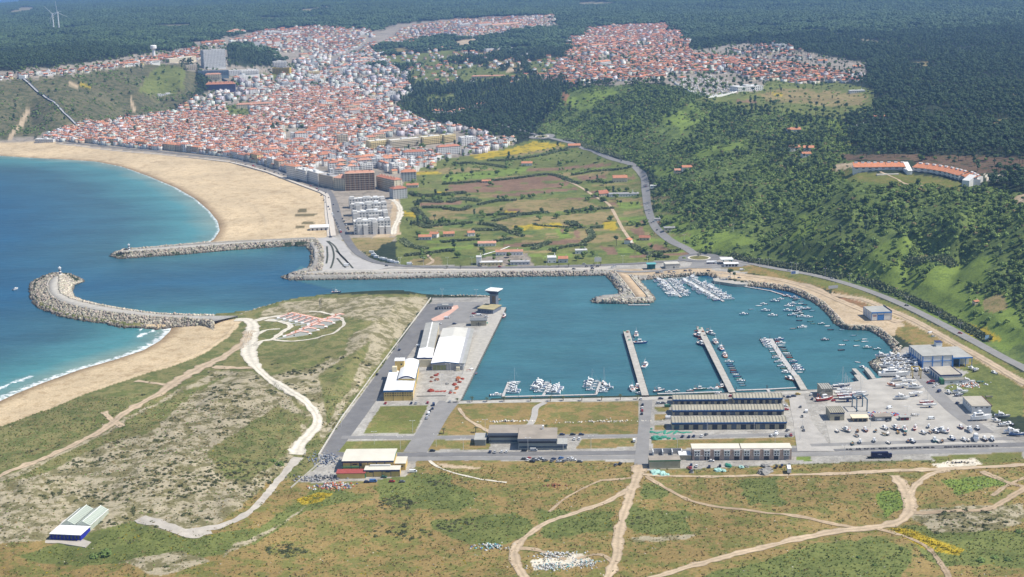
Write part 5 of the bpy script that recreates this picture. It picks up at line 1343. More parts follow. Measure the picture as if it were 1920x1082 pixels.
for k in range(6):
    hut(520 + 11.2*k,599.5 + 2.5*k,25,['grey fisher hut at the sea end of the upper row','coral edged hut second from the sea end of the upper row','coral edged hut third from the sea end of the upper row','coral edged hut fourth from the sea end of the upper row','coral edged hut fifth from the sea end of the upper row','coral edged hut closing the upper row by the loop path'][k])
for k in range(6):
    hut(531 + 15.3*k,634.5 - 6.6*k,27,['coral edged hut at the track end of the lower row','coral edged hut second from the track end of the lower row','coral edged hut third from the track end of the lower row','coral edged hut fourth from the track end of the lower row','coral edged hut fifth from the track end of the lower row','coral edged hut at the far bend of the lower row'][k])

# beacons, walls, station, misc harbour structures
def beacon(px,py,h0,label,s=1.0):
    r = empty('beacon',PH(px,py,h0),0,label,'beacon')
    M_ST = (M_WHITE,mat('beacon_dark',(.03,.05,.09),.6,.1,.5))
    for k in range(5):
        MB().lathe((0,0,k*1.7*s),[(1.7*s - .08*k,0),(1.7*s - .08*(k + 1),1.7*s)],12).build('band',M_ST[k % 2],r)
    MB().lathe((0,0,8.5*s),[(2.0*s,0),(2.0*s,.3),(.8*s,.3),(.8*s,1.4*s),(0.1,1.9*s)],10).build('lantern',M_WHITE,r)
beacon(113,515.5,6.1,'blue and white banded beacon on the hook breakwater',.95)
beacon(242,468.5,5.6,'small banded beacon on the straight breakwater',.75)

def wall_thing(name,label,pts,h0,ht,wd,m,posts=0,ground_pts=False):
    P = [PH(*p,h0) if not ground_pts else W(*p) for p in pts]
    r = empty(name,P[0],0,label,'wall' if 'wall' in name else 'fence')
    for a,b in zip(P[:-1],P[1:]):
        d = b - a; az = math.atan2(d.y,d.x); n = max(1,int(d.length/12))
        for k in range(n):
            c = a + d*(k/n); L = d.length/n
            zz = c.z if not ground_pts else G1(c.x,c.y)
            o = MB().box(0,L - .05,-wd/2,wd/2,-.4,ht).build('panel',m,r); o.location = Vector((c.x,c.y,zz)) - P[0]; o.rotation_euler = (0,0,az)
            if posts:
                q = MB().box(-.2,.2,-.2,.2,-.4,ht + posts).build('post',m,r); q.location = Vector((c.x,c.y,zz)) - P[0]; q.rotation_euler = (0,0,az)
wall_thing('boundary_wall','pale boundary wall with posts between dune and quay road',[(597,856),(640,786),(700,704),(760,624),(808,560)],3.0,1.5,.5,M_WALL,.8)
wall_thing('retaining_wall','low pale wall along the top of the beach promenade',[(330,293.5),(430,305),(500,323.5),(560,347),(600,362),(611,369),(614.5,400),(620.5,444)],5.2,1.3,.5,M_SETT)
wall_thing('yard_wall','low concrete wall round the yard of the ochre works',[(545,916),(600,868)],3.0,1.0,.4,M_CONC2)
wall_thing('quay_wall','low wall between the net yard and the market hall',[(781,744),(836,743)],3.0,1.0,.4,M_CONC2)

b = Bld('station_canopy','flat white filling station canopy on teal posts',(1352,496.5),(1376,496),4.2,'canopy')
b.box('roof',M_LGREY,0,b.w,0,14,5.0,5.7); b.box('trim',M_TEAL,-.1,b.w + .1,-.15,-.01,5.0,5.7)
for x in (.25,.75): b.box('post',M_TEAL,b.w*x - .3,b.w*x + .3,6,6.6,0,5.0)
b.box('pump_island',M_TEAL,b.w*.3,b.w*.7,5,7,0,1.6)
b = Bld('station_shop','pale flat roofed filling station shop',(1358,500.5),(1385,500),4.2)
b.box('wall',M_LGREY,0,b.w,0,8,0,3.2); b.box('roof',M_WHITE,-.3,b.w + .3,-.3,8.3,3.2,3.6); b.row('window',M_GLASS,'F',1,b.w - 1,4,.4,2.4,2.2)
b = Bld('customs_house','plain beige flat roofed block beside the service lane',(1248,504),(1274,503),4.2)
b.box('wall',M_WALL,0,b.w,0,12,0,5.0); b.box('roof',mat('pale_tan_roof',(.52,.49,.42),.9,.1,.2),-.3,b.w + .3,-.3,12.3,5.0,5.4); b.item('door',M_DOOR,'F',b.w*.6,.05,1.4,2.2)
b = Bld('kiosk','teal roofed kiosk beside the service lane',(1214,505.5),(1230,505),4.2,'kiosk')
b.box('roof',mat('teal_roof',(.12,.36,.36),.7,.1,.3),-.5,b.w + .5,-.5,8.5,5.6,6.1); b.box('wall',M_TEAL,.5,b.w - .5,3,7,0,5.6)
for x in (.1,.5,.9): b.box('post',M_TEAL,b.w*x - .2,b.w*x + .2,0,.4,0,5.6)
b = Bld('beach_marquee','long white marquee standing on the sand beside the promenade',(581.5,432.5),(616,431.5),5.0,'marquee')
b.box('wall',M_LGREY,0,b.w,0,12,0,4.2); b.gable('roof',M_ROOFW,0,b.w,0,12,4.2,2.2,'x',.5); b.row('opening',M_DOOR,'F',.5,b.w - .5,4,.05,2,2.4)

# crescent hotel
def hotel():
    cen = [(1600,322.5),(1632,322.5),(1664,322),(1700,322.0)]
    cen2 = [(1710,322.5),(1740,326),(1770,331),(1797,338.5)]
    cen3 = [(1802,338),(1818,346),(1842,341)]
    z0 = 88.0
    root = empty('crescent_hotel',PH(1700,322,z0),0,'long curved white hotel with arcades and orange tiled roof above the wooded slope','hotel')
    def wing(front,n,arches=True):
        A = resample(at_h(*np.array(front,float).T,z0),n + 1)
        for k in range(n):
            a,b = Vector(A[k]),Vector(A[k + 1]); d = b - a; L = d.length; az = math.atan2(d.y,d.x)
            loc = Vector((a.x,a.y,min(z0,G1(a.x,a.y)) - .2)) - root.location
            zt = z0 - loc.z - root.location.z
            def put(mb,nm,m,par=None):
                o = mb.build(nm,m,root); o.location = loc; o.rotation_euler = (0,0,az)
                return o
            put(MB().box(0,L + .02,.6,12,-3,zt + 5.6),'wall',M_LGREY)
            r = 4.2
            put(MB().add([(-.05,-.4,zt + 5.6),(L + .05,-.4,zt + 5.6),(L + .05,12.4,zt + 5.6 + r),(-.05,12.4,zt + 5.6 + r),(-.05,-.4,zt + 5.9),(L + .05,-.4,zt + 5.9),(L + .05,12.4,zt + 5.9 + r),(-.05,12.4,zt + 5.9 + r)],[(3,2,1,0),(4,5,6,7),(0,1,5,4),(1,2,6,5),(2,3,7,6),(3,0,4,7)]),'roof',M_TILE)
            put(MB().box(L*.25,L*.75,9.5,11.5,zt + 9.0,zt + 10.6),'dormer',M_WHITE)
            put(MB().box(-.25,.25,-.3,12,zt + 5.95,zt + 6.3),'party_wall',M_WHITE) if k % 2 == 0 else None
            put(MB().box(0,L + .02,-.3,.6,zt + 3.0,zt + 3.5),'balcony',M_WHITE)
            # arcade: flat arch faces, the shade of the recess put into their colour
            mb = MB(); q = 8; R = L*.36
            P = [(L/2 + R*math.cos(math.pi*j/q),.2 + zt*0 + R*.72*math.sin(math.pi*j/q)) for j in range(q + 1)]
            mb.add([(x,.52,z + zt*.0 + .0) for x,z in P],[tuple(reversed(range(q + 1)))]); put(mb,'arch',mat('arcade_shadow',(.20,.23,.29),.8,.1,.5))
            put(MB().box(L*.3,L*.7,.48,.55,zt + 3.8,zt + 4.9),'window',M_GLASS)
    wing(cen,8); wing(cen2,9); wing(cen3[:2],3)
    # stair block with bright sloping roof and end gable
    p = PH(1698,325,z0) - root.location
    MB().box(0,5.5,-8,12,-2,4).build('stair_block',M_WHITE,root).location = p
    mb = MB().add([(0,-9,4),(5.5,-9,4),(5.5,12,11.5),(0,12,11.5),(0,-9,4.4),(5.5,-9,4.4),(5.5,12,11.9),(0,12,11.9)],[(3,2,1,0),(4,5,6,7),(0,1,5,4),(1,2,6,5),(2,3,7,6),(3,0,4,7)])
    mb.build('stair_roof',M_ROOFW,root).location = p
    a,c = PH(1817,347.5,z0),PH(1843,342,z0); d = c - a
    o = MB().add([(0,0,-3),(d.length,0,-3),(d.length,0,7),(d.length*.5,0,10),(0,0,5),(0,9,-3),(d.length,9,-3),(d.length,9,7),(d.length*.5,9,10),(0,9,5)],[(0,1,2,3,4),(9,8,7,6,5),(0,5,6,1),(1,6,7,2),(2,7,8,3),(3,8,9,4),(4,9,5,0)]).build('end_gable',M_LGREY,root)
    o.location = a - root.location; o.rotation_euler = (0,0,math.atan2(d.y,d.x))
    MB().box(-1,25,0,4,0,2.2).build('pool_terrace',M_WALL,root).location = PH(1646,330.5,86.5) - root.location
hotel()
# ------------------------------------------------------------------ boats
HULLC = {'white': (.78,.78,.76),'blue': (.05,.13,.33),'navy': (.03,.05,.12),'red': (.42,.05,.04),'green': (.06,.22,.16),'pale blue': (.30,.48,.58),'grey': (.36,.36,.35),'orange': (.60,.16,.04),'yellow': (.60,.42,.06),'teal': (.10,.38,.36),'brown': (.20,.11,.06)}
def hull_mat(c):
    return mat('hull_' + c.replace(' ','_'),HULLC[c],.35,.08,.8,spec=.4)
M_DECK = mat('boat_deck',(.74,.72,.67),.7,.12,1.2)
M_WOOD = mat('boat_wood',(.28,.17,.09),.7,.2,2)
M_MAST = mat('mast_alloy',(.62,.62,.62),.4,.05,1,metal=.3)
M_ANTI = mat('antifouling',(.25,.05,.04),.7,.15,1)
M_ANTIB = mat('antifouling_blue',(.04,.07,.22),.7,.15,1)
M_CANV = mat('canvas_cover',(.22,.26,.34),.9,.12,1)

def hull_shape(L,B,fb,draft,flare=1.25,open_=False,n=9):
    P = []; F = []
    for i in range(n):
        t = i/(n - 1)
        hb = B/2*(1 - max(0,(t - .42)/.58) ** 2.3)*(.86 + .14*min(1,t/.35))
        hb = max(hb,.02)
        zs = fb*(1 + .42*t*t + .04*(1 - t)); kz = -draft*(1 - max(0,(t - .72)/.28) ** 2)
        x = -L/2 + L*t
        rk = .08*L*max(0,t - .8)/.2
        P += [(x + rk*.9,hb,zs),(x,hb/flare*.92,.12),(x - rk*.3,0,kz),(x,-hb/flare*.92,.12),(x + rk*.9,-hb,zs)]
    for i in range(n - 1):
        for j in range(4):
            F.append((i*5 + j,i*5 + j + 1,(i + 1)*5 + j + 1,(i + 1)*5 + j))
    F.append((4,3,2,1,0))
    D = []; m = len(P)
    dz = -.12 if not open_ else -.55*fb
    k = .9
    V2 = [(P[i*5][0]*.985,P[i*5][1]*k,P[i*5][2] + (dz if open_ else -.10)) for i in range(n)] + [(P[i*5][0]*.985,-P[i*5][1]*k,P[i*5][2] + (dz if open_ else -.10)) for i in range(n)]
    F2 = [(i,n + i,n + i + 1,i + 1) for i in range(n - 1)]
    rim = [((i*5),m + i,m + i + 1,(i + 1)*5) for i in range(n - 1)] + [((i + 1)*5 + 4,m + n + i + 1,m + n + i,i*5 + 4) for i in range(n - 1)] + [(0,4,m + n,m)]
    return P,F,V2,F2,rim

def boat(kind,colr):
    r = empty(kind,(0,0,-200))
    dims = {'motorboat': (7.2,2.6,.95,.35),'cabin_cruiser': (11.0,3.6,1.35,.5),'sailing_yacht': (10.5,3.2,1.05,.6),'fishing_boat': (12.5,4.2,1.5,.8),'skiff': (5.4,2.0,.62,.25)}[kind]
    L,B,fb,dr = dims
    P,F,V2,F2,rim = hull_shape(L,B,fb,dr,1.25,kind == 'skiff')
    mb = MB(); mb.add(P + V2,F + rim); h = mb.build('hull',hull_mat(colr),r)
    MB().add(V2,F2).build('deck',M_DECK if kind != 'skiff' else (M_WOOD if colr not in ('white',) else M_DECK),r)
    def cabin(x0,x1,w0,w1,z0,z1,m,slope=.5,nm='cabin',par=None):
        V = [(x0,-w0/2,z0),(x1,-w0/2*.8,z0),(x1,w0/2*.8,z0),(x0,w0/2,z0),(x0,-w1/2,z1),(x1 - slope,-w1/2*.8,z1),(x1 - slope,w1/2*.8,z1),(x0,w1/2,z1)]
        return MB().add(V,[(4,5,6,7),(0,1,5,4),(1,2,6,5),(2,3,7,6),(3,0,4,7)]).build(nm,m,par or r)
    def glaz(x0,x1,w,z0,z1,slope,par):
        return MB().add([(x1 - slope*.1 + .03,-w*.38,z0),(x1 - slope*.1 + .03,w*.38,z0),(x1 - slope + .05,w*.36,z1),(x1 - slope + .05,-w*.36,z1)],[(0,1,2,3)]).box(x0 + .3,x1 - slope - .2,-w/2 - .02,w/2 + .02,z0 + .05,z1 - .1).build('windscreen',M_GLASS,par)
    if kind == 'motorboat':
        c = cabin(-.6,2.2,1.9,1.6,fb,fb + 1.15,M_WHITE,1.0); glaz(-.6,2.2,1.85,fb + .35,fb + .95,1.0,c)
        MB().box(-L/2 - .55,-L/2 + .05,-.3,.3,-.1,1.2).build('outboard_motor',M_BLACK,r); MB().box(-2.6,-1.9,-.9,.9,fb - .1,fb + .35).build('bench',M_CANV,r)
    elif kind == 'cabin_cruiser':
        c = cabin(-2.6,3.0,3.0,2.6,fb,fb + 1.5,M_WHITE,1.9); glaz(-2.6,3.0,2.95,fb + .6,fb + 1.3,1.9,c)
        c2 = cabin(-2.4,.7,2.4,2.2,fb + 1.5,fb + 2.2,M_WHITE,.5,'flybridge'); MB().box(-4.9,-2.9,-1.3,1.3,fb - .05,fb + .4).build('cockpit_seat',M_CANV,r)
        MB().tube((-1.6,-1.1,fb + 2.1),(-2.2,-1.1,fb + 3.1),.07,n=5).tube((-1.6,1.1,fb + 2.1),(-2.2,1.1,fb + 3.1),.07,n=5).box(-2.5,-1.9,-1.2,1.2,fb + 3.05,fb + 3.2).build('radar_arch',M_WHITE,r)
        MB().tube((3.5,-1.05,fb + .4),(3.5,-1.05,fb + 1.1),.03,n=4).tube((3.5,1.05,fb + .4),(3.5,1.05,fb + 1.1),.03,n=4).tube((3.5,-1.05,fb + 1.1),(5.3,0,fb + 1.3),.03,n=4).tube((3.5,1.05,fb + 1.1),(5.3,0,fb + 1.3),.03,n=4).build('bow_rail',M_MAST,r)
    elif kind == 'sailing_yacht':
        c = cabin(-1.6,2.6,2.0,1.6,fb,fb + .55,M_WHITE,.7); glaz(-1.6,2.6,1.9,fb + .12,fb + .5,.7,c)
        MB().tube((.9,0,fb),(.9,0,13.2),.11,.08,6).build('mast',M_MAST,r); MB().tube((.9,0,fb + 1.5),(-3.6,0,fb + 1.4),.16,n=6).build('boom',M_CANV,r)
        mb = MB()
        for q in ((5.0,0,fb + .4),(-5.0,0,fb),(.6,-1.5,fb),(.6,1.5,fb)): mb.tube((.9,0,13.0),q,.025,n=3)
        mb.build('rigging',M_MAST,r); MB().box(-4.6,-2.0,-.9,.9,fb - .35,fb - .06).build('cockpit',M_DECK,r)
        MB().box(-.7,.9,-.12,.12,-2.0,-.3).build('keel',M_ANTIB,r)
    elif kind == 'fishing_boat':
        c = cabin(-1.4,2.0,2.4,2.2,fb,fb + 2.4,M_WHITE,.3,'wheelhouse'); glaz(-1.4,2.0,2.35,fb + 1.2,fb + 2.0,.3,c)
        MB().tube((-.4,0,fb + 2.3),(-.4,0,fb + 6.2),.10,n=6).tube((-.4,0,fb + 5),(-4.2,0,fb + 3.4),.07,n=5).build('mast',M_MAST,r)
        MB().tube((-4.8,-1.5,fb),(-4.8,-1.5,fb + 3),.11,n=6).tube((-4.8,1.5,fb),(-4.8,1.5,fb + 3),.11,n=6).tube((-4.8,-1.5,fb + 3),(-4.8,1.5,fb + 3),.11,n=6).build('gallows',hull_mat('orange'),r)
        MB().blob((-3.2,.2,fb - .1),1.1,1.2,.8,3).build('net_heap',mat('net_rust',(.30,.09,.04),.95,.3,2),r); MB().box(2.9,4.2,-.8,.8,fb + .1,fb + .75).build('winch',M_STEEL,r)
        MB().lathe((-2.3,0,fb),[(.35,0),(.35,.9),(.2,1.0)],8).build('capstan',hull_mat('blue'),r)
    else:
        for x in (-1.5,0,1.3): MB().box(x - .14,x + .14,-.85,.85,fb*.62,fb*.72).build('thwart',M_WOOD,r)
        MB().box(-L/2 - .4,-L/2 + .05,-.2,.2,-.1,.95).build('outboard_motor',M_BLACK,r)
    return Proto(r)
_boats = {}
def put_boat(kind,colr,px,py,az,label,group,h=0.0,s=None,loc=None):
    k = (kind,colr)
    if k not in _boats: _boats[k] = boat(kind,colr)
    s = s or rng.uniform(.92,1.12)
    o = _boats[k].put(loc or PH(px,py,h),az,label,group,(s,s,s),{'motorboat': 'boat','cabin_cruiser': 'boat','sailing_yacht': 'sailboat','fishing_boat': 'fishing boat','skiff': 'dinghy'}[kind])
    return o
NAME = {'motorboat': 'motorboat','cabin_cruiser': 'cabin cruiser','sailing_yacht': 'sailing yacht','fishing_boat': 'fishing boat','skiff': 'open skiff'}
def berth(a,b,side,n,kinds,where,group,off=1.6,t0=.02,t1=.98,jit=.05,bowout=.25):
    A,B = PH(*a,0),PH(*b,0); d = (B - A); L = d.length; d.normalize(); nrm = Vector((-d.y,d.x,0))*side
    for k in range(n):
        t = t0 + (t1 - t0)*(k + .5)/n
        kind,colr = rng.choice(kinds)
        ln = {'motorboat': 7.2,'cabin_cruiser': 11,'sailing_yacht': 10.5,'fishing_boat': 12.5,'skiff': 5.4}[kind]
        p = A + d*(L*t) + nrm*(off + ln*.5)
        az = math.atan2(nrm.y,nrm.x) + (math.pi if rng.random() > bowout else 0) + rng.uniform(-jit,jit)
        put_boat(kind,colr,0,0,az,f'{colr} {NAME[kind]} {where}',group,s=rng.uniform(.95,1.2),loc=p)
MZ = [('cabin_cruiser','white')]*4 + [('motorboat','white')]*5 + [('sailing_yacht','white')] + [('motorboat','blue')]
berth((1245,524),(1277,557),1,17,MZ,'berthed at the marina pontoon nearest the sandy mole','marina boats',t1=1.0); berth((1245,524),(1277,557),-1,17,MZ,'berthed at the marina pontoon nearest the sandy mole','marina boats')
berth((1283,521),(1357,565),1,25,MZ,'berthed at the longer marina pontoon','marina boats'); berth((1283,521),(1357,565),-1,23,MZ,'berthed at the longer marina pontoon','marina boats',t0=.08)
SP = [('cabin_cruiser','white')]*3 + [('motorboat','white')]*3
berth((953,719),(943,743),1,5,SP,'on the E shaped south pontoon','south pontoon boats',t1=.85); berth((1032,719),(1018,742),-1,5,SP,'on the E shaped south pontoon','south pontoon boats',t1=.85); berth((1032,719),(1018,742),1,5,SP,'on the E shaped south pontoon','south pontoon boats',t0=.2,t1=.88)
berth((1126,716),(1117,740),-1,4,SP,'on the E shaped south pontoon','south pontoon boats',t1=.8); berth((1126,716),(1117,740),1,3,SP,'on the E shaped south pontoon','south pontoon boats',t0=.4,t1=.9)
put_boat('motorboat','white',930,742.5,.1,'white motorboat tied off the left end of the E shaped pontoon','south pontoon boats',s=1.35); put_boat('sailing_yacht','white',963,719,.15,'lone masted yacht on the first finger of the E shaped pontoon','south pontoon boats')
put_boat('sailing_yacht','white',1112,717,3.2,'masted yacht on the left of the last finger of the E shaped pontoon','south pontoon boats',s=.9); put_boat('sailing_yacht','brown',1133,720,1.7,'dark hulled masted yacht outside the last finger of the E shaped pontoon','south pontoon boats')
SK = [('skiff',c) for c in ('white','blue','white','red','green','pale blue','navy','teal','grey')] + [('motorboat','white')]*3 + [('motorboat','blue')]
berth((1444,635),(1490,703),1,17,SK,'moored at the dinghy pontoon','dinghies at the pontoons',2.6); berth((1444,635),(1490,703),-1,17,SK,'moored at the dinghy pontoon','dinghies at the pontoons',2.6)
put_boat('motorboat','blue',1461,637.5,.1,'bright blue motorboat at the head of the dinghy pontoon','dinghies at the pontoons',s=1.2); put_boat('motorboat','orange',1481,712,2.2,'orange rescue boat beside the concrete ramp','dinghies at the pontoons',s=1.5)
berth((1356,677),(1386,727),1,12,SK,'moored along the second pier','dinghies at the pontoons',.8)
FB = lambda c,x,y,a,t: put_boat('fishing_boat',c,x,y,a,t,'fishing boats at the piers')
FB('teal',1193,630,1.5,'small teal fishing boat off the tip of the first pier'); FB('blue',1199,644,-.1,'blue fishing boat beside the teal one at the first pier'); FB('pale blue',1210,688,1.2,'pale blue fishing boat with white mast halfway along the first pier')
FB('green',1195,728,1.5,'green fishing boat at the foot of the first pier'); FB('white',1185,731,1.7,'white fishing boat outside the green one at the first pier foot'); put_boat('motorboat','white',1199,739,-.9,'white motorboat squeezed against the foot of the first pier','dinghies at the pontoons')
FB('red',1310,632,-1.2,'red decked fishing boat on the left of the second pier'); FB('navy',1315,647,-1.2,'navy fishing boat on the left of the second pier'); FB('white',1333,627,-1.0,'cream decked fishing boat off the tip of the second pier'); FB('grey',1341,643,1.7,'grey fishing boat off the right of the second pier'); FB('blue',1352,655,1.7,'blue fishing boat between a grey and a red one'); FB('orange',1359,668,1.6,'small orange fishing boat off the right of the second pier')
FB('red',945,594,1.3,'red fishing boat alone at the far end of the fish quay'); FB('blue',884,700,1.1,'blue and white trawler at the fish quay below the auction hall'); put_boat('skiff','blue',893,701,1.2,'blue tender tied outside the trawler','dinghies at the pontoons')
for (x,y),k,c in zip([(1236,734),(1254,736),(1268,734),(1294,733.5),(1312,731),(1332,729.5),(1342,730),(1353,727)],['fishing_boat','motorboat','motorboat','motorboat','fishing_boat','motorboat','motorboat','fishing_boat'],['navy','white','grey','red','green','white','white','orange']):
    put_boat(k,c,x,y,rng.uniform(-.2,.4),f'small {c} {NAME[k]} at the pontoon before the left shed','boats before the left shed',s=.8)
MOOR = [(823,424),(880,387),(932,362),(968,350),(980,398),(1032,433),(1047,329),(1090,315),(1147,366),(1175,350),(1220,372),(1235,385),(1142,398),(1177,430),(1240,440),(1225,418),(1222,467),(1290,445),(1300,473),(1327,488),(1245,518),(1386,493),(1425,508),(1450,533),(1530,533),(1177,526),(1245,330),(1260,353),(1280,385),(1315,398),(1408,607),(1565,612),(1612,576),(1645,612),(1692,602),(1695,620),(1530,645),(1637,650),(1712,665),(1788,675),(1528,680),(1190,320),(1170,360),(1250,375),(1215,400),(1232,345),(1200,310)]
BIG = {(823,424),(980,398),(1032,433),(1047,329),(1175,350),(1235,385),(1240,440),(1245,518),(1177,430),(1142,398),(1147,366)}
for q in MOOR:
    x,y = 1180 + q[0]/3.84,480 + q[1]/3.84
    big = q in BIG
    c = rng.choice(['white','white','white','pale blue','grey','green','navy','teal'] if not big else ['white','white','pale blue'])
    k = 'motorboat' if (big or rng.random() < .25) else 'skiff'
    put_boat(k,c,x,y,rng.choice((0,math.pi)) + rng.uniform(-.25,.25),f'{c} {NAME[k]} swinging on a mooring off the marina rocks','boats on moorings',s=1.25 if big else rng.uniform(.9,1.15))
for x,y,k,c in ((1367,531,'motorboat','white'),(1384,535,'motorboat','red'),(1392,537,'motorboat','blue'),(1425,542.5,'skiff','grey'),(1462,551,'skiff','red'),(1475,556,'motorboat','red'),(1489,559,'motorboat','blue')):
    put_boat(k,c,x,y,-.25,f'{c} {NAME[k]} tied to the crooked pontoon by the rocks','boats along the rocks')
put_boat('motorboat','white',29,543,1.2,'white motorboat heading out past the hook breakwater','boats under way',s=1.1); put_boat('fishing_boat','navy',630,549,.05,'dark fishing boat trailing a white wake into the harbour','boats under way',s=.8)
put_boat('skiff','white',1608,680,2.6,'white skiff at the travel lift finger','dinghies at the pontoons'); put_boat('motorboat','white',1618,690,2.4,'white motorboat inside the travel lift dock','dinghies at the pontoons')

# ---- boats ashore: on a cradle, so the keel clears the ground
M_CRADLE = mat('cradle_steel',(.10,.10,.11),.7,.2,1)
def cradle(loc,az,s,lab):
    r = empty('boat_cradle',loc,az,lab,'cradle','cradles under the boats ashore',(s,s,s))
    for x in (-1.8,1.8):
        MB().box(x - .12,x + .12,-1.1,1.1,0,.18).build('bearer',M_CRADLE,r)
        for y in (-1,1): MB().tube((x,y*1.1,.1),(x,y*.9,1.05),.07,n=5).build('prop',M_CRADLE,r)
def ashore(kind,c,px,py,az,where,s=1.0,lift=.75):
    p = PH(px,py,HB + .1)
    o = put_boat(kind,c,0,0,az,f'{c} {NAME[kind]} {where}','boats laid up ashore',s=s,loc=p + Vector((0,0,lift)))
    cradle(p,az,s,'steel cradle under a boat ' + where)
z6 = lambda x,y: (1500 + x/4.162,620 + y/4.162)
R1 = [(290,790,'skiff','white'),(360,785,'fishing_boat','grey'),(450,790,'skiff','brown'),(510,782,'motorboat','orange'),(590,788,'skiff','pale blue'),(660,768,'motorboat','white'),(745,770,'fishing_boat','navy'),(765,800,'skiff','yellow'),(815,780,'fishing_boat','teal'),(900,770,'fishing_boat','red'),(960,805,'motorboat','grey'),(1005,755,'motorboat','white'),(1015,800,'skiff','grey'),(1055,795,'motorboat','navy'),(1097,790,'cabin_cruiser','white'),(1155,795,'fishing_boat','grey'),(1255,760,'motorboat','red'),(1320,785,'cabin_cruiser','white'),(1385,770,'motorboat','navy'),(440,825,'skiff','pale blue'),(655,815,'skiff','green'),(690,812,'skiff','white'),(820,812,'skiff','navy')]
for x,y,k,c in R1: ashore(k,c,*z6(x,y),rng.uniform(1.1,2.2),'laid up on the gravel strip',rng.uniform(.85,1.05)*(.75 if k == 'fishing_boat' else 1))
R2 = [(410,888,'skiff','teal'),(470,875,'motorboat','white'),(580,865,'motorboat','white'),(690,880,'skiff','white'),(845,870,'skiff','blue'),(875,872,'motorboat','navy'),(1050,862,'motorboat','teal'),(1080,870,'skiff','white'),(1110,870,'skiff','navy'),(1185,850,'motorboat','blue'),(1280,860,'motorboat','white'),(1320,862,'skiff','white'),(1370,850,'cabin_cruiser','white'),(1440,855,'motorboat','brown'),(1500,855,'motorboat','white')]
for x,y,k,c in R2: ashore(k,c,*z6(x,y),rng.uniform(1.2,1.9),'in the row beside the harbour road',rng.uniform(.85,1.1))
for k in range(30):
    x,y = 640 + (k % 6)*43 + rng.uniform(-8,8) + (k // 6)*14,210 + (k // 6)*26 + rng.uniform(-5,5)
    ashore(rng.choice(['motorboat','motorboat','cabin_cruiser']),'white',*z6(x,y),rng.choice([.2,1.4,2.9]) + rng.uniform(-.2,.2),'packed into the boat park by the blue framed hall',rng.uniform(.9,1.1))
for x,y,c,s in ((320,455,'navy',1.25),(345,485,'white',1.1),(335,510,'white',1.2),(355,530,'red',1.25),(370,555,'navy',1.3),(460,510,'white',1.1),(470,530,'grey',1.1)): ashore('sailing_yacht',c,*z6(x,y),rng.uniform(-.1,.15),'with its mast up beside the blue gantry',s,1.9*s)
for x,y,k,c in ((770,392,'cabin_cruiser','white'),(720,432,'motorboat','orange'),(850,415,'sailing_yacht','white'),(800,448,'sailing_yacht','white'),(900,455,'cabin_cruiser','white'),(905,512,'sailing_yacht','white'),(795,535,'cabin_cruiser','white'),(985,578,'sailing_yacht','red'),(1010,600,'sailing_yacht','white'),(900,665,'skiff','white'),(930,310,'motorboat','white'),(985,318,'motorboat','white'),(1010,322,'motorboat','blue'),(190,545,'fishing_boat','red'),(1340,305,'motorboat','white'),(1375,318,'motorboat','grey'),(1515,340,'motorboat','white'),(1310,410,'cabin_cruiser','white'),(1250,490,'cabin_cruiser','white'),(1240,512,'motorboat','navy'),(1160,490,'motorboat','white'),(1405,408,'skiff','teal'),(1475,525,'skiff','grey'),(1575,680,'cabin_cruiser','grey'),(1530,712,'motorboat','white'),(1590,745,'motorboat','white'),(1635,738,'motorboat','navy'),(1690,820,'cabin_cruiser','blue'),(1650,800,'cabin_cruiser','white')):
    ashore(k,c,*z6(x,y),rng.uniform(-.3,.3) if k != 'motorboat' else rng.uniform(0,3),'standing on the boatyard concrete',rng.uniform(.95,1.1),1.9 if k == 'sailing_yacht' else .8)
# two big boats ashore
def big_boat(label,px,py,az,L,B,kind='catamaran'):
    p = PH(px,py,HB + .1) + Vector((0,0,1.0))
    r = empty('passenger_boat',p,az,label,'boat')
    P,F,V2,F2,rim = hull_shape(L,B,2.6,.8)
    MB().add(P + V2,F + rim).build('hull',hull_mat('white'),r); MB().add(V2,F2).build('deck',M_DECK,r)
    MB().add([(-L*.38,-B*.4,2.6),(L*.2,-B*.34,2.6),(L*.2,B*.34,2.6),(-L*.38,B*.4,2.6),(-L*.36,-B*.36,5.0),(L*.1,-B*.3,5.0),(L*.1,B*.3,5.0),(-L*.36,B*.36,5.0)],[(4,5,6,7),(0,1,5,4),(1,2,6,5),(2,3,7,6),(3,0,4,7)]).build('saloon',M_WHITE,r)
    for s in (-1,1):
        MB().box(-L*.3,L*.05,s*B*.385 - .04,s*B*.385 + .04,3.4,4.3).build('window_strip',M_GLASS,r)
    MB().box(-L*.15,0,-B*.25,B*.25,5.0,6.8).build('wheelhouse',M_WHITE,r); MB().tube((-L*.1,0,6.8),(-L*.12,0,9.5),.1,n=5).build('mast',M_MAST,r)
    for x in (-L*.3,0,L*.25): MB().box(x - .3,x + .3,-1.5,1.5,-1.0,-.2).build('keel_block',M_CRADLE,r)
big_boat('long white passenger boat propped on blocks beside the boat park',1676,706,-.03,25,6.0)
big_boat('white cruiser yacht propped up in front of the sail loft',1839,788,.1,15,4.2)
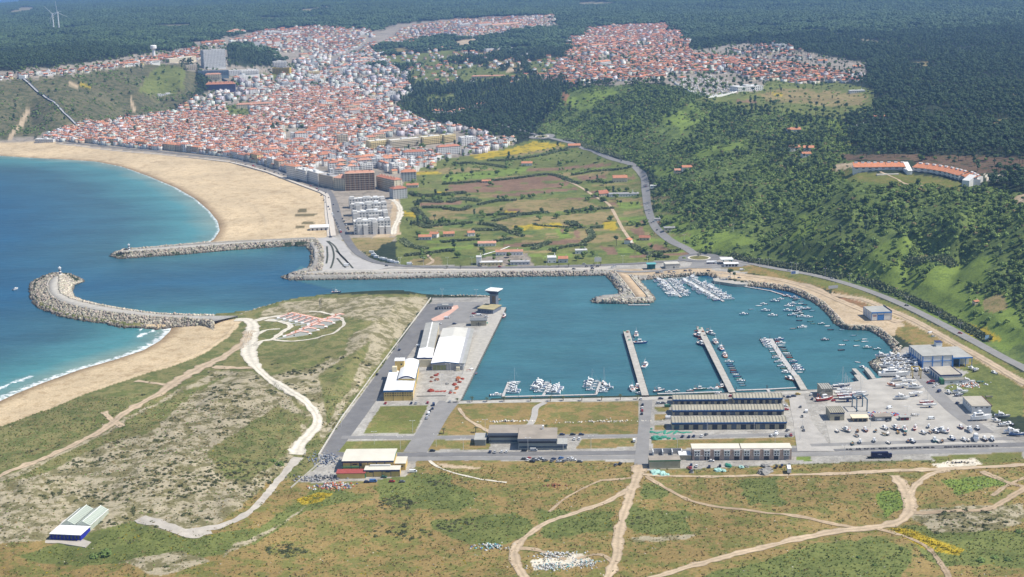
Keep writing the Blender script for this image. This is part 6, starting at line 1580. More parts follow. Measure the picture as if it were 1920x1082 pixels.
# travel lift and gantry
def gantry(label,px,py,az,w,d,h,m):
    r = empty('boat_gantry',PH(px,py,HB),az,label,'gantry')
    for x in (0,w):
        for y in (0,d): MB().box(x - .35,x + .35,y - .35,y + .35,.6,h).build('leg',m,r); MB().lathe((x,y,0),[(.55,0),(.55,.7)],8).build('wheel',M_BLACK,r)
        MB().box(x - .3,x + .3,-.6,d + .6,h,h + .8).build('beam',m,r)
    MB().box(0,w,d - .3,d + .3,h + .8,h + 1.4).build('cross_beam',m,r)
gantry('tall blue grey boat gantry beside the striped workshop',1606,772,.05,8,12,9,mat('gantry_blue',(.08,.16,.22),.6,.1,1)); gantry('yellow and black travel lift beside the blue framed hall',1711,710,-.1,6.5,8,7,hull_mat('yellow'))
for a,bb,lab in (((1601,691),(1624,714),'left concrete finger of the travel lift dock'),((1624,690),(1640,710),'right concrete finger of the travel lift dock')):
    r = empty('dock_finger',PH(*a,0),0,lab,'pier'); A,B2 = PH(*a,2.8),PH(*bb,2.8); d = B2 - A
    o = MB().box(0,d.length,-1.8,1.8,-6,0).build('deck',M_CONC2,r); o.location = A - r.location; o.rotation_euler = (0,0,math.atan2(d.y,d.x))
quadw = empty('slipway',PH(1612,715,0),0,'sloping concrete slipway wall on the basin side of the boatyard','slipway')
quad_slab('ramp',quadw,[(1601,703),(1608,702),(1650,728),(1622,728)],3.0,6,M_CONC2); quad_slab('apron',quadw,[(1560,732),(1575,729),(1625,720),(1655,708),(1668,702),(1700,720),(1620,745),(1562,745)],3.04,6,MATS['yard_concrete']); at_parent(quadw)

# ------------------------------------------------------------------ cars, vans, lorry
CARC = {'white': (.78,.78,.77),'silver': (.45,.46,.47),'black': (.015,.016,.02),'navy': (.025,.04,.10),'red': (.42,.03,.03),'blue': (.06,.16,.38),'green': (.05,.16,.10),'grey': (.16,.165,.17),'yellow': (.62,.42,.04)}
WHEEL = MB().tube((0,-.11,0),(0,.11,0),.32,n=8).mesh('wheel',M_BLACK)
def car(kind,colr):
    r = empty(kind,(0,0,-300))
    m = mat('car_paint_' + colr,CARC[colr],.3,.04,1,spec=.5)
    if kind == 'car':
        pr = [(-2.05,.35),(2.05,.35),(2.1,.7),(1.1,.86),(-1.8,.95),(-2.1,.75)]; w = .86
        gl = [(1.05,.86),(.35,1.42),(-1.35,1.45),(-1.85,.94)]
    elif kind == 'van':
        pr = [(-2.6,.35),(2.5,.35),(2.55,1.0),(1.9,1.2),(1.4,2.0),(-2.6,2.05)]; w = .95
        gl = [(1.95,1.2),(1.45,1.9),(.6,1.9),(.6,1.2)]
    else:
        pr = [(-3.2,.4),(3.1,.4),(3.15,1.2),(2.6,1.6),(2.5,2.9),(-3.2,2.9)]; w = 1.1
        gl = [(2.7,1.5),(2.6,2.3),(1.6,2.3),(1.6,1.5)]
    def ext(p,ww,top=1.0):
        n = len(p); V = [(x,-ww*(top if z > 1.0 and kind == 'car' else 1),z) for x,z in p] + [(x,ww*(top if z > 1.0 and kind == 'car' else 1),z) for x,z in p]
        return MB().add(V,[tuple(range(n)),tuple(reversed(range(n,2*n)))] + [((i + 1) % n,i,n + i,n + (i + 1) % n) for i in range(n)])
    ext(pr,w).build('body',m,r)
    ext(gl,w*(.93 if kind == 'car' else 1.01),.84).build('windows',M_GLASS,r).name = 'glazing'
    if kind == 'car': MB().box(-1.28,.3,-.66,.66,1.42,1.49).build('roof_panel',m,r)
    a = 1.3 if kind == 'car' else (1.6 if kind == 'van' else 2.0)
    for x in (-a,a):
        for y in (-w + .08,w - .08):
            k = link('wheel',WHEEL,r); k.location = (x,y,.32)
    return Proto(r)
_cars = {}
def put_car(kind,colr,px,py,az,where,group,h=None):
    k = (kind,colr)
    if k not in _cars: _cars[k] = car(kind,colr)
    p = PH(px,py,h) if h is not None else W(px,py)
    p = p + Vector((0,0,.22 if h is None else .12))
    nm = {'car': 'car','van': 'van','camper_van': 'camper van'}[kind]
    return _cars[k].put(p,az,f'{colr} {nm} {where}',group,None,nm if kind != 'camper_van' else 'camper')
az_q = math.atan2((PH(949,577,3) - PH(863,751,3)).y,(PH(949,577,3) - PH(863,751,3)).x)
def cars(lst,az,where,group,h=HB + .05,jit=.06):
    for x,y,c in lst:
        kd = 'van' if c.endswith('*') else 'car'
        put_car(kd,c.rstrip('*'),x,y,az + rng.uniform(-jit,jit),where,group,h)
cars([(723,757,'red'),(771.5,757,'navy'),(780,757,'silver'),(802,756,'red'),(843.5,754,'silver')],az_q,'parked in front of the yellow market hall','cars parked at the market hall')
cars([(813,760,'navy*'),(811,767,'navy'),(806,772,'black'),(804,777,'white*'),(801,783,'white'),(800,785.5,'silver')],az_q + .2,'parked on the street beside the grass plot','cars parked on the harbour streets')
cars([(707,703,'black'),(749,657,'navy')],az_q,'driving along the dune side quay road','cars on the move'); cars([(786,650,'white*'),(804,627,'silver*'),(799,632,'white')],.1,'parked beside the narrow auction hall','vans at the auction hall'); cars([(885,594,'white'),(899,592,'white*'),(912,595,'white'),(888,589,'red'),(838,597,'white*'),(852,608,'navy'),(824,608,'white')],.1,'parked round the harbour tower','cars parked at the tower')
cars([(919,848.5,'navy'),(928,849,'silver'),(941,848,'white'),(950,848,'white')],1.35,'parked before the harbour office lawn','cars parked at the office',jit=.1); cars([(983,846,'black'),(1001,845.5,'silver*')],.0,'parked against the harbour office front','cars parked at the office'); cars([(1054,816,'navy'),(1074,816,'black'),(1090,816,'navy'),(916,821,'white*'),(900,821.5,'silver')],.05,'on the service road behind the harbour office','cars parked at the office'); cars([(1077,824.5,'white'),(1086,824,'white')],1.4,'parked at the end of the harbour office','cars parked at the office')
cars([(811,846.5,'black')],0,'driving on the harbour road by the ochre works','cars on the move'); cars([(688,905,'navy'),(700,904,'blue*'),(735,904,'red'),(754,904.5,'grey'),(720,895.5,'green'),(775,886,'white*')],.05,'parked beside the ochre works','cars at the ochre works')
cars([(983,862,'grey'),(990,864,'white'),(992,861,'red'),(1001,862,'grey'),(1006,864,'silver'),(1014,861.5,'silver'),(1022,865,'grey'),(1038,862.5,'navy'),(1052,860.5,'blue'),(1066,862,'silver'),(1072,861,'white'),(1075,864,'white'),(1035,866,'grey'),(1058,866,'grey'),(998,867,'black'),(1048,867,'silver'),(1087,867,'grey'),(1163,871,'black'),(1155,873,'grey')],.4,'abandoned in the scrap row below the harbour road','scrapped cars',None,.8)
cars([(1205,760,'black'),(1204.5,766,'white'),(1204,771,'red'),(1203.5,777,'black'),(1202,749,'white'),(1189,828,'white*')],1.5,'parked down the street behind the first pier','cars parked on the harbour streets'); cars([(1239,748.5,'navy'),(1258,747.5,'black'),(1235,757,'silver'),(1244,757,'grey'),(1345,738.5,'white'),(1371,744,'red')],.03,'parked on the quay beside the sheds','cars parked at the net sheds'); cars([(1252,763,'green*'),(1254,785,'white*')],.1,'parked at the end wall of the sheds','cars parked at the net sheds')
cars([(1456,811,'white'),(1477,808,'grey'),(1446,818,'white'),(1456,816,'white*'),(1476,818,'silver'),(1483,817,'red'),(1280,819.5,'navy'),(1292,820,'navy'),(1301,819,'navy'),(1316,819,'white'),(1324,816,'grey')],1.3,'parked along the service lane below the sheds','cars parked at the net sheds',jit=.4); cars([(1474,769,'red'),(1479,745.5,'navy'),(1488,744,'navy'),(1496,740,'yellow'),(1467,744,'grey'),(1472,762,'white')],.1,'parked past the boatyard end of the sheds','cars parked at the net sheds'); cars([(1512,773,'white*'),(1505,802,'grey'),(1501,764,'grey'),(1521,741,'white'),(1523,749,'navy'),(1504,782,'black'),(1507,808,'grey')],1.4,'on the wide street beside the boatyard','cars by the boatyard')
cars([(1334,865.5,'white')],.02,'parked against the rose workshop terrace','cars below the workshop terrace'); cars([(1296,873,'navy'),(1306,875,'white'),(1330,876,'navy'),(1350,875,'black'),(1456,876,'black'),(1466,874,'navy'),(1480,873,'grey'),(1295,879,'red'),(1297,884,'grey')],1.4,'parked across from the rose workshop terrace','cars below the workshop terrace',3.5)
cars([(1745,720,'navy'),(1752,726,'white'),(1761,735,'navy*'),(1757,722,'white'),(1748,716,'red'),(1741,718,'red'),(1668,766,'white*'),(1666,790,'grey'),(1747,786,'white*'),(1795,757,'navy'),(1563,752,'red'),(1745,626,'white*'),(1750,632,'silver'),(1785,637,'navy')],.5,'parked in the boatyard lanes','cars by the boatyard',jit=.5)
cars([(1255,511.5,'navy'),(1264,511,'silver'),(1285,508.5,'navy'),(1294,508,'navy'),(1328,508.5,'black'),(1391,507,'white*'),(1368,520.5,'white'),(1386,522,'brown' if 0 else 'grey'),(1233,513,'grey*'),(1241,511.5,'white'),(1272,498,'white*')],.05,'parked along the marina shore lane','cars along the marina',4.4); cars([(1100,500.5,'black'),(1110,500,'navy'),(1120,500.5,'black'),(1111,504,'navy'),(1076,505,'grey'),(1095,496,'silver'),(1149,502,'white'),(1153,500,'white'),(900,500,'grey'),(937,501,'red'),(725,499,'black'),(620,445,'navy')],.02,'on the seafront road below the fields','cars along the seafront road',4.5)
for x,y in ((697,475),(701,480),(706,484),(717,487),(722,488.5),(731,491),(736,492.5),(744,494.5)): put_car('camper_van','white',x,y,-.35,'parked in the row where the seafront road bends','camper vans',4.4)
put_car('camper_van','white',768,496.5,.05,'standing alone beyond the row of camper vans','camper vans',4.4); put_car('camper_van','white',650,499,.2,'parked among the planting strips of the plaza','camper vans',4.4)
for k in range(46):
    t = (k + .5)/46
    x = np.interp(t,(0,.25,.45,.7,1),(440,545,600,632,650)); y = np.interp(t,(0,.25,.45,.7,1),(303.5,331,355,405,440))
    put_car(rng.choice(['car','car','car','van']),rng.choice(['white','black','navy','silver','red','grey']),x + rng.choice((-1,1))*np.interp(t,(0,1),(2,9)),y,2.2 if t < .45 else 1.75,'parked on the beachfront avenue','cars on the beachfront avenue')
for x,y in ((1211,350),(1214,388),(1218,400),(1222,418),(1165,302),(1232,432),(1700,574),(1560,523),(1480,508),(1800,626)): put_car('car',rng.choice(['white','black','silver','red']),x,y,1.6 if x < 1300 else -.5,'driving on the road below the hill','cars on the move')
# dark box lorry
r = empty('box_lorry',PH(1634,860.5,HB),.0,'navy box lorry with pale lettering parked beside the harbour road','lorry')
MB().box(0,11.6,0,2.5,1.1,4.6).build('cargo_box',mat('lorry_navy',(.012,.012,.05),.4,.1,1),r); MB().box(11.9,14.2,.1,2.4,.7,3.4).build('cab',MATS['lorry_navy'],r); MB().box(14.18,14.25,.3,2.2,1.9,3.0).build('windscreen',M_GLASS,r); MB().box(-2.6,12,.3,2.2,.7,1.1).build('chassis',M_BLACK,r)
for x in (-1.2,0.6,9.0,12.8):
    for y in (.2,2.3): MB().tube((x,y - .15,.5),(x,y + .15,.5),.5,n=8).build('wheel',M_BLACK,r)
mb = MB(); x = 4.3
for wd,ht in ((.28,1.1),(.5,.75),(.28,1.0),(.5,.75),(.45,.75)):
    mb.box(x,x + .12,-.03,0,2.7,2.7 + ht).box(x + wd - .1,x + wd,-.03,0,2.7,2.7 + ht*.8).box(x + .13,x + wd - .11,-.03,0,2.7 + ht*.4,2.7 + ht*.52); x += wd + .18
mb.build('lettering',mat('pale_lettering',(.45,.47,.6),.6,.05,1),r)
b = empty('box_trailer',PH(1480,889,HB),1.45,'white box trailer parked on the dirt below the workshops','trailer'); MB().box(0,8,-1.25,1.25,.9,3.8).build('box',M_WHITE,b); MB().box(-2.2,0,-.2,.2,.7,.95).build('drawbar',M_BLACK,b)
for y in (-1.1,1.1): MB().tube((5,y - .15,.45),(5,y + .15,.45),.45,n=8).build('wheel',M_BLACK,b)
r = empty('tanker_lorry',PH(1333,494.5,4.3),.0,'white tanker lorry with purple band at the filling station','lorry')
MB().tube((-5,0,2.2),(4,0,2.2),1.25,n=10).build('tank',M_WHITE,r); MB().box(4.3,6.6,-1.2,1.2,.6,3.2).build('cab',M_WHITE,r); MB().box(-5,4.2,-.9,.9,.6,1.0).build('chassis',mat('purple_band',(.12,.1,.3),.6,.1,1),r)
for x in (-4,-2.6,3,5.4):
    for y in (-1,1): MB().tube((x,y - .15,.5),(x,y + .15,.5),.5,n=8).build('wheel',M_BLACK,r)

# ------------------------------------------------------------------ lamps, palms, nets, blocks, boards
def lamp_proto():
    r = empty('street_lamp',(0,0,-400),0,None,None)
    MB().tube((0,0,0),(0,0,9.5),.14,.09,6).build('pole',M_LGREY,r); MB().tube((-1.4,0,9.7),(1.4,0,9.7),.07,n=5).tube((0,0,9.4),(0,0,9.75),.1,n=5).build('arm',M_LGREY,r)
    for s in (-1,1): MB().box(s*1.6 - .45,s*1.6 + .45,-.2,.2,9.6,9.85).build('lamp_head',M_WHITE,r)
    return Proto(r)
LAMP = lamp_proto()
def lamps(lst,where,h=HB):
    for x,y in lst:
        p = PH(x,y,h) if h is not None else W(x,y)
        LAMP.put(p,rng.uniform(-.1,.1),f'twin headed street lamp {where}','street lamps',None,'street lamp')
lamps([(702,833),(751,843),(818,838),(869,846),(910,810),(990,845),(1056,846),(1108,842),(774,812)],'along the roads round the grass plots'); lamps([(1326,811),(1414,809),(1505,805),(1270,840),(1453,838),(1500,825)],'along the service lane below the sheds'); lamps([(1311,880),(1325,868),(1392,868),(1460,868)],'before the rose workshop terrace'); lamps([(828,723),(815,735),(868,706),(840,703),(845,697)],'standing in the net yard'); lamps([(829,559),(893,560),(640,800),(690,730),(745,655)],'along the quay road beside the dune',3.0)
lamps([(751,498),(794,498),(839,498),(885,498),(1025,497),(1120,497),(1168,495),(1214,494)],'along the seafront road below the fields',4.2); lamps([(1424,501),(1440,502),(1484,508),(1493,510),(1547,520),(1593,530),(1700,575),(1760,604),(1800,625),(1375,435),(1283,455),(1256,447)],'along the coast road below the hill',None); lamps([(540,328),(556,333),(570,338),(583,345),(597,352),(606,358),(615,366),(480,313),(500,318),(520,323),(455,306),(430,301)],'along the beachfront avenue',None); lamps([(1583,860),(1632,800),(1700,785),(1560,745),(1597,745),(1735,735)],'in and around the boatyard')

def palm_proto():
    r = empty('palm_tree',(0,0,-500))
    MB().tube((0,0,0),(0,0,3.6),.3,.24,7).build('trunk',mat('palm_trunk',(.14,.10,.06),.95,.3,3),r)
    mb = MB(); rr = random.Random(4)
    for k in range(22):
        a = 2*math.pi*k/22 + rr.uniform(-.1,.1); e = rr.uniform(.1,1.2); L = rr.uniform(1.9,2.6); w = .28
        pts = []
        for j in range(4):
            t = j/3; rad = L*t*math.cos(e*(1 - .6*t)); z = 3.6 + L*(math.sin(e)*t - .75*t*t)
            pts.append((rad*math.cos(a),rad*math.sin(a),z,w*(1 - .8*t) + .03))
        for j in range(3):
            x0,y0,z0,w0 = pts[j]; x1,y1,z1,w1 = pts[j + 1]; nx,ny = -math.sin(a),math.cos(a)
            mb.add([(x0 - nx*w0,y0 - ny*w0,z0),(x0 + nx*w0,y0 + ny*w0,z0),(x1 + nx*w1,y1 + ny*w1,z1),(x1 - nx*w1,y1 - ny*w1,z1)],[(0,1,2,3)])
    mb.build('crown',mat('palm_leaf',(.07,.085,.03),.8,.3,2),r)
    return Proto(r)
PALM = palm_proto()
for lst,where,h in ((((857,754.5),(885,754),(913,753.5),(945,753),(995,752.5),(1032,752.5),(1056,751.5),(1091,751.5),(1128,751),(1163,750),(1195,749)),'growing in the row along the south quay',3.0),(((832,813),(892,811)),'standing on the brown plot by the service road',3.0),(((1024,807),),'standing behind the harbour office',3.0),(((838,504),(864,504),(1048,501),(1066,501),(1114,499),(1126,498),(925,460),(945,458)),'beside the seafront road',4.1),(((1309,482),(1313,479)),'on the roundabout',4.6)):
    for x,y in lst: PALM.put(PH(x,y,h),rng.uniform(0,6),f'short palm tree {where}','palm trees',(1,1,rng.uniform(.8,1.15)),'palm tree')

NETC = {'rust red': (.30,.06,.035),'brown': (.22,.10,.06),'green': (.05,.25,.17),'pale turquoise': (.35,.55,.48),'grey': (.25,.24,.22),'orange': (.42,.14,.05)}
def heap(c,px,py,rx,ry,rz,where,h=HB,name='net_pile',cat='net pile',group='heaps of nets'):
    p = PH(px,py,h) if h is not None else W(px,py)
    r = empty(name,p,rng.uniform(0,3),f'{c} heap of fishing net {where}',cat,group)
    mb = MB(); s = rng.randrange(9999)
    mb.blob((0,0,0),rx,ry,rz,s,9,4,.3)
    for k in range(3): mb.blob((rng.uniform(-.6,.6)*rx,rng.uniform(-.6,.6)*ry,rz*.2),rx*.4,ry*.4,rz*.7,s + k,7,3,.35)
    mb.build('netting',mat('net_' + c.replace(' ','_'),NETC[c],.95,.4,2.5,bump=.6),r)
zn = lambda x,y: (700 + x/6.364,590 + y/6.364)
for c,x,y,a in (('rust red',745,728,2),('brown',700,752,1.8),('brown',752,782,2.5),('brown',688,802,1.6),('orange',1015,765,2.6),('brown',1005,785,2.2),('rust red',1065,772,1.9),('rust red',1030,812,2.0),('rust red',968,840,2.3),('brown',1002,872,2.0),('orange',990,892,1.7),('grey',928,915,1.6),('rust red',920,938,1.8),('orange',970,938,1.4),('rust red',680,915,2.8),('grey',880,830,1.8),('rust red',770,712,1.5)):
    heap(c,*zn(x,y),a,a*.8,a*.7,'in the net yard beside the market hall')
for x0 in range(5): heap('rust red',*zn(725 + x0*32,916),2.6,.8,.5,'laid out in a line across the net yard')
z5 = lambda x,y: (1180 + x/5.0526,690 + y/5.0526)
for c,x,y,a in (('green',255,672,4.2),('green',325,660,2.6),('green',375,668,2),('green',425,672,1.6),('green',208,610,1.6),('green',210,578,1.3),('pale turquoise',250,1000,4.5),('pale turquoise',310,1008,4),('pale turquoise',230,985,3),('pale turquoise',350,1015,2.5),('pale turquoise',840,972,3),('pale turquoise',890,975,2.5),('green',940,930,3.2),('grey',1290,990,6),('grey',1285,935,3.5),('pale turquoise',1060,940,2.5),('grey',1110,935,2),('brown',560,950,2),('grey',590,990,2)):
    heap(c,*z5(x,y),a,a*.7,a*.5,'beside the sheds and workshops',3.1)
for k in range(7): heap('green',*z5(235 + k*50,610),4.5,1.2,.35,'spread along the front of the lowest shed')
for c,x,y,a in (('green',907,601,2.4),('green',913,606,1.8)): heap(c,x,y,a,a*.7,.9,'dropped on the quay beside the small store',3.2)
for k,(x,y) in enumerate(((1308,613.5),(1312,616),(1318,622),(1322,629),(1172,621),(1176,623),(1178,632),(1180,638))): heap(['grey','green','brown'][k % 3],x,y,1.5,1.3,.9,'left on the end of the fishing piers',3.0)
# dark kerb blocks along the road
BLK = MB().blob((0,0,0),.9,.8,.8,5,7,3,.3).mesh('boulder',mat('dark_boulder',(.035,.035,.04),.9,.3,2))
z8 = lambda x,y: (1560 + x/5.647,800 + y/5.647)
for x in (160,190,200,262,285,292,352,378,420,445,505,518,545,570,628,655,672,682,722,738,770,782,805,825,850,898,912,935,980,995,1018,1060,1072,1195,1210,1232,1260,1295,1320,1340,1352,1388,1430,1440,1472,1505,1515,1552,1565,1600,1640,1655,1700,1745):
    px,py = z8(x,244 - (x - 160)*.0235); p = PH(px,py,HB)
    o = link('kerb_boulder',BLK,None); o.location = p; o.scale = (rng.uniform(.7,1.3),rng.uniform(.7,1.2),rng.uniform(.7,1.2)); o.rotation_euler = (0,0,rng.uniform(0,6))
    setp(o,'dark boulder in the row between the carriageways beside the laid up boats','boulder','boulders dividing the road')
# boards
def board(label,px,py,az,w,h,z0,m,m2=None,hh=None):
    p = W(px,py) if hh is None else PH(px,py,hh)
    r = empty('billboard',p,az,label,'billboard')
    for x in (-w*.35,w*.35): MB().tube((x,0,0),(x,0,z0 + h),.15,n=6).build('post',M_STEEL,r)
    MB().box(-w/2,w/2,-.2,-.05,z0,z0 + h).build('panel',m,r)
    if m2: MB().box(-w*.45,w*.1,-.26,-.21,z0 + h*.1,z0 + h*.9).build('poster',m2,r)
board('white billboard on the verge below the coast road',1490,518,.25,9,3.6,2.5,M_WHITE,mat('poster_blue',(.10,.16,.35),.7,.2,1)); board('weathered grey billboard beside the sandy drive',1562,543,.3,11,3.2,1.2,mat('grey_board',(.40,.40,.42),.8,.1,1)); board('small blue road sign above the coast road bend',1850,640,.4,4,3.6,2,mat('sign_blue',(.22,.34,.5),.6,.1,1)); board('pale notice board beside the seafront road',1121,493,.05,8,5,1.5,mat('pale_board',(.62,.6,.56),.8,.08,1),None,4.2)
board('white price sign of the filling station',1372,492,0,2,5,.4,M_WHITE,M_TEAL,4.3)
# rubble heaps
def rubble(label,px,py,rx,ry,n,cols,seed,size=1.0):
    r0 = np.random.RandomState(seed); c = W(px,py)
    r = empty('rubble_heap',c,0,label,'rubble')
    P = np.stack([r0.normal(0,rx,n),r0.normal(0,ry,n),np.zeros(n)],1)
    P[:,2] = ground(P[:,0] + c.x,P[:,1] + c.y) - c.z + np.abs(r0.normal(0,.5,n))*np.exp(-(P[:,0]/rx) ** 2 - (P[:,1]/ry) ** 2)*2
    V,F,col = rock_mesh(P + [0,0,3],size,seed + 1)
    V[:,2] -= 3
    col = np.repeat(np.array(cols)[r0.randint(0,len(cols),n)],8,axis=0)
    o = link('debris',np_mesh('debris',V,F,vcol_mat('rubble_%d' % seed,'col',.85,.15,1),attrs={'col': col}),r); o['kind'] = 'stuff'
RUB = [(.5,.5,.48),(.42,.39,.33),(.58,.56,.52),(.4,.5,.5),(.15,.35,.35),(.3,.28,.24)]
rubble('white and turquoise heap of rubble inside the looping track',1035,1063,6,3,150,RUB,50,.8); rubble('white rubble heap above the turquoise one',1042,1041,7,3,140,RUB[:3]*2 + RUB[3:4],52,.8); rubble('pale rubble scattered beside the right of the loop',1098,1058,5,3,90,RUB,54,.8); rubble('blue and white rubbish dumped on the brown field',922,1026,5,2.5,70,RUB + [(.08,.12,.35)],56,1.0); rubble('colourful scrap heap beside the ochre works yard',622,912,7,4,150,[(.4,.2,.1),(.3,.28,.25),(.5,.5,.48),(.1,.12,.2),(.45,.1,.06)],58,1.2); rubble('dark scrap metal along the works yard',598,897,8,4,120,[(.12,.12,.14),(.2,.2,.2),(.3,.3,.3)],60,1.2); rubble('grey metal frames stored in the works yard',612,862,7,7,160,[(.2,.22,.25),(.3,.32,.34),(.1,.12,.18)],62,1.0); rubble('orange rust heap on the brown field',1042,911,4,1.5,40,[(.28,.12,.06),(.2,.1,.06)],64,.9)
rubble('chalk lumps in a row across the brown plot',955,790.5,12,.7,80,[(.7,.66,.58),(.6,.56,.48)],66,.9); rubble('broken pale chalk spread on the brown plot',1125,791,17,.8,90,[(.66,.62,.52),(.55,.5,.42)],68,.8); rubble('boat parts and scrap piled behind the paint shop',1818,722,6,4,110,[(.6,.6,.6),(.45,.2,.1),(.3,.3,.3),(.7,.7,.68)],70,1.3); rubble('crates and gear piled below the boat park gantry',1655,778,6,3,120,[(.1,.18,.4),(.45,.08,.06),(.12,.12,.15),(.5,.5,.5)],72,1.2); rubble('black rubbish lined up on the concrete pad',1800,868,5,.8,40,[(.04,.04,.05),(.2,.2,.2)],74,.7)
# ------------------------------------------------------------------ the town
WALLC = {'white': (.74,.72,.68),'cream': (.66,.58,.43),'pale grey': (.52,.52,.51),'pale yellow': (.68,.56,.30),'beige': (.55,.47,.36)}
ROOFC = {'orange tiled': (.49,.215,.12),'red tiled': (.41,.17,.105),'faded pink tiled': (.52,.27,.18),'white flat': (.62,.61,.58),'grey flat': (.36,.35,.34)}
for k,c in WALLC.items(): mat('wall_' + k,c,.9,.10,.35,objvar=.08)
for k,c in ROOFC.items(): mat('roof_' + k,c,.9,.22,.4,objvar=.16)
M_WIN = mat('house_window',(.07,.075,.085),.3,.3,1)
def house_parts(w,d,fl,roof,rs,hip):
    """walls, roof, windows, door, chimney of a small house standing at the origin, front towards -y"""
    h = 2.6*fl + .2
    pts = {}
    wl = MB(); rf = MB(); win = MB(); ch = MB(); dr = MB()
    if 'flat' in roof:
        wl.box(-w/2,w/2,-d/2,d/2,-4,h + .5)
        rf.box(-w/2 + .25,w/2 - .25,-d/2 + .25,d/2 - .25,h + .5,h + .56); rf.box(-w*.2,w*.25,0,d*.4,h + .56,h + 2.7)
        ch.box(w*.3,w*.42,-d*.3,-d*.1,h + .56,h + 1.5)
    else:
        wl.box(-w/2,w/2,-d/2,d/2,-4,h)
        r = min(w,d)*.26; o = .35
        if hip:
            g = min(w,d)*.5
            if w >= d: a,b = (-w/2 + g,0),(w/2 - g + .01,0)
            else: a,b = (0,-d/2 + g),(0,d/2 - g + .01)
            P = [(-w/2 - o,-d/2 - o,h),(w/2 + o,-d/2 - o,h),(w/2 + o,d/2 + o,h),(-w/2 - o,d/2 + o,h),(*a,h + r),(*b,h + r)]
            if w >= d: rf.add(P,[(0,1,5,4),(1,2,5),(2,3,4,5),(3,0,4),(3,2,1,0)])
            else: rf.add(P,[(0,1,4),(1,2,5,4),(2,3,5),(3,0,4,5),(3,2,1,0)])
        else:
            if w >= d: P = [(-w/2 - .2,-d/2 - o,h - .1),(w/2 + .2,-d/2 - o,h - .1),(w/2 + .2,d/2 + o,h - .1),(-w/2 - .2,d/2 + o,h - .1),(-w/2 - .2,0,h + r),(w/2 + .2,0,h + r)]; rf.add(P,[(0,1,5,4),(2,3,4,5),(3,2,1,0)]); wl.add([(-w/2,-d/2,h),(-w/2,d/2,h),(-w/2,0,h + r - .15),(w/2,-d/2,h),(w/2,d/2,h),(w/2,0,h + r - .15)],[(0,2,1),(3,4,5)])
            else: P = [(-w/2 - o,-d/2 - .2,h - .1),(w/2 + o,-d/2 - .2,h - .1),(w/2 + o,d/2 + .2,h - .1),(-w/2 - o,d/2 + .2,h - .1),(0,-d/2 - .2,h + r),(0,d/2 + .2,h + r)]; rf.add(P,[(1,2,5,4),(3,0,4,5),(3,2,1,0)]); wl.add([(-w/2,-d/2,h),(w/2,-d/2,h),(0,-d/2,h + r - .15),(-w/2,d/2,h),(w/2,d/2,h),(0,d/2,h + r - .15)],[(0,1,2),(4,3,5)])
        ch.box(w*.22,w*.34,d*.05,d*.17,h,h + r + .7)
    for f in range(fl):
        z = f*2.6 + .9
        n = 3 if w > 9 else 2
        for k in range(n):
            if f == 0 and k == 0: continue
            x = (k + .5)/n*w - w/2
            win.add([(x - .55,-d/2 - .05,z),(x + .55,-d/2 - .05,z),(x + .55,-d/2 - .05,z + 1.3),(x - .55,-d/2 - .05,z + 1.3)],[(0,1,2,3)])
        for s in (-1,1):
            for k in range(2):
                y = (k + .5)/2*d - d/2; x = s*(w/2 + .05)
                q = [(x,y - .5*s,z),(x,y + .5*s,z),(x,y + .5*s,z + 1.3),(x,y - .5*s,z + 1.3)]
                win.add(q,[(0,1,2,3)])
    x = .5/(3 if w > 9 else 2)*w - w/2
    dr.box(x - .5,x + .5,-d/2 - .06,-d/2,-.5,2.2)
    return {'wall': wl,'roof': rf,'glazing': win,'door': dr,'chimney': ch}
PROT = []
for (w,d,fl,roof,wall,hip,wd) in [(8,9.5,2,'orange tiled','white',0,'narrow'),(9,9.5,3,'orange tiled','white',0,'tall'),(10,10,1,'orange tiled','white',1,'single storey'),(9.5,9,2,'red tiled','white',1,'square'),(11,9,2,'orange tiled','cream',0,'broad'),(8,10,3,'red tiled','white',1,'tall'),(10,11,3,'faded pink tiled','white',1,'large'),(9,10,3,'white flat','white',0,'boxy'),(8,9,2,'faded pink tiled','cream',0,'small'),(10,10,4,'orange tiled','white',1,'high'),(9,9,2,'orange tiled','pale yellow',1,'square'),(11,11,4,'grey flat','pale grey',0,'boxy'),(7.5,8,2,'red tiled','beige',0,'small'),(12,10,2,'orange tiled','white',0,'long')]:
    PROT.append(dict(w=w,d=d,fl=fl,roof=roof,wall=wall,parts=house_parts(w,d,fl,roof,0,hip),look=f'{wd} {wall} house with {roof} roof'))
PW_OLD = [3,2,3,3,2,3,2,.8,2,1,1,.2,1.5,2]; PW_NEW = [.6,2,.3,1,1,2,2,4.5,.4,3.5,.5,2.5,.3,.6]
PW_LOW = [3,1,6,4,3,1,1,.4,3,.3,1,.1,2,3]
ROADS_PX = [(np.array(p,float),w) for p,w in (([(760,152),(710,140),(665,150),(640,140),(618,122),(625,112),(660,97),(700,75)],4),([(665,206),(668,192),(690,183),(740,181),(760,186)],3),([(120,268),(330,288),(430,298),(500,314),(560,334),(604,353)],3))]
KEEP = []      # outlines (photo pixels) kept free for the larger buildings and gaps
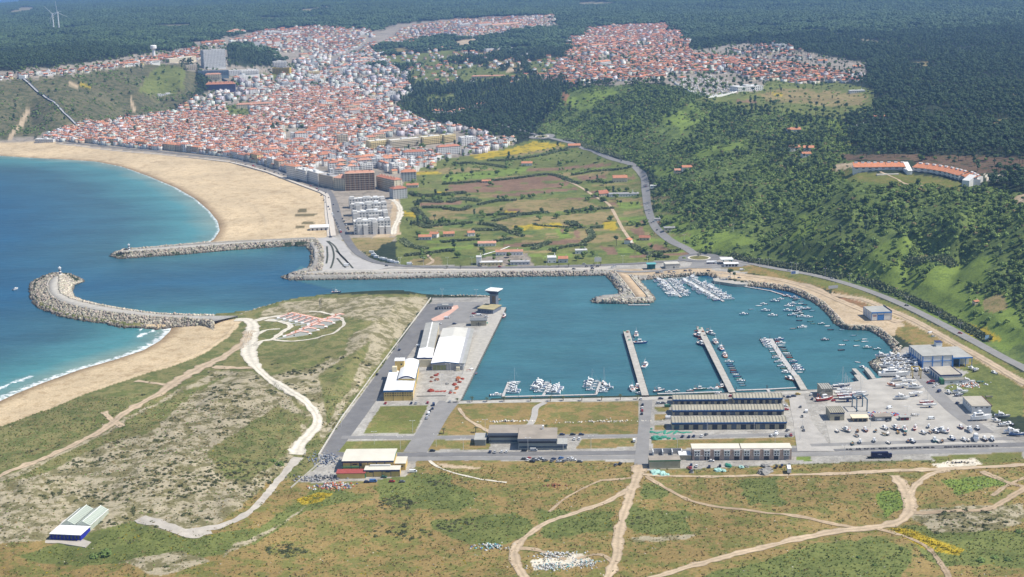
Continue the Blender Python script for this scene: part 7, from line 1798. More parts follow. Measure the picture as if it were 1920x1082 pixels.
ZONES = [
 ('old town below the cliff',[(78,262),(140,236),(225,226),(330,210),(430,202),(520,172),(600,164),(680,172),(735,205),(700,235),(660,262),(605,300),(585,325),(560,329),(500,311),(430,294),(330,284),(150,268)],math.radians(-41),9.0,9.8,PW_OLD,.03,True),
 ('middle town behind the grey blocks',[(590,326),(610,298),(660,262),(700,235),(745,208),(800,230),(965,266),(962,276),(905,287),(832,298),(792,325),(750,340),(620,350)],math.radians(30),13,16,PW_NEW,.30,True),
 ('slopes above the old town',[(325,208),(395,176),(392,150),(500,142),(520,118),(600,98),(700,100),(760,140),(775,170),(742,206),(682,172),(602,163),(520,172),(430,202)],math.radians(32),15,20,PW_NEW,.46,True),
 ('upper town on the north rise',[(370,84),(430,78),(500,58),(600,50),(700,58),(705,98),(640,116),(600,96),(540,100),(500,92),(440,96)],math.radians(25),15,19,PW_LOW,.42,False),
 ('far suburb beyond the pine wood',[(715,82),(760,52),(860,38),(1040,30),(1040,46),(965,58),(900,70),(830,66),(780,84)],math.radians(-5),17,24,PW_LOW,.34,False),
 ('clifftop village',[(-80,156),(0,144),(100,136),(215,122),(300,106),(372,92),(380,112),(330,114),(300,118),(205,130),(110,142),(0,150)],math.radians(12),10,11,PW_LOW,.12,False),
 ('hilltop village',[(1015,152),(1060,107),(1062,76),(1110,52),(1255,46),(1292,78),(1294,100),(1330,104),(1400,112),(1500,122),(1622,148),(1600,155),(1500,158),(1440,150),(1400,150),(1350,138),(1255,148),(1180,152),(1062,160)],math.radians(28),11,11.5,PW_LOW,.24,False),
 ('gardens between the two woods',[(770,150),(700,124),(705,102),(790,96),(880,90),(960,100),(1055,106),(1064,140),(1010,150),(940,158),(860,162)],math.radians(-8),26,30,PW_LOW,.62,False),
 ('outlying houses in the pines',[(1372,98),(1440,84),(1500,92),(1525,112),(1440,116)],math.radians(8),24,34,PW_OLD,.5,False),
]
KEEP += [[(378,88),(428,88),(430,150),(372,150)],[(640,355),(755,355),(750,445),(655,445)],[(420,78),(500,88),(520,125),(430,128)],[(425,118),(548,112),(548,143),(425,145)],[(380,150),(445,150),(445,172),(380,172)],
 [(595,312),(712,318),(770,345),(770,378),(640,372),(595,355)],[(740,325),(780,325),(780,360),(740,360)],[(690,262),(860,250),(900,258),(870,292),(815,296),(800,284),(690,284)],[(800,218),(850,218),(850,236),(800,236)],[(1250,138),(1385,138),(1440,168),(1350,190),(1240,165)],[(860,130),(960,130),(960,155),(860,158)],
 [(530,240),(575,240),(575,268),(530,268)],[(420,195),(470,190),(470,222),(425,222)],[(1120,110),(1145,100),(1150,128),(1120,130)],[(1360,72),(1480,72),(1480,84),(1360,84)],[(1195,76),(1215,76),(1215,90),(1195,90)]]
houses = []
for zi,(zname,poly,ang,sx,sy,pw,drop,wins) in enumerate(ZONES):
    c = at_h(*np.array(poly,float).T,40)
    cx,cy = c[:,0].mean(),c[:,1].mean(); R = 2600
    nx,ny = int(R/sx),int(R/sy)
    I,J = np.meshgrid(np.arange(-nx,nx + 1),np.arange(-ny,ny + 1))
    r = np.random.RandomState(100 + zi)
    blk = zi in (0,5,6)
    u = I*sx + (np.floor_divide(J,2) % 5)*sx*.37 + np.floor_divide(I,8)*(6.5 if blk else 5.0); v = J*sy + np.floor_divide(J,2)*(5.5 if blk else 3.0)
    u = u.ravel() + r.uniform(-.5,.5,u.size); v = v.ravel() + r.uniform(-.6,.6,v.size)
    X = cx + u*math.cos(ang) - v*math.sin(ang); Y = cy + u*math.sin(ang) + v*math.cos(ang)
    ok = Y > 1200; X,Y = X[ok],Y[ok]
    Z = ground(X,Y)
    px,py,_ = project(np.stack([X,Y,Z],1))
    m = inside(px,py,poly) & (r.uniform(0,1,len(X)) > drop*(.6 + .8*vnoise(X/90,Y/90,31)))
    for k in KEEP: m &= ~inside(px,py,k)
    for ln,w in ROADS_PX: m &= seg_dist(px,py,ln) > w
    X,Y,Z,px,py = X[m],Y[m],Z[m],px[m],py[m]
    pi = r.choice(len(PROT),len(X),p=np.array(pw)/sum(pw))
    rz = ang + r.choice([0,math.pi/2,math.pi,math.pi/2] if zi == 0 else [0,0,math.pi,0,math.pi/2] if blk else [0,math.pi/2,math.pi,0],len(X)) + r.uniform(-.04,.04,len(X)) + .35*(vnoise(X/260,Y/260,37) - .5)
    sc = r.uniform(.88,1.12,len(X))*(1.12 if sx > 14 else 1.0)
    for i in range(len(X)): houses.append((zi,X[i],Y[i],Z[i],rz[i],pi[i],sc[i],px[i],py[i]))
# the ones that show largest are things of their own, the rest of each quarter is one mass
order = sorted(range(len(houses)),key=lambda i: houses[i][2]*(1 - .1*(houses[i][5] % 3)))
single = set([i for i in order if 0 < houses[i][7] < 1900][:285])
hp = []
for p in PROT:
    r = empty('house',(0,0,-600))
    for nm,mb in p['parts'].items():
        o = mb.build(nm,{'wall': MATS['wall_' + p['wall']],'roof': MATS['roof_' + p['roof']],'glazing': M_WIN,'door': M_WOOD,'chimney': MATS['wall_' + p['wall']]}[nm],r)
        if nm == 'glazing': o['kind'] = 'stuff'
    hp.append(Proto(r))
def where_house(zi,px,py):
    if zi == 1: return 'in the middle town towards the fields' if px > 745 else 'in the middle town behind the grey blocks'
    if zi == 0:
        if float(seg_dist(np.array([px]),np.array([py]),np.array([(150,268),(330,284),(430,294),(500,311),(560,329),(600,345)]))[0]) < 7: return 'in the front row facing the beach'
        return 'in the lanes of the old town'
    return 'on the ' + ZONES[zi][0] if zi == 2 else 'in the ' + ZONES[zi][0]
for i in single:
    zi,x,y,z,rz,pi,sc,px,py = houses[i]
    hp[pi].put((x,y,z - .1),rz,f'{PROT[pi]["look"]} {where_house(zi, px, py)}','houses of the town',(sc,sc,sc),'house')
for q in hp:
    if not q.used:
        for c,gs in q.kids: bpy.data.objects.remove(c)
        bpy.data.objects.remove(q.root)
def tri_arrays(p,lowd):
    V,F,C,Q = [],[],[],[]
    for nm,mb in p['parts'].items():
        if lowd and nm in ('door','chimney'): continue
        col = {'wall': WALLC[p['wall']],'roof': ROOFC[p['roof']],'glazing': (.07,.075,.085),'door': (.12,.08,.05),'chimney': WALLC[p['wall']]}[nm]
        b = len(V); V += mb.v; C += [col]*len(mb.v); Q += [nm == 'roof']*len(mb.v)
        for f in mb.f:
            for k in range(1,len(f) - 1): F.append((f[0] + b,f[k] + b,f[k + 1] + b))
    return np.array(V,float),np.array(F),np.array(C,float),np.array(Q)
TRI = [[tri_arrays(p,lo) for lo in (False,True)] for p in PROT]
M_TOWN = vcol_mat('town_render','col',.9,.14,.3)
def bake(idx,name,label,low):
    V,F,C = [],[],[]; b = 0; r = np.random.RandomState(len(idx))
    for i in idx:
        zi,x,y,z,rz,pi,sc,px,py = houses[i]
        v,f,c,q_ = TRI[pi][1 if low else 0]
        cs,sn = math.cos(rz),math.sin(rz)
        q = v*sc
        V.append(np.stack([x + q[:,0]*cs - q[:,1]*sn,y + q[:,0]*sn + q[:,1]*cs,z - .1 + q[:,2]],1)); F.append(f + b); C.append(c*np.where(q_,r.uniform(.62,1.2),r.choice([1,1,.95,.8,.65])*r.uniform(.85,1.05))[:,None]*(1 + r.uniform(-.06,.06,3))); b += len(v)
    if not V: return
    o = link(name,np_mesh(name,np.vstack(V),np.vstack(F),M_TOWN,attrs={'col': np.vstack(C)}))
    setp(o,label,kind='stuff')
for zi,z in enumerate(ZONES):
    bake([i for i in range(len(houses)) if houses[i][0] == zi and i not in single],'town_quarter','crowded tiled roof houses of the ' + z[0],zi > 2)
print('houses',len(houses))

# ---- larger blocks, each built where it stands
GRP = 'apartment blocks of the town'
def block(label,a,b2,depth,fl,wall='white',roof='white flat',name='apartment_block',style='balcony',fh=3.0,cat='apartment block',base=None,rise=None):
    A = W(*a) if base is None else PH(*a,base); B = PH(*b2,A.z); d = B - A; w = d.length
    r = empty(name,A,math.atan2(d.y,d.x),label,cat,GRP)
    wm = MATS['wall_' + wall] if isinstance(wall,str) else wall; rm = MATS['roof_' + roof]; h = fl*fh
    MB().box(0,w,0,depth,-8,h).build('wall',wm,r)
    if 'flat' in roof:
        MB().box(.3,w - .3,.3,depth - .3,h,h + .12).box(w*.4,w*.6,depth*.3,depth*.7,h + .12,h + 2.6).build('roof',rm,r)
        MB().box(0,w,-.1,.25,h + .001,h + .9).box(0,w,depth - .25,depth,h + .001,h + .9).box(0,.25,.26,depth - .26,h + .001,h + .9).box(w - .25,w,.26,depth - .26,h + .001,h + .9).build('parapet',wm,r)
    else:
        rr = rise or min(5,depth*.22)
        MB().add([(-.5,-.6,h),(w + .5,-.6,h),(w + .5,depth + .6,h),(-.5,depth + .6,h),(depth*.35,depth/2,h + rr),(w - depth*.35,depth/2,h + rr)],[(0,1,5,4),(1,2,5),(2,3,4,5),(3,0,4),(3,2,1,0)]).build('roof',rm,r)
        mb = MB()
        for k in range(max(2,int(w/9))): mb.box(w*(k + .4)/max(2,int(w/9)),w*(k + .4)/max(2,int(w/9)) + .9,depth*.3,depth*.4,h,h + rr + .5)
        mb.build('chimney',wm,r)
    bays = max(2,int(w/4.2))
    wmesh = MB().box(-w/bays*.21,w/bays*.21,-.06,.2,0,fh*.45).mesh('window',M_WIN); smesh = MB().box(-.7,.7,-.06,.2,0,fh*.45).mesh('window',M_WIN)
    for f in range(fl):
        for k in range(bays):
            o = link('window',wmesh,r); o.location = (w*(k + .5)/bays,0,f*fh + fh*.3)
        for k in range(max(1,int(depth/5))):
            for s,x in ((1,w),(-1,0)):
                o = link('window',smesh,r); o.location = (x,depth*(k + .5)/max(1,int(depth/5)),f*fh + fh*.3); o.rotation_euler = (0,0,s*math.pi/2)
        if style == 'balcony' and f:
            MB().box(w*.04,w*.96,-1.3,-.02,f*fh - .1,f*fh + .95).build('balcony',wm,r)
        elif style == 'bands' and f:
            MB().box(0,w,-.35,-.01,f*fh - .5,f*fh + .5).build('spandrel',wm,r)
    return r
block('fifteen storey grey slab tower standing on the wooded rise',(383,129),(424,126),15,15,'pale grey','grey flat',style='bands',fh=3.1)
block('white five storey block row below the slab tower, with deep balconies',(452,141),(486,139),14,4,'white','white flat'); block('plain white block between the slab tower and the balcony row',(430,142),(452,141),16,4,'white','white flat',style='plain'); block('glassy blue grey complex at the foot of the slab tower',(372,143),(429,141),18,4,mat('wall_blueglass',(.14,.2,.25),.4,.15,.3),'grey flat',style='bands'); block('cream block with pink roof edge below the blue grey complex',(385,149),(415,148),14,4,'cream','faded pink tiled')
block('long dark fronted block under a bright orange roof',(386,168),(441,166.5),14,4,mat('wall_slate',(.10,.10,.17),.8,.15,.3),'orange tiled',style='bands',rise=6); block('yellow framed block with stepped ends above the old town',(511,138),(543,138),13,5,mat('wall_bright_yellow',(.62,.45,.10),.85,.1,.3),'grey flat'); block('white block rising behind the yellow framed one',(512,126),(538,125),12,5,'white','white flat')
block('pale yellow cubic block beside the wide avenue',(579,145),(600,144),14,5,'pale yellow','white flat'); block('grey and white office block in the upper town',(577,128),(597,127),14,5,'pale grey','grey flat')
_b = block('brick coloured construction tower with open concrete floors',(648,358),(703,356),20,8,mat('wall_brick',(.30,.17,.10),.9,.2,.4),'faded pink tiled','construction_block','plain',3.3,rise=3)
_w = (PH(703,356,5) - PH(648,358,5)).length; M_SLAB = mat('raw_concrete',(.52,.44,.33),.9,.12,.4)
for f in range(9): MB().box(-.6,_w + .6,-1.4,20.6,f*3.3 - .25,f*3.3 + .2).build('floor_slab',M_SLAB,_b)
for k in range(7): MB().box(_w*k/6 - .35,_w*k/6 + .35,-1.3,-.7,-2,26.3).build('column',M_SLAB,_b)
for k in range(4):
    for x in (-.35,_w + .35): MB().box(x - .2,x + .2,20*k/3 - .35,20*k/3 + .35,-2,26.3).build('column',M_SLAB,_b)
g = [('grey unfinished block fronting the vacant lot',(664,440),(733,437),18,5),('second grey unfinished block with bright terrace slab',(662,422),(728,419),15,5),('third grey unfinished block stepping up behind',(660,406),(726,403),14,5),('last grey unfinished block before the brick tower',(655,391),(722,388),14,4)]
for gi,(lab,a,b2,dp,fl) in enumerate(g):
    _g = block(lab,a,b2,dp,fl,mat('wall_concrete',(.60,.58,.54),.9,.14,.3),'white flat','construction_block','plain',3.2)
    _w = (PH(*b2,5) - PH(*a,5)).length; _q = random.Random(gi)
    for k in range(5):
        x = _w*(k + _q.random()*.6)/5; hh = _q.choice([0,-3.2,-6.4])
        MB().box(x,x + _w*.13,-2.2 - _q.random()*2,-.08,-2,fl*3.2 + hh - .4).build('stair_bay',MATS['wall_concrete'],_g)
        MB().box(x,x + _w*.12,dp*.2,dp*.7,fl*3.2 + .13,fl*3.2 + 1.2 + 2.2*_q.random()).build('roof_room',M_ROOFW if k % 2 else MATS['wall_concrete'],_g)
block('long cream curved front block on the avenue corner',(598,348),(625,354),16,6,'beige','grey flat',style='bands'); block('cream block with orange roof beside the brick tower',(626,355),(649,357),22,6,'cream','faded pink tiled',style='bands')
block('cream row with red hipped roof right of the brick tower',(706,352),(740,360),14,6,'cream','red tiled'); block('pale grey stepped block at the edge of the reed fields',(738,374),(764,371.5),16,5,'pale grey','red tiled',style='plain'); block('blank grey gable block with an orange roof',(752,341),(781,340),18,5,'pale grey','orange tiled',style='none'); block('white cubic block behind the blank grey gable',(736,325),(760,323),16,5,'white','white flat')
block('white tall corner block facing the beach avenue',(538,334),(555,337),14,7,'white','orange tiled',style='bands'); block('white twin corner block beside the tall one',(556,337),(574,342),16,6,'white','white flat'); block('white angled block with glazed stair on the avenue',(575,340),(597,347),14,6,'white','white flat',style='bands')
for lab,a,b2,fl,wl in (('pale yellow block with white attic, first of the back row',(694,281),(730,277.5),5,'pale yellow'),('pale yellow block with green hedge, second of the back row',(733,279),(790,273.5),5,'cream'),('pale yellow long block, third of the back row',(793,273),(832,269),5,'pale yellow'),('pale yellow block beside the white office, last of the back row',(833,269),(855,266.5),5,'pale yellow')): block(lab,a,b2,16,fl,wl,'white flat')
block('white striped balcony block with red roof at the edge of the fields',(822,292),(864,289),14,5,'white','red tiled',style='bands'); block('white and black framed office block behind the striped one',(866,274),(893,272),18,5,'white','white flat',style='bands'); block('cream and white block with red roof facing the fields',(757,302),(800,300),16,5,'white','red tiled'); block('dark fronted office with white end beside the market square',(546,264),(567,263),16,5,'white','white flat',style='bands'); block('cream ribbed tower behind the beachfront',(634,275),(653,274),16,7,'cream','grey flat',style='bands'); block('long low white school with pink roof above the old town',(444,204),(510,201),16,3,'cream','faded pink tiled',style='plain')
block('long pink roofed terrace above the eucalyptus wood',(884,150),(948,149),12,3,'cream','faded pink tiled',style='plain'); block('white stepped terrace in the trees behind the town',(848,215),(884,205),12,2,'white','faded pink tiled',style='plain'); block('white terrace end house beside the stepped row',(890,202),(912,198),12,2,'white','orange tiled',style='plain'); block('large white villa with orange hipped roof below the wood',(812,213),(836,212),14,2,'white','orange tiled',style='plain'); block('unfinished white concrete frame on the wooded ridge',(912,98),(962,95),14,3,'white','grey flat',style='bands')
block('white six storey block on the northern skyline',(898,54),(922,52),16,6,'white','orange tiled'); block('white slab on the northern skyline beside the six storey block',(862,54),(882,53),16,6,'white','grey flat'); block('long white wing on the northern skyline',(924,53),(975,49),14,4,'cream','faded pink tiled'); block('white block at the head of the avenue',(503,66),(527,65),18,4,'white','white flat'); block('white low block beside the head of the avenue',(529,68),(562,66),18,3,'white','white flat')
block('tall white hilltop block with orange roof',(1126,128),(1146,126),14,5,'white','orange tiled'); block('white long hilltop terrace above the village street',(1110,93),(1168,88),12,4,'white','orange tiled',style='plain'); block('white sports hall with brick base above the green slope',(1384,172),(1431,169),30,2,'white','white flat','sports_hall','none',4,'hall'); block('white church like chapel beside the cemetery',(1275,152),(1288,151),10,2,'white','orange tiled','chapel','plain',3.5,'chapel'); block('white factory in the pines beyond the village',(1462,93),(1482,92),30,3,'white','white flat','factory','plain',4,'factory'); block('low grey warehouse roof beside the avenue',(710,104),(745,102),50,2,'white','white flat','warehouse','none',3.5,'warehouse')
# apartment blocks filling the middle town, each its own
_r = random.Random(5); n_ap = 0
for (x0,y0,x1,y1,n) in ((600,296,760,335,26),(650,235,760,280,14),(640,165,760,215,34),(560,110,700,160,26),(440,150,600,180,16),(430,62,690,92,16),(600,300,700,325,12),(470,240,600,300,16),(600,200,680,250,14)):
    for k in range(n):
        x = x0 + (x1 - x0)*((k*.618) % 1); y = y0 + (y1 - y0)*((k*.377 + .13) % 1)
        wl = _r.choice(['white','white','cream','white','pale grey']); rf = _r.choice(['white flat','orange tiled','red tiled','grey flat','faded pink tiled','orange tiled']); fl = _r.choice([3,4,4,5])
        wd = _r.uniform(12,24); s = px_scale(W(x,y))
        block(f'{wl} {["", "", "", "three", "four", "five"][fl]} storey flats with {rf} roof among the town houses',(x,y),(x + wd*s,y - wd*s*.075),_r.uniform(11,15),fl,wl,rf,style=_r.choice(['plain','bands','balcony'])); n_ap += 1
# front row along the beach avenue
_line = np.array([(160,267.5),(240,274),(330,283.5),(400,291),(430,294.5),(480,305),(520,317),(545,326)],float)
_s = np.append(0,np.cumsum(np.linalg.norm(np.diff(_line,axis=0),axis=1))); _t = 0
while _t < _s[-1] - 8:
    _wd = _r.uniform(7,14); x0,y0 = np.interp(_t,_s,_line[:,0]),np.interp(_t,_s,_line[:,1]); x1,y1 = np.interp(_t + _wd,_s,_line[:,0]),np.interp(_t + _wd,_s,_line[:,1])
    wl = _r.choice(['white','cream','white','pale yellow','beige']); rf = _r.choice(['orange tiled','orange tiled','red tiled','white flat']); fl = _r.choice([3,3,4,4,5])
    block(f'{wl} {["", "", "", "three", "four", "five"][fl]} storey guest house with {rf} roof facing the beach',(x0,y0),(x1,y1),11,fl,wl,rf,'guest_house','bands',2.9,'guest house'); _t += _wd + _r.choice([.3,.3,2])
# seafront pavilion, funicular, water tower, cemetery, wind turbines
block('white stepped pavilion at the cliff end of the beach',(66,268),(100,268.5),14,2,'white','white flat','pavilion','bands',3.5,'pavilion')
def funicular():
    A,B = W(146,238),W(43,148); n = 24
    r = empty('funicular',B,0,'straight funicular track climbing the scrubby cliff to a white station','funicular')
    V = []; d = (B - A); nn = Vector((-d.y,d.x,0)).normalized()*2.6
    for k in range(n + 1):
        p = A + d*(k/n); z = max(G1(p.x,p.y),0) + 1.2
        for s in (-1,1): V.append((p.x + nn.x*s - B.x,p.y + nn.y*s - B.y,z - B.z))
    F = np.array([(2*k,2*k + 1,2*k + 3,2*k + 2) for k in range(n)])
    link('track_bed',np_mesh('track_bed',np.array(V),F,M_GREY),r)
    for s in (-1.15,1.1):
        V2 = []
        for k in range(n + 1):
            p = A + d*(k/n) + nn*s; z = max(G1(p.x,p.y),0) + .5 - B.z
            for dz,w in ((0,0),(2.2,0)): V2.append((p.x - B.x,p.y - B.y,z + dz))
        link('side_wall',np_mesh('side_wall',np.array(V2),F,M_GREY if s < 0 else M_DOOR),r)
    MB().box(-8,6,-4,12,-2,8).build('station',M_WHITE,r)
funicular()
c = W(289,108); r = empty('water_tower',c,0,'white mushroom shaped water tower above the clifftop village','water tower')
MB().lathe((0,0,-3),[(5,0),(4.2,15),(4.2,24)],14).build('shaft',M_WHITE,r); MB().lathe((0,0,21),[(4.2,0),(8.5,3.5),(8.5,10),(7,12),(0.3,12.5)],18).build('tank',M_WHITE,r)
block('white walled fort terrace on the cliff edge',(55,143),(99,140),12,1,'white','white flat','cliff_terrace','none',6,'terrace'); block('white house row with orange roof on the cliff lip',(233,124),(262,121),14,2,'white','orange tiled'); block('white villa with pink roof beside the cliff row',(272,119),(300,117),14,2,'white','faded pink tiled'); block('beige terraced block on the cliff shoulder',(349,132),(370,131),14,4,'beige','grey flat',style='bands'); block('cream stepped flats below the water tower',(318,118),(368,112),14,3,'cream','white flat',style='plain'); block('ruined white terrace at the foot of the cliff',(296,182),(335,180),12,2,'white','white flat',style='plain')
def turbine(px,py,hub,rot,lab):
    p = W(px,py); s = px_scale(p); r = empty('wind_turbine',p,0,lab,'wind turbine','wind turbines on the forest ridge')
    MB().tube((0,0,-5),(0,0,hub),2.6,1.6,10).build('tower',M_WHITE,r); MB().box(-2,2,-5,4,hub - 2,hub + 2).build('nacelle',M_WHITE,r); MB().lathe((0,-5.2,hub - 1.2),[(1.4,0),(1.4,2.4)],8).build('hub',M_WHITE,r)
    for k in range(3):
        a = rot + k*2.094; L = hub*.62
        mb = MB().add([(-1.4,-5.6,0),(1.4,-5.6,0),(.4,-5.6,L),(-.4,-5.6,L),(-1.4,-5.2,0),(1.4,-5.2,0),(.4,-5.2,L),(-.4,-5.2,L)],[(0,1,2,3),(7,6,5,4),(0,4,5,1),(1,5,6,2),(3,2,6,7),(0,3,7,4)])
        o = mb.build('blade',M_WHITE,r); o.location = (0,0,hub); o.rotation_euler = (0,a,0)
turbine(101,57,62,-.75,'wind turbine with a blade pointing up left, shorter of the two'); turbine(111,57,66,-.1,'taller wind turbine with an upright blade')
def cemetery():
    poly = [(1255,150),(1330,140),(1360,152),(1392,170),(1372,176),(1328,184),(1300,176),(1270,160)]
    r0 = np.random.RandomState(8); P = on_ground(r0.uniform(1250,1395,900),r0.uniform(140,186,900)); px,py,_ = project(P)
    P = P[inside(px,py,poly)]
    r = empty('cemetery',P[0],0,'dense white walled cemetery on the edge of the hilltop village','cemetery')
    V,F,b = [],[],0
    for p in P:
        w,d,h = r0.uniform(1.2,2.6),r0.uniform(1.5,3),r0.uniform(1.0,4.0)
        q = _cube*.5*np.array([w,d,h]) + p - P[0] + [0,0,h/2 - .3]
        V.append(q); F.append(_cubeF + b); b += 8
    o = link('tomb',np_mesh('tomb',np.vstack(V),np.vstack(F),mat('tomb_stone',(.66,.64,.60),.85,.25,.5)),r); o['kind'] = 'stuff'
    for a,b2 in ((poly[4],poly[5]),(poly[5],poly[6]),(poly[6],poly[7]),(poly[7],poly[0]),(poly[3],poly[4])):
        A,B = W(*a),W(*b2); d = B - A
        q = MB().box(0,d.length,-.4,.4,-3,2.6).build('boundary_wall',M_WHITE,r); q.location = A - P[0].__class__(P[0]) if False else A - Vector(P[0]); q.rotation_euler = (0,-math.atan2(d.z,math.hypot(d.x,d.y)),math.atan2(d.y,d.x))
cemetery()
# farm houses of the valley, houses on the hill
def farm(lab,px,py,w,d,h,wall,roof,az=0.0,extra=None):
    p = W(px,py); r = empty('farmhouse',p,az,lab,'farmhouse','farm buildings of the valley')
    wm = MATS['wall_' + wall]
    MB().box(-w/2,w/2,0,d,-1.5,h).build('wall',wm,r)
    if 'flat' in roof: MB().box(-w/2 - .2,w/2 + .2,-.2,d + .2,h,h + .35).build('roof',MATS['roof_' + roof],r)
    else: MB().add([(-w/2 - .4,-.5,h - .1),(w/2 + .4,-.5,h - .1),(w/2 + .4,d + .5,h - .1),(-w/2 - .4,d + .5,h - .1),(-w/2 - .4,d/2,h + d*.25),(w/2 + .4,d/2,h + d*.25)],[(0,1,5,4),(2,3,4,5),(3,2,1,0),(0,4,3),(1,2,5)]).build('roof',MATS['roof_' + roof],r)
    n = max(1,int(w/4))
    for k in range(n): MB().box(w*(k + .5)/n - w/2 - .6,w*(k + .5)/n - w/2 + .6,-.06,.1,.9,2.2).build('window',M_WIN,r)
    MB().box(w*.3,w*.3 + .8,d*.6,d*.6 + .8,h,h + d*.25 + .8).build('chimney',wm,r)
for a in (('farmhouse with bright orange roof in the reeds near the vacant lot',797,450,16,9,4,'pale grey','orange tiled',.0),('white gabled farmhouse beside the orange roofed one',812,446,10,9,5,'white','orange tiled',-.3),('orange roofed cottage standing alone in the reeds',842,444,14,9,4,'beige','orange tiled',.1),('white orange roofed farmhouse on the reed edge',884,443,9,8,4.5,'white','orange tiled',.2),('low white range with palms beside the walled lane',913,462,22,8,4,'white','faded pink tiled',0),('long white farmhouse above the green pavilion',955,479,32,8,4.5,'white','faded pink tiled',0),('white tower like house end beside the green pavilion',898,497,6,10,9,'white','white flat',0),('pale green flat pavilion on the seafront road',921,498,26,9,3.6,'pale yellow','white flat',0),('grey walled yard building with blue panels on the road',975,497,22,8,3.6,'pale grey','grey flat',0),('white ruined house beside the seafront road',1035,493,10,12,6,'white','white flat',0),('blue and orange house beside the ruined one',1056,493,11,9,5,'pale grey','orange tiled',0),('white roofed barn in the market gardens',1090,476,14,9,4,'white','white flat',0),('white cottage with orange roof on the farm track',1184,457,9,8,5,'white','orange tiled',1.2),('brown brick barn near the road bend',1208,451,13,9,3.5,'beige','red tiled',-.2),('large cream villa with orange roof beside the valley road',1163,342,22,14,7,'cream','orange tiled',0),('long white workshop row along the valley road',1170,369,44,14,4,'white','grey flat',0),('reddish shed at the end of the workshop row',1133,368,16,16,4,'beige','red tiled',.4),('white house with orange roof in the upper fields',988,311,18,10,4.5,'white','orange tiled',0),('orange roofed farm near the upper roundabout',1077,277,22,12,4,'beige','orange tiled',.05),('white house in the field below the town',803,312,14,10,4,'white','white flat',0),('tile roofed shed on the ploughed strip',912,343,14,7,3,'beige','orange tiled',0),('orange roofed villa on the green terrace of the hill',1290,320,16,10,5,'white','orange tiled',.1),('low orange roofed barn beside the hill villa',1278,323,20,9,3,'cream','faded pink tiled',.1),('white huts below the valley road',1233,415,8,6,3,'white','grey flat',0),('dark roofed shed below the hill',1256,432,14,9,3,'beige','grey flat',0),('white store on the hill side of the valley road',1230,352,16,7,3,'white','white flat',0),('orange roofed house in the pines above the slope',1490,248,20,12,4,'white','orange tiled',.1),('white house with orange roof among pines',1492,283,14,10,5,'white','orange tiled',.2),('second white house among pines',1516,284,14,10,5,'white','orange tiled',-.2),('third orange roofed house among pines',1513,294,12,9,4,'white','orange tiled',.1),('white farm on the plateau edge beyond the pines',1608,174,28,12,4,'white','white flat',0),('house with orange roof deep in the pine wood',1652,224,20,10,4,'white','orange tiled',.1),('white house beside the meadow in the pines',1617,240,16,10,4,'white','grey flat',.3),('tiny red roofed hut in the green hillside',1832,570,5,4,2.5,'beige','orange tiled',.4),('white villa with red roof at the village end',1543,119,20,12,6,'white','orange tiled',0),('blue walled pool house at the village end',1608,128,18,10,4,'pale grey','orange tiled',0),('two houses with yellow fronts below the town',955,271,12,10,7,'pale yellow','white flat',0),('orange roofed house with dark side at the town end',937,275,14,10,6,'white','orange tiled',0),('white terrace with red roof at the town end',900,283,24,10,5,'white','red tiled',0),('low orange shed under the grey gable block',773,352,18,10,4,'pale grey','orange tiled',0)):
    farm(*a)
# ------------------------------------------------------------------ vegetation
def leaf_mat(name,col,var=.35,objvar=.35,hue=.02):
    m = mat(name,col,.75,var,.9,spec=.15,objvar=objvar)
    return m
L_PINE = leaf_mat('pine_needles',(.068,.105,.044)); L_BROAD = leaf_mat('broad_leaves',(.13,.185,.052)); L_GUM = leaf_mat('gum_leaves',(.085,.122,.058)); L_SHRUB = leaf_mat('shrub_leaves',(.165,.225,.056)); L_DRY = leaf_mat('dry_scrub',(.20,.17,.075)); L_REED = leaf_mat('reed_blades',(.20,.23,.115),.4,.15); L_BUSH = leaf_mat('dune_bush',(.08,.088,.036)); L_YEL = leaf_mat('yellow_flower',(.42,.31,.02)); L_GRASS = leaf_mat('grass_tuft',(.17,.20,.055)); L_STRAW = leaf_mat('straw_tuft',(.36,.27,.12)); L_PALE = leaf_mat('chalk_stone',(.5,.46,.38))
M_BARK = mat('bark',(.09,.065,.045),.95,.3,2)

def leaves(mb,c,rx,ry,rz,n,size,seed,shell=.55,m=0,low=-.35):
    r = random.Random(seed)
    for k in range(n):
        while True:
            d = Vector((r.gauss(0,1),r.gauss(0,1),r.gauss(0,1))).normalized()
            if d.z > low: break
        q = r.uniform(shell,1.0)
        p = Vector((c[0] + d.x*rx*q,c[1] + d.y*ry*q,c[2] + d.z*rz*q))
        nrm = (d + Vector((r.uniform(-.6,.6),r.uniform(-.6,.6),r.uniform(-.1,.9)))).normalized()
        u = nrm.orthogonal().normalized(); w = nrm.cross(u); a = r.uniform(0,6.28)
        u,w = u*math.cos(a) + w*math.sin(a),w*math.cos(a) - u*math.sin(a)
        s = size*r.uniform(.6,1.3); t = s*r.uniform(.55,.9)
        mb.add([p - u*s - w*t*.4,p + u*s*.2 - w*t,p + u*s + w*t*.3,p - u*s*.1 + w*t],[(0,1,2,3)],m)
    return mb

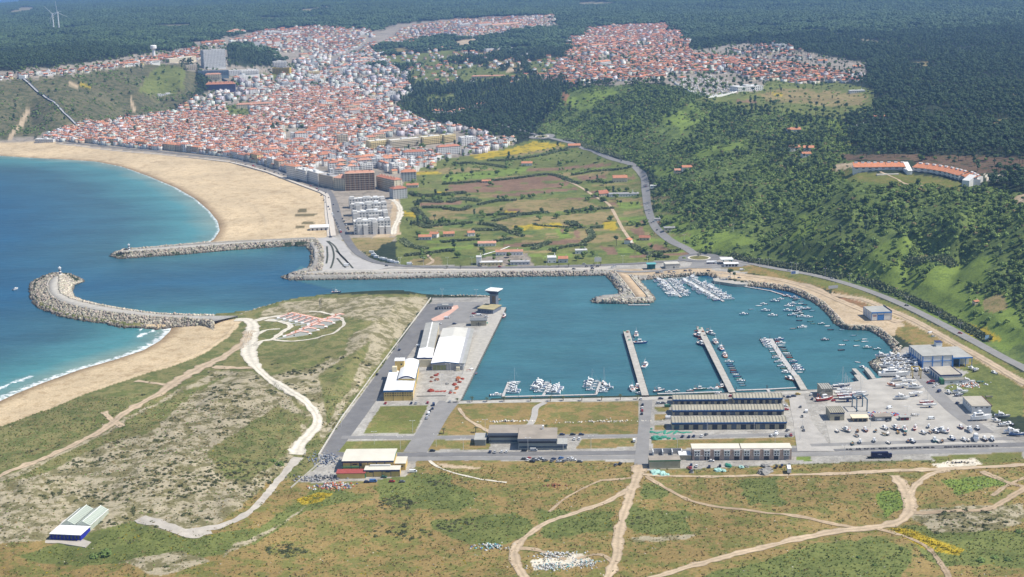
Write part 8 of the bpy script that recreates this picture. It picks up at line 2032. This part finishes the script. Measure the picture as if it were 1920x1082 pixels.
def crown_mesh(kind,seed):
    mb = MB(); r = random.Random(seed)
    if kind == 'pine':
        for k in range(5):
            a = r.uniform(0,6.28); q = r.uniform(.2,2.0); c = (q*math.cos(a),q*math.sin(a),7.6 + r.uniform(-.6,1.4))
            mb.blob((c[0],c[1],c[2] - .5),1.5,1.5,1.0,seed + k,6,3,.3); leaves(mb,c,2.2,2.2,1.5,26,.75,seed*7 + k)
    elif kind == 'gum':
        for k in range(6):
            a = r.uniform(0,6.28); q = r.uniform(.2,1.5); c = (q*math.cos(a),q*math.sin(a),5.0 + k*1.25)
            mb.blob((c[0],c[1],c[2] - .6),1.3,1.3,1.3,seed + k,6,3,.3); leaves(mb,c,1.9,1.9,1.7,20,.75,seed*7 + k)
    else:
        for k in range(6):
            a = r.uniform(0,6.28); q = r.uniform(.3,2.2); c = (q*math.cos(a),q*math.sin(a),3.4 + r.uniform(-.8,2.0))
            mb.blob((c[0],c[1],c[2] - .6),1.7,1.7,1.5,seed + k,6,3,.3); leaves(mb,c,2.3,2.3,2.0,24,.8,seed*7 + k)
    return mb
def trunk_mesh(kind,seed):
    mb = MB(); r = random.Random(seed)
    H = {'pine': 7.2,'gum': 9.5,'broad': 3.6}[kind]
    mb.tube((0,0,-1.2),(r.uniform(-.2,.2),r.uniform(-.2,.2),H),.26,.13,6)
    for k in range(3):
        a = r.uniform(0,6.28); z = H*r.uniform(.55,.85)
        mb.tube((0,0,z),(1.4*math.cos(a),1.4*math.sin(a),z + 1.5),.11,.05,4)
    return mb
KM = {'pine': L_PINE,'gum': L_GUM,'broad': L_BROAD}
TREE_V = {}
for kd in ('pine','gum','broad'):
    for sd in range(3):
        TREE_V[kd,sd] = (crown_mesh(kd,31*sd + len(kd)),trunk_mesh(kd,sd))
def proto_mesh(name,items):
    """one unlinked object from several MBs with materials, as a source for scattered masses"""
    V,F,M,mats = [],[],[],[]
    for mb,m in items:
        b = len(V); V += mb.v; F += [tuple(i + b for i in f) for f in mb.f]; M += [len(mats)]*len(mb.f); mats.append(m)
    me = bpy.data.meshes.new(name); me.from_pydata(V,[],F)
    for m in mats: me.materials.append(m)
    me.polygons.foreach_set('material_index',M); me.update()
    return bpy.data.objects.new(name,me)

def scatter(name,label,P,scl,idx,objs,rz=None,sz=None):
    n = len(P)
    if n == 0: return None
    me = bpy.data.meshes.new(name); me.vertices.add(n); me.vertices.foreach_set('co',np.asarray(P,np.float32).ravel())
    r = np.random.RandomState(n)
    rot = np.zeros((n,3),np.float32); rot[:,2] = r.uniform(0,6.28,n) if rz is None else rz
    a = me.attributes.new('rot','FLOAT_VECTOR','POINT'); a.data.foreach_set('vector',rot.ravel())
    s3 = np.repeat(np.asarray(scl,np.float32)[:,None],3,1);
    if sz is not None: s3[:,2] *= sz
    a = me.attributes.new('scl','FLOAT_VECTOR','POINT'); a.data.foreach_set('vector',s3.ravel())
    a = me.attributes.new('idx','INT','POINT'); a.data.foreach_set('value',np.asarray(idx,np.int32))
    o = link(name,me)
    ng = bpy.data.node_groups.new('scatter_' + name,'GeometryNodeTree')
    ng.interface.new_socket('Geometry',in_out='INPUT',socket_type='NodeSocketGeometry'); ng.interface.new_socket('Geometry',in_out='OUTPUT',socket_type='NodeSocketGeometry')
    N,L = ng.nodes,ng.links
    gi,go = N.new('NodeGroupInput'),N.new('NodeGroupOutput')
    ip = N.new('GeometryNodeInstanceOnPoints'); jn = N.new('GeometryNodeJoinGeometry')
    for ob in reversed(objs):
        oi = N.new('GeometryNodeObjectInfo'); oi.inputs['Object'].default_value = ob; oi.inputs['As Instance'].default_value = True
        L.new(oi.outputs['Geometry'],jn.inputs[0])
    def na(nm,t):
        q = N.new('GeometryNodeInputNamedAttribute'); q.data_type = t; q.inputs['Name'].default_value = nm; return q.outputs['Attribute']
    L.new(gi.outputs[0],ip.inputs['Points']); L.new(jn.outputs[0],ip.inputs['Instance']); ip.inputs['Pick Instance'].default_value = True
    L.new(na('idx','INT'),ip.inputs['Instance Index']); L.new(na('rot','FLOAT_VECTOR'),ip.inputs['Rotation']); L.new(na('scl','FLOAT_VECTOR'),ip.inputs['Scale'])
    L.new(ip.outputs[0],go.inputs[0])
    md = o.modifiers.new('scatter','NODES'); md.node_group = ng
    return setp(o,label,kind='stuff')

T_OBJ = {k: proto_mesh('tree_source',[(c,KM[k[0]]),(t,M_BARK)]) for k,(c,t) in TREE_V.items()}
def shrub_src(m,seed,rx=1.3,rz=.9,n=34,size=.45):
    mb = MB(); mb.blob((0,0,-.1),rx*.7,rx*.7,rz*.75,seed,6,3,.35); leaves(mb,(0,0,.1),rx,rx,rz,n,size,seed,.6)
    return proto_mesh('shrub_source',[(mb,m)])
S_OBJ = [shrub_src(L_SHRUB,1),shrub_src(L_BROAD,2,1.5,1.3),shrub_src(L_DRY,3,1.2,.8),shrub_src(L_SHRUB,4,1.7,1.0)]
def tuft_src(m,seed,h=.7,n=9,sp=.6):
    mb = MB(); r = random.Random(seed)
    for k in range(n):
        a = r.uniform(0,6.28); x,y = r.gauss(0,sp*.6),r.gauss(0,sp*.6); w = r.uniform(.12,.3); hh = h*r.uniform(.5,1.2); lx,ly = r.uniform(-.3,.3),r.uniform(-.3,.3)
        mb.add([(x - w*math.cos(a),y - w*math.sin(a),-.1),(x + w*math.cos(a),y + w*math.sin(a),-.1),(x + lx + w*.5*math.cos(a),y + ly + w*.5*math.sin(a),hh),(x + lx - w*.5*math.cos(a),y + ly,hh)],[(0,1,2,3)])
    return proto_mesh('tuft_source',[(mb,m)])
def stone_src(seed):
    mb = MB().blob((0,0,0),.5,.4,.3,seed,6,2,.3); return proto_mesh('stone_source',[(mb,L_PALE)])
G_OBJ = [tuft_src(L_GRASS,1),tuft_src(L_STRAW,2),shrub_src(L_BUSH,5,.8,.5,22,.3),tuft_src(L_YEL,3,.5),shrub_src(L_SHRUB,6,.8,.6,22,.3),stone_src(2)]
B_OBJ = [shrub_src(L_BUSH,7,1.3,.6,30,.4),shrub_src(L_BUSH,8,1.7,.7,36,.45),shrub_src(L_DRY,9,1.0,.5,26,.35)]
C = {n: i for i,n in enumerate(CNAMES)}
def jitter_grid(sp,y0,y1,seed,x0=-1e9,x1=1e9):
    r = np.random.RandomState(seed); xs = []
    t = math.tan(math.radians(23))
    Yv = np.arange(y0,y1,sp)
    out = []
    for y in Yv:
        a,b = max(-y*t,x0),min(y*t,x1)
        if b > a:
            x = np.arange(a,b,sp); out.append(np.stack([x,np.full(len(x),y)],1))
    P = np.vstack(out) + r.uniform(-sp*.48,sp*.48,(sum(map(len,out)),2))
    return P[:,0],P[:,1],r
BUILT = [np.array(p,float) for p in ([(1590,300),(1720,300),(1850,325),(1850,352),(1800,352),(1740,338),(1590,332)],)]
ROADL = [np.array(p,float) for p in ([(1338,482),(1450,503),(1580,530),(1700,575),(1820,637),(1940,702)],[(1305,478),(1255,450),(1228,425),(1216,395),(1211,360),(1206,330),(1165,303),(1090,276),(1030,258)])]
def vis(X,Y,Z,tol=3.0):
    """True where the place can be seen over the ground in front of it"""
    ok = np.ones(len(X),bool)
    for t in np.linspace(.35,.985,26):
        ok &= ground(X*t,Y*t) < CAMH + (Z + 9 - CAMH)*t + tol
    return ok
def place_ok(X,Y,Z):
    px,py,_ = project(np.stack([X,Y,Z],1))
    m = (px > -120) & (px < 2040) & (py > -60) & (py < 1180)
    for b_ in BUILT: m &= ~inside(px,py,b_)
    for l_ in ROADL: m &= seg_dist(px,py,l_) > 9
    m &= ~inside(px,py,[(1335,495),(1420,500),(1600,545),(1760,620),(1920,705),(1920,860),(1500,860),(1560,600),(1400,535)])
    m &= ~((px < 760) & (py > 256) & (Y > 1300)) & ~((py > 497) & (px < 1345) & (Y > 1210))
    return m,px,py

# trees of the woods and hillsides
X,Y,r = jitter_grid(6.2,1250,4300,3)
cl = cover_at(X,Y); Z = ground(X,Y)
nz = fbm(X/70,Y/70,13); nz2 = vnoise(X/24,Y/24,14)
pr = np.zeros(len(X))
pr[cl == C['farforest']] = np.clip(.15 + (fbm(X/130,Y/130,15) - .3)*3.2,.25,.88)[cl == C['farforest']]; pr[cl == C['forest']] = np.clip(.1 + (fbm(X/90,Y/90,16) - .3)*3.0,.12,.85)[cl == C['forest']]
hillm = cl == C['hill']
pr[hillm] = np.clip((nz[hillm] - .49)*5.0,0,.7)*(.3 + .7*nz2[hillm]); pr[cl == C['lime']] = .03; pr[cl == C['green']] = .03; pr[cl == C['cliff']] = .02; pr[cl == C['pinefloor']] = .10; pr[cl == C['town']] = .06; pr[cl == C['straw']] = .01
m0,px,py = place_ok(X,Y,Z)
# woods that the photograph shows as solid patches on the slopes
for poly in ([(1470,225),(1555,200),(1590,235),(1545,262),(1560,325),(1480,335),(1420,310),(1440,260)],[(1100,240),(1200,175),(1290,165),(1260,215),(1190,250),(1120,262)],[(1240,270),(1330,225),(1340,260),(1270,295)],[(1560,335),(1640,350),(1800,360),(1930,360),(1930,430),(1800,450),(1640,440),(1560,420),(1500,380)],[(1380,400),(1500,370),(1620,430),(1620,490),(1560,500),(1430,470)],[(1850,470),(1940,440),(1940,560),(1860,540)],[(1265,420),(1330,350),(1420,330),(1400,400),(1330,440)],[(1690,505),(1740,500),(1745,540),(1700,545)]):
    q = inside(px + (nz2 - .5)*26,py + (nz - .5)*30,poly) & (hillm | (cl == C['lime'])); pr[q] = np.maximum(pr[q],.32)
for poly in ([(1595,515),(1660,455),(1720,445),(1700,490),(1640,530)],[(1700,560),(1800,530),(1830,560),(1800,610),(1740,585)],[(1250,440),(1330,445),(1390,440),(1380,470),(1290,464)],[(1745,470),(1850,470),(1850,530),(1760,530)],[(1690,550),(1800,540),(1930,590),(1930,680),(1800,620)]):
    pr[inside(px,py,poly)] *= .12
m = m0 & (r.uniform(0,1,len(X)) < pr) & (Z > 2.5)
X,Y,Z,cl,px,py = (a[m] for a in (X,Y,Z,cl,px,py))
m = vis(X,Y,Z); X,Y,Z,cl,px,py = (a[m] for a in (X,Y,Z,cl,px,py))
kind = np.where(cl == C['farforest'],0,np.where(cl == C['forest'],1,2)); kind = np.where((px > 1380) & (py < 330) & (cl != C['forest']),0,kind)
rr = np.random.RandomState(77); swap = rr.uniform(0,1,len(X)) < .22; kind = np.where(swap,rr.randint(0,3,len(X)),kind)
sc = rr.uniform(.5,1.3,len(X))*np.where(kind == 2,.95,1.0)*np.where((cl == C['hill']),.85,1.0)
print('trees',len(X))
order = np.argsort(Y/(sc + .3))
KN = ['pine','gum','broad']; TN = ['pine_tree','gum_tree','broadleaf_tree']
one = np.zeros(len(X),bool); cnt = [0,0,0]
for i in order:
    if 0 < px[i] < 1915 and cnt[kind[i]] < (140,120,230)[kind[i]] and Y[i] < 2300:
        one[i] = True; cnt[kind[i]] += 1
tp = {}
for k,(c,t) in TREE_V.items():
    ro = empty(TN[KN.index(k[0])],(0,0,-700)); c.build('crown',KM[k[0]],ro); t.build('trunk',M_BARK,ro); tp[k] = Proto(ro)
def where_tree(x,y):
    if y < 345 and x > 1700: return 'behind the right wing of the crescent hotel'
    if y < 345: return 'behind the left wing of the crescent hotel' if x > 1540 else 'high under the hilltop village'
    if x < 1300: return 'beside the valley road'
    if x < 1500: return 'above the filling station'
    return 'below the crescent hotel' if y < 470 else 'above the coast road bend'
for i in np.nonzero(one)[0]:
    k = (KN[kind[i]],int(rr.randint(3))); s = float(sc[i]); look = ['dense','lopsided','ragged'][k[1]] + ' ' + ('little' if s < .62 else 'small' if s < .75 else 'middling' if s < .9 else 'tall' if s < 1.05 else 'towering')
    tp[k].put((X[i],Y[i],Z[i] - .2),float(rr.uniform(0,6)),f'{look} {KN[kind[i]].replace("broad", "broadleaf")} tree {where_tree(px[i], py[i])}','trees on the hillside',(s,s,s*float(rr.uniform(.9,1.15))),'tree')
for q in tp.values():
    if not q.used:
        for c,gs in q.kids: bpy.data.objects.remove(c)
        bpy.data.objects.remove(q.root)
rest = ~one
objs = [T_OBJ[k,s] for k in KN for s in range(3)]
scatter('woodland','pine, gum and broadleaf woods on hills and plateau',np.stack([X,Y,Z - .2],1)[rest],sc[rest]*1.05,(kind*3 + rr.randint(0,3,len(X)))[rest],objs,None,rr.uniform(.9,1.15,rest.sum()))
# far forest: stands of trees placed stand by stand
def stand(seed):
    mb = MB(); tr = MB(); r = random.Random(seed)
    for k in range(26):
        x,y = r.uniform(-30,30),r.uniform(-30,30); s = r.uniform(.8,1.35)
        for j in range(2):
            mb.blob((x + r.uniform(-2,2),y + r.uniform(-2,2),5.5*s),4.2*s,4.2*s,4.6*s,seed*99 + k*2 + j,6,3,.4)
        leaves(mb,(x,y,7.0*s),4.4*s,4.4*s,3.4*s,9,1.6,seed*50 + k)
    return proto_mesh('stand_source',[(mb,L_PINE)])
X,Y,r = jitter_grid(48,4200,13000,9)
cl = cover_at(X,Y); Z = ground(X,Y); m0,px,py = place_ok(X,Y,Z)
m = m0 & ((cl == C['farforest']) | (cl == C['forest'])) & (Z > 3); X,Y,Z = X[m],Y[m],Z[m]
print('stands',len(X))
scatter('far_forest','endless dark pine forest fading towards the horizon',np.stack([X,Y,Z - 1],1),r.uniform(.85,1.2,len(X)),r.randint(0,4,len(X)),[stand(k) for k in range(4)])

# shrubs on hill and cliff
X,Y,r = jitter_grid(4.6,1230,3500,17)
cl = cover_at(X,Y); nz = fbm(X/45,Y/45,33)
pr = np.zeros(len(X)); hm = cl == C['hill']; pr[hm] = np.clip(.42 + (nz[hm] - .42)*3,.15,.9); pr[cl == C['cliff']] = np.clip((nz[cl == C['cliff']] - .45)*1.6,.02,.4); lm = cl == C['lime']; pr[lm] = np.clip((nz[lm] - .52)*2.5,.01,.4); pr[cl == C['green']] = .05; pr[cl == C['straw']] = .04; pr[cl == C['forest']] = .3
m = r.uniform(0,1,len(X)) < pr; X,Y = X[m],Y[m]; Z = ground(X,Y); m0,px,py = place_ok(X,Y,Z); m = m0 & (Z > 2.5) & ~((px > 700) & (px < 1215) & (py > 330)); X,Y,Z = X[m],Y[m],Z[m]; m = vis(X,Y,Z,0); X,Y,Z = X[m],Y[m],Z[m]
print('shrubs',len(X))
scatter('hill_scrub','low green scrub covering the hillside and the cliff',np.stack([X,Y,Z],1),r.uniform(.8,2.5,len(X)),r.choice(4,len(X),p=[.3,.35,.1,.25]),S_OBJ)
# dune bushes and foreground tufts
X,Y,r = jitter_grid(2.6,640,1500,23,-520,420)
cl = cover_at(X,Y); Z = ground(X,Y); m0,px,py = place_ok(X,Y,Z); nz = fbm(X/26,Y/26,51); n2 = vnoise(X/9,Y/9,52)
pr = np.zeros(len(X)); d = cl == C['dune']; pr[d] = np.clip((nz[d] - .42)*1.9,.02,.38)*(n2[d] > .42); g = cl == C['dunegrass']; pr[g] = np.clip((nz[g] - .55)*.6,0,.06)
f = (cl == C['field']) | (cl == C['green']); pr[f] = np.clip((nz[f] - .70)*1.0,0,.15)
for cx,cy,rx,ry,q in ((320,905,90,30,.35),(450,890,70,30,.35),(745,945,35,14,.8),(535,1032,40,12,.7),(860,985,40,16,.3),(840,905,40,10,.3),(750,1000,60,18,.2)):
    e = ((px - cx)/rx) ** 2 + ((py - cy)/ry) ** 2 < 1; pr[e] = np.maximum(pr[e],q)
m = m0 & (r.uniform(0,1,len(X)) < pr) & (Z > 3)
for t_ in ([(0,893),(60,868),(120,843),(190,808),(250,765),(335,712),(420,668),(468,620)],[(474,612),(468,665),(510,714),(575,755),(594,795),(562,835),(556,853)],[(560,858),(515,910),(455,968),(385,992),(300,984)],[(1202,872),(1178,940),(1160,1005),(1135,1095)],[(1186,915),(1080,962),(995,1000),(966,1050),(1000,1110)],[(1205,890),(1450,891),(1680,882),(1960,870)],[(1190,1098),(1400,1034),(1570,996),(1680,980),(1706,940),(1676,892)],[(1212,893),(1310,943),(1480,966),(1605,990)]):
    m &= seg_dist(px,py,np.array(t_,float)) > 8
X1,Y1,Z1 = X[m],Y[m],Z[m]
print('dune bushes',len(X1))
scatter('dune_scrub','dark low bushes dotted over the dunes and the field',np.stack([X1,Y1,Z1],1),r.uniform(.5,1.35,len(X1)),r.choice(3,len(X1),p=[.4,.35,.25]),B_OBJ,None,r.uniform(.7,1.2,len(X1)))
X,Y,r = jitter_grid(1.75,640,1120,29,-480,420)
cl = cover_at(X,Y); nz = fbm(X/16,Y/16,71); nb = fbm(X/34,Y/34,72)
den = np.zeros(len(X)); idx = np.zeros(len(X),int); u = r.uniform(0,1,len(X))
for nm,dd,probs in (('field',.34,(.36,.53,.0,.06,.01,.04)),('green',.5,(.80,.08,.0,.08,.03,.01)),('dunegrass',.4,(.46,.38,.06,.01,.08,.01)),('dune',.22,(.22,.38,.26,.0,.10,.04)),('lawn',.2,(.5,.4,0,.05,.05,0)),('lime',.8,(.6,.03,0,.15,.2,.02)),('yellow',.85,(.1,.05,0,.75,.1,0)),('pale',.35,(.1,.1,0,.1,0,.7))):
    k = cl == C[nm]; den[k] = dd; idx[k] = r.choice(6,k.sum(),p=probs)
m = (u < den*(.45 + 1.1*np.clip(nz - .1,0,1))); X,Y,idx = X[m],Y[m],idx[m]; Z = ground(X,Y); m0,px,py = place_ok(X,Y,Z); m = m0 & (Z > 2.5)
for t_,w_ in (([(0,893),(60,868),(120,843),(190,808),(250,765),(335,712),(420,668),(468,620)],8),([(474,600),(468,665),(510,714),(575,755),(594,795),(562,835),(556,853)],13),([(560,858),(515,910),(455,968),(385,992),(300,984),(262,972)],6),([(1202,872),(1178,940),(1160,1005),(1135,1095)],8),([(1186,915),(1080,962),(995,1000),(966,1050),(1000,1110)],6),([(1205,890),(1450,891),(1680,882),(1960,870)],4),([(1190,1098),(1400,1034),(1570,996),(1630,990),(1680,980),(1704,962),(1706,940),(1676,892)],8),([(1212,893),(1310,943),(1480,966),(1605,990)],4),([(1706,955),(1706,930),(1722,905),(1748,888)],7),([(1712,962),(1850,955),(1940,905)],5)):
    m &= seg_dist(px,py,np.array(t_,float)) > w_*(.75 + .35*vnoise(X/5,Y/5,91))
m &= ~inside(px,py,[(60,1022),(160,1030),(250,966),(225,940),(150,940)]) & ~inside(px,py,[(600,850),(810,556),(960,556),(870,740),(1560,720),(1700,640),(1920,780),(1920,846),(1560,868),(1200,868),(780,872),(770,908),(545,917)])
X,Y,Z,idx = X[m],Y[m],Z[m],idx[m]
print('tufts',len(X))
scatter('grass_tufts','grass tufts, dry straw, small shrubs and yellow flowers of the open ground',np.stack([X,Y,Z],1),r.uniform(.45,1.1,len(X)),idx,G_OBJ)

# reed hedges of the valley: each one its own
def reed_hedge(pts,wd,ht,lab,m=None,dens=.6):
    wd *= .95; ht *= .72; P = on_ground(*np.array(pts,float).T); L = smooth_line(P[:,:2],3)
    r = np.random.RandomState(int(pts[0][0]*7 + pts[0][1])); s = np.append(0,np.cumsum(np.linalg.norm(np.diff(L,axis=0),axis=1))); n = int(s[-1]*wd*dens)
    t = r.uniform(0,s[-1],n); x = np.interp(t,s,L[:,0]); y = np.interp(t,s,L[:,1]); T = np.gradient(L,axis=0); T /= np.linalg.norm(T,axis=1)[:,None]; nx = np.interp(t,s,-T[:,1]); ny = np.interp(t,s,T[:,0])
    o_ = r.uniform(-.5,.5,n); x = x + nx*o_*wd; y = y + ny*o_*wd; z = ground(x,y)
    c0 = Vector((float(L[0,0]),float(L[0,1]),G1(*L[0]))); V = []; k = 0; a = r.uniform(0,3.14,(n,3)); h = ht*r.uniform(.6,1.15,n)*(1 - .5*np.abs(o_)); q = r.uniform(.5,1.1,n)
    for j in range(3):
        dx,dy = np.cos(a[:,j])*q,np.sin(a[:,j])*q; lx,ly = r.uniform(-1.6,1.6,n),r.uniform(-1.6,1.6,n)
        V.append(np.stack([np.stack([x - dx,y - dy,z - .3],1),np.stack([x + dx,y + dy,z - .3],1),np.stack([x + dx*.8 + lx,y + dy*.8 + ly,z + h],1),np.stack([x - dx*.8 + lx,y - dy*.8 + ly,z + h*.9],1)],1))
    V = np.concatenate(V).reshape(-1,3) - np.array(c0); F = np.arange(len(V)).reshape(-1,4)
    ro = empty('reed_hedge',c0,0,lab,'hedge','reed hedges of the valley'); q_ = link('reed_blades',np_mesh('reed_blades',V,F,m or L_REED),ro); q_['kind'] = 'stuff'
RH = 'dense grey green reed hedge '
for pts,wd,ht,lab in (([(770,362),(790,368),(830,366),(872,362)],12,5,'behind the grey stepped block'),([(776,380),(800,378),(830,380)],9,4.5,'beside the building site road'),([(842,380),(865,374),(900,378)],12,5,'shaped like a knot in the middle field'),([(897,385),(930,378),(968,376)],9,4.5,'with a blunt end in the middle field'),([(775,392),(785,400),(795,412),(808,420)],10,5,'running diagonally through the near fields'),([(792,390),(830,390),(862,395),(880,388)],9,4.5,'crossing below the knot shaped one'),([(776,418),(795,425),(806,428)],9,4.5,'left of the orange farm'),([(806,425),(850,421),(884,418)],8,4.5,'behind the orange farmhouses'),([(900,420),(935,425),(938,431),(885,432)],10,4.5,'with a hooked end beside the yellow field'),([(912,404),(940,403),(1000,402)],7,4,'straddling the ochre meadow'),([(925,415),(960,407),(1000,400),(1027,399)],8,4,'rising towards the brown strips'),([(830,346),(860,344),(900,341)],7,4.5,'above the ploughed strips'),([(900,341),(960,336),(1020,328),(1046,330)],7,4.5,'along the top of the ploughed strips'),([(858,308),(880,306),(920,310),(950,315)],9,4.5,'beside the white field house'),([(915,302),(960,300),(1010,293),(1050,283),(1066,282)],8,4.5,'below the yellow mustard field'),([(1046,330),(1075,342),(1090,344)],9,4,'beside the start of the farm track'),([(1072,329),(1110,322),(1160,318),(1185,312)],7,4,'between the upper strips and the villa'),([(1100,339),(1130,342),(1150,343)],5,3,'in front of the cream villa'),([(1060,398),(1100,394),(1150,391)],8,4.5,'across the ochre meadow to the farm track'),([(948,432),(962,438),(982,444)],6,4,'slanting beside the yellow field'),([(980,462),(1010,460),(1030,455),(1000,468)],8,4,'above the white farm range'),([(1030,470),(1070,462),(1100,460)],7,4,'behind the white roofed barn'),([(760,480),(790,477),(830,472),(850,470)],8,4.5,'behind the sandy drive'),([(755,450),(770,462),(800,468)],9,4.5,'around the orange farm yard'),([(830,455),(860,452),(900,450)],7,4,'in front of the lone cottage'),([(1185,460),(1200,470),(1225,480),(1250,484)],8,4.5,'running down to the seafront road'),([(1215,475),(1245,473),(1275,470)],6,4,'below the brown plot at the road bend'),([(890,460),(930,453),(960,448)],6,4,'above the walled lane'),([(1000,420),(1020,424),(1100,428)],5,3,'with gaps in the yellow meadow'),([(1105,428),(1130,426)],8,4,'short and thick beside the farm track'),([(1062,418),(1080,424),(1075,418)],9,5,'clump round the little shed'),([(1095,455),(1110,445),(1105,432)],9,4.5,'curving above the market gardens'),([(1370,480),(1420,492),(1470,500),(1520,508),(1580,522)],12,5,'along the inland side of the coast road'),([(1605,524),(1665,542),(1725,569),(1795,606),(1855,639)],8,4,'lining the upper edge of the coast road bend'),([(1700,490),(1760,485),(1790,500)],12,4,'in the hollow of the hillside'),([(1060,262),(1090,270),(1130,284),(1170,298)],8,5,'dark along the valley road verge')):
    reed_hedge(pts,wd,ht,RH + lab)
# yellow broom in the right foreground
for x,y,s in [(1680 + 9*k,994 + 3.2*k + rng.uniform(-3,3),rng.uniform(1.0,1.8)) for k in range(14)] + [(560 + 5*k,940 - k*1.2 + rng.uniform(-3,3),rng.uniform(.7,1.2)) for k in range(12)]:
    p = W(x,y); ro = empty('broom_bush',p,rng.uniform(0,6),'yellow flowering broom bush ' + ('along the thin track' if x > 1000 else 'below the ochre works yard'),'bush','yellow broom bushes',(s,s,s))
    if 'BROOM' not in globals():
        mb = MB().blob((0,0,-.1),1.1,1.1,.9,3,7,3,.3); leaves(mb,(0,0,.2),1.4,1.4,1.0,40,.35,3); BROOM = mb.mesh('foliage',L_YEL)
    link('foliage',BROOM,ro)
GB = leaves(MB().blob((0,0,-.1),1.5,1.5,1.2,6,7,3,.3),(0,0,.3),1.9,1.9,1.5,60,.45,9).mesh('foliage',L_BROAD)
for x,y,s in ((198,1040,2.4),(176,1045,1.6),(1840,1052,1.5),(1865,1046,1.2),(1890,1050,1.3),(1610,1045,1.0),(1690,1030,.9),(1640,1060,.9),(1910,998,1.4),(1025,862+40,1.0),(524,872,2.0),(512,865,1.3)):
    ro = empty('bush',W(x,y),rng.uniform(0,6),'rounded dark green bush standing in the rough grass','bush','bushes in the rough grass',(s,s,s*.8)); link('foliage',GB,ro)
# ------------------------------------------------------------------ the air: one even, closed volume round everything
def haze(density,col):
    mb = MB().box(-16000,16000,-400,30000,-6,360)
    m = bpy.data.materials.new('haze'); m.use_nodes = True
    N = m.node_tree.nodes; N.clear()
    o = N.new('ShaderNodeOutputMaterial'); v = N.new('ShaderNodeVolumePrincipled')
    v.inputs['Color'].default_value = (*col,1); v.inputs['Density'].default_value = density; v.inputs['Anisotropy'].default_value = 0.2
    m.node_tree.links.new(v.outputs[0],o.inputs['Volume'])
    ob = mb.build('haze',m)
    setp(ob,'thin bluish summer haze over the whole coast',kind='stuff')
haze(6.4e-5,(.29,.54,1.0))
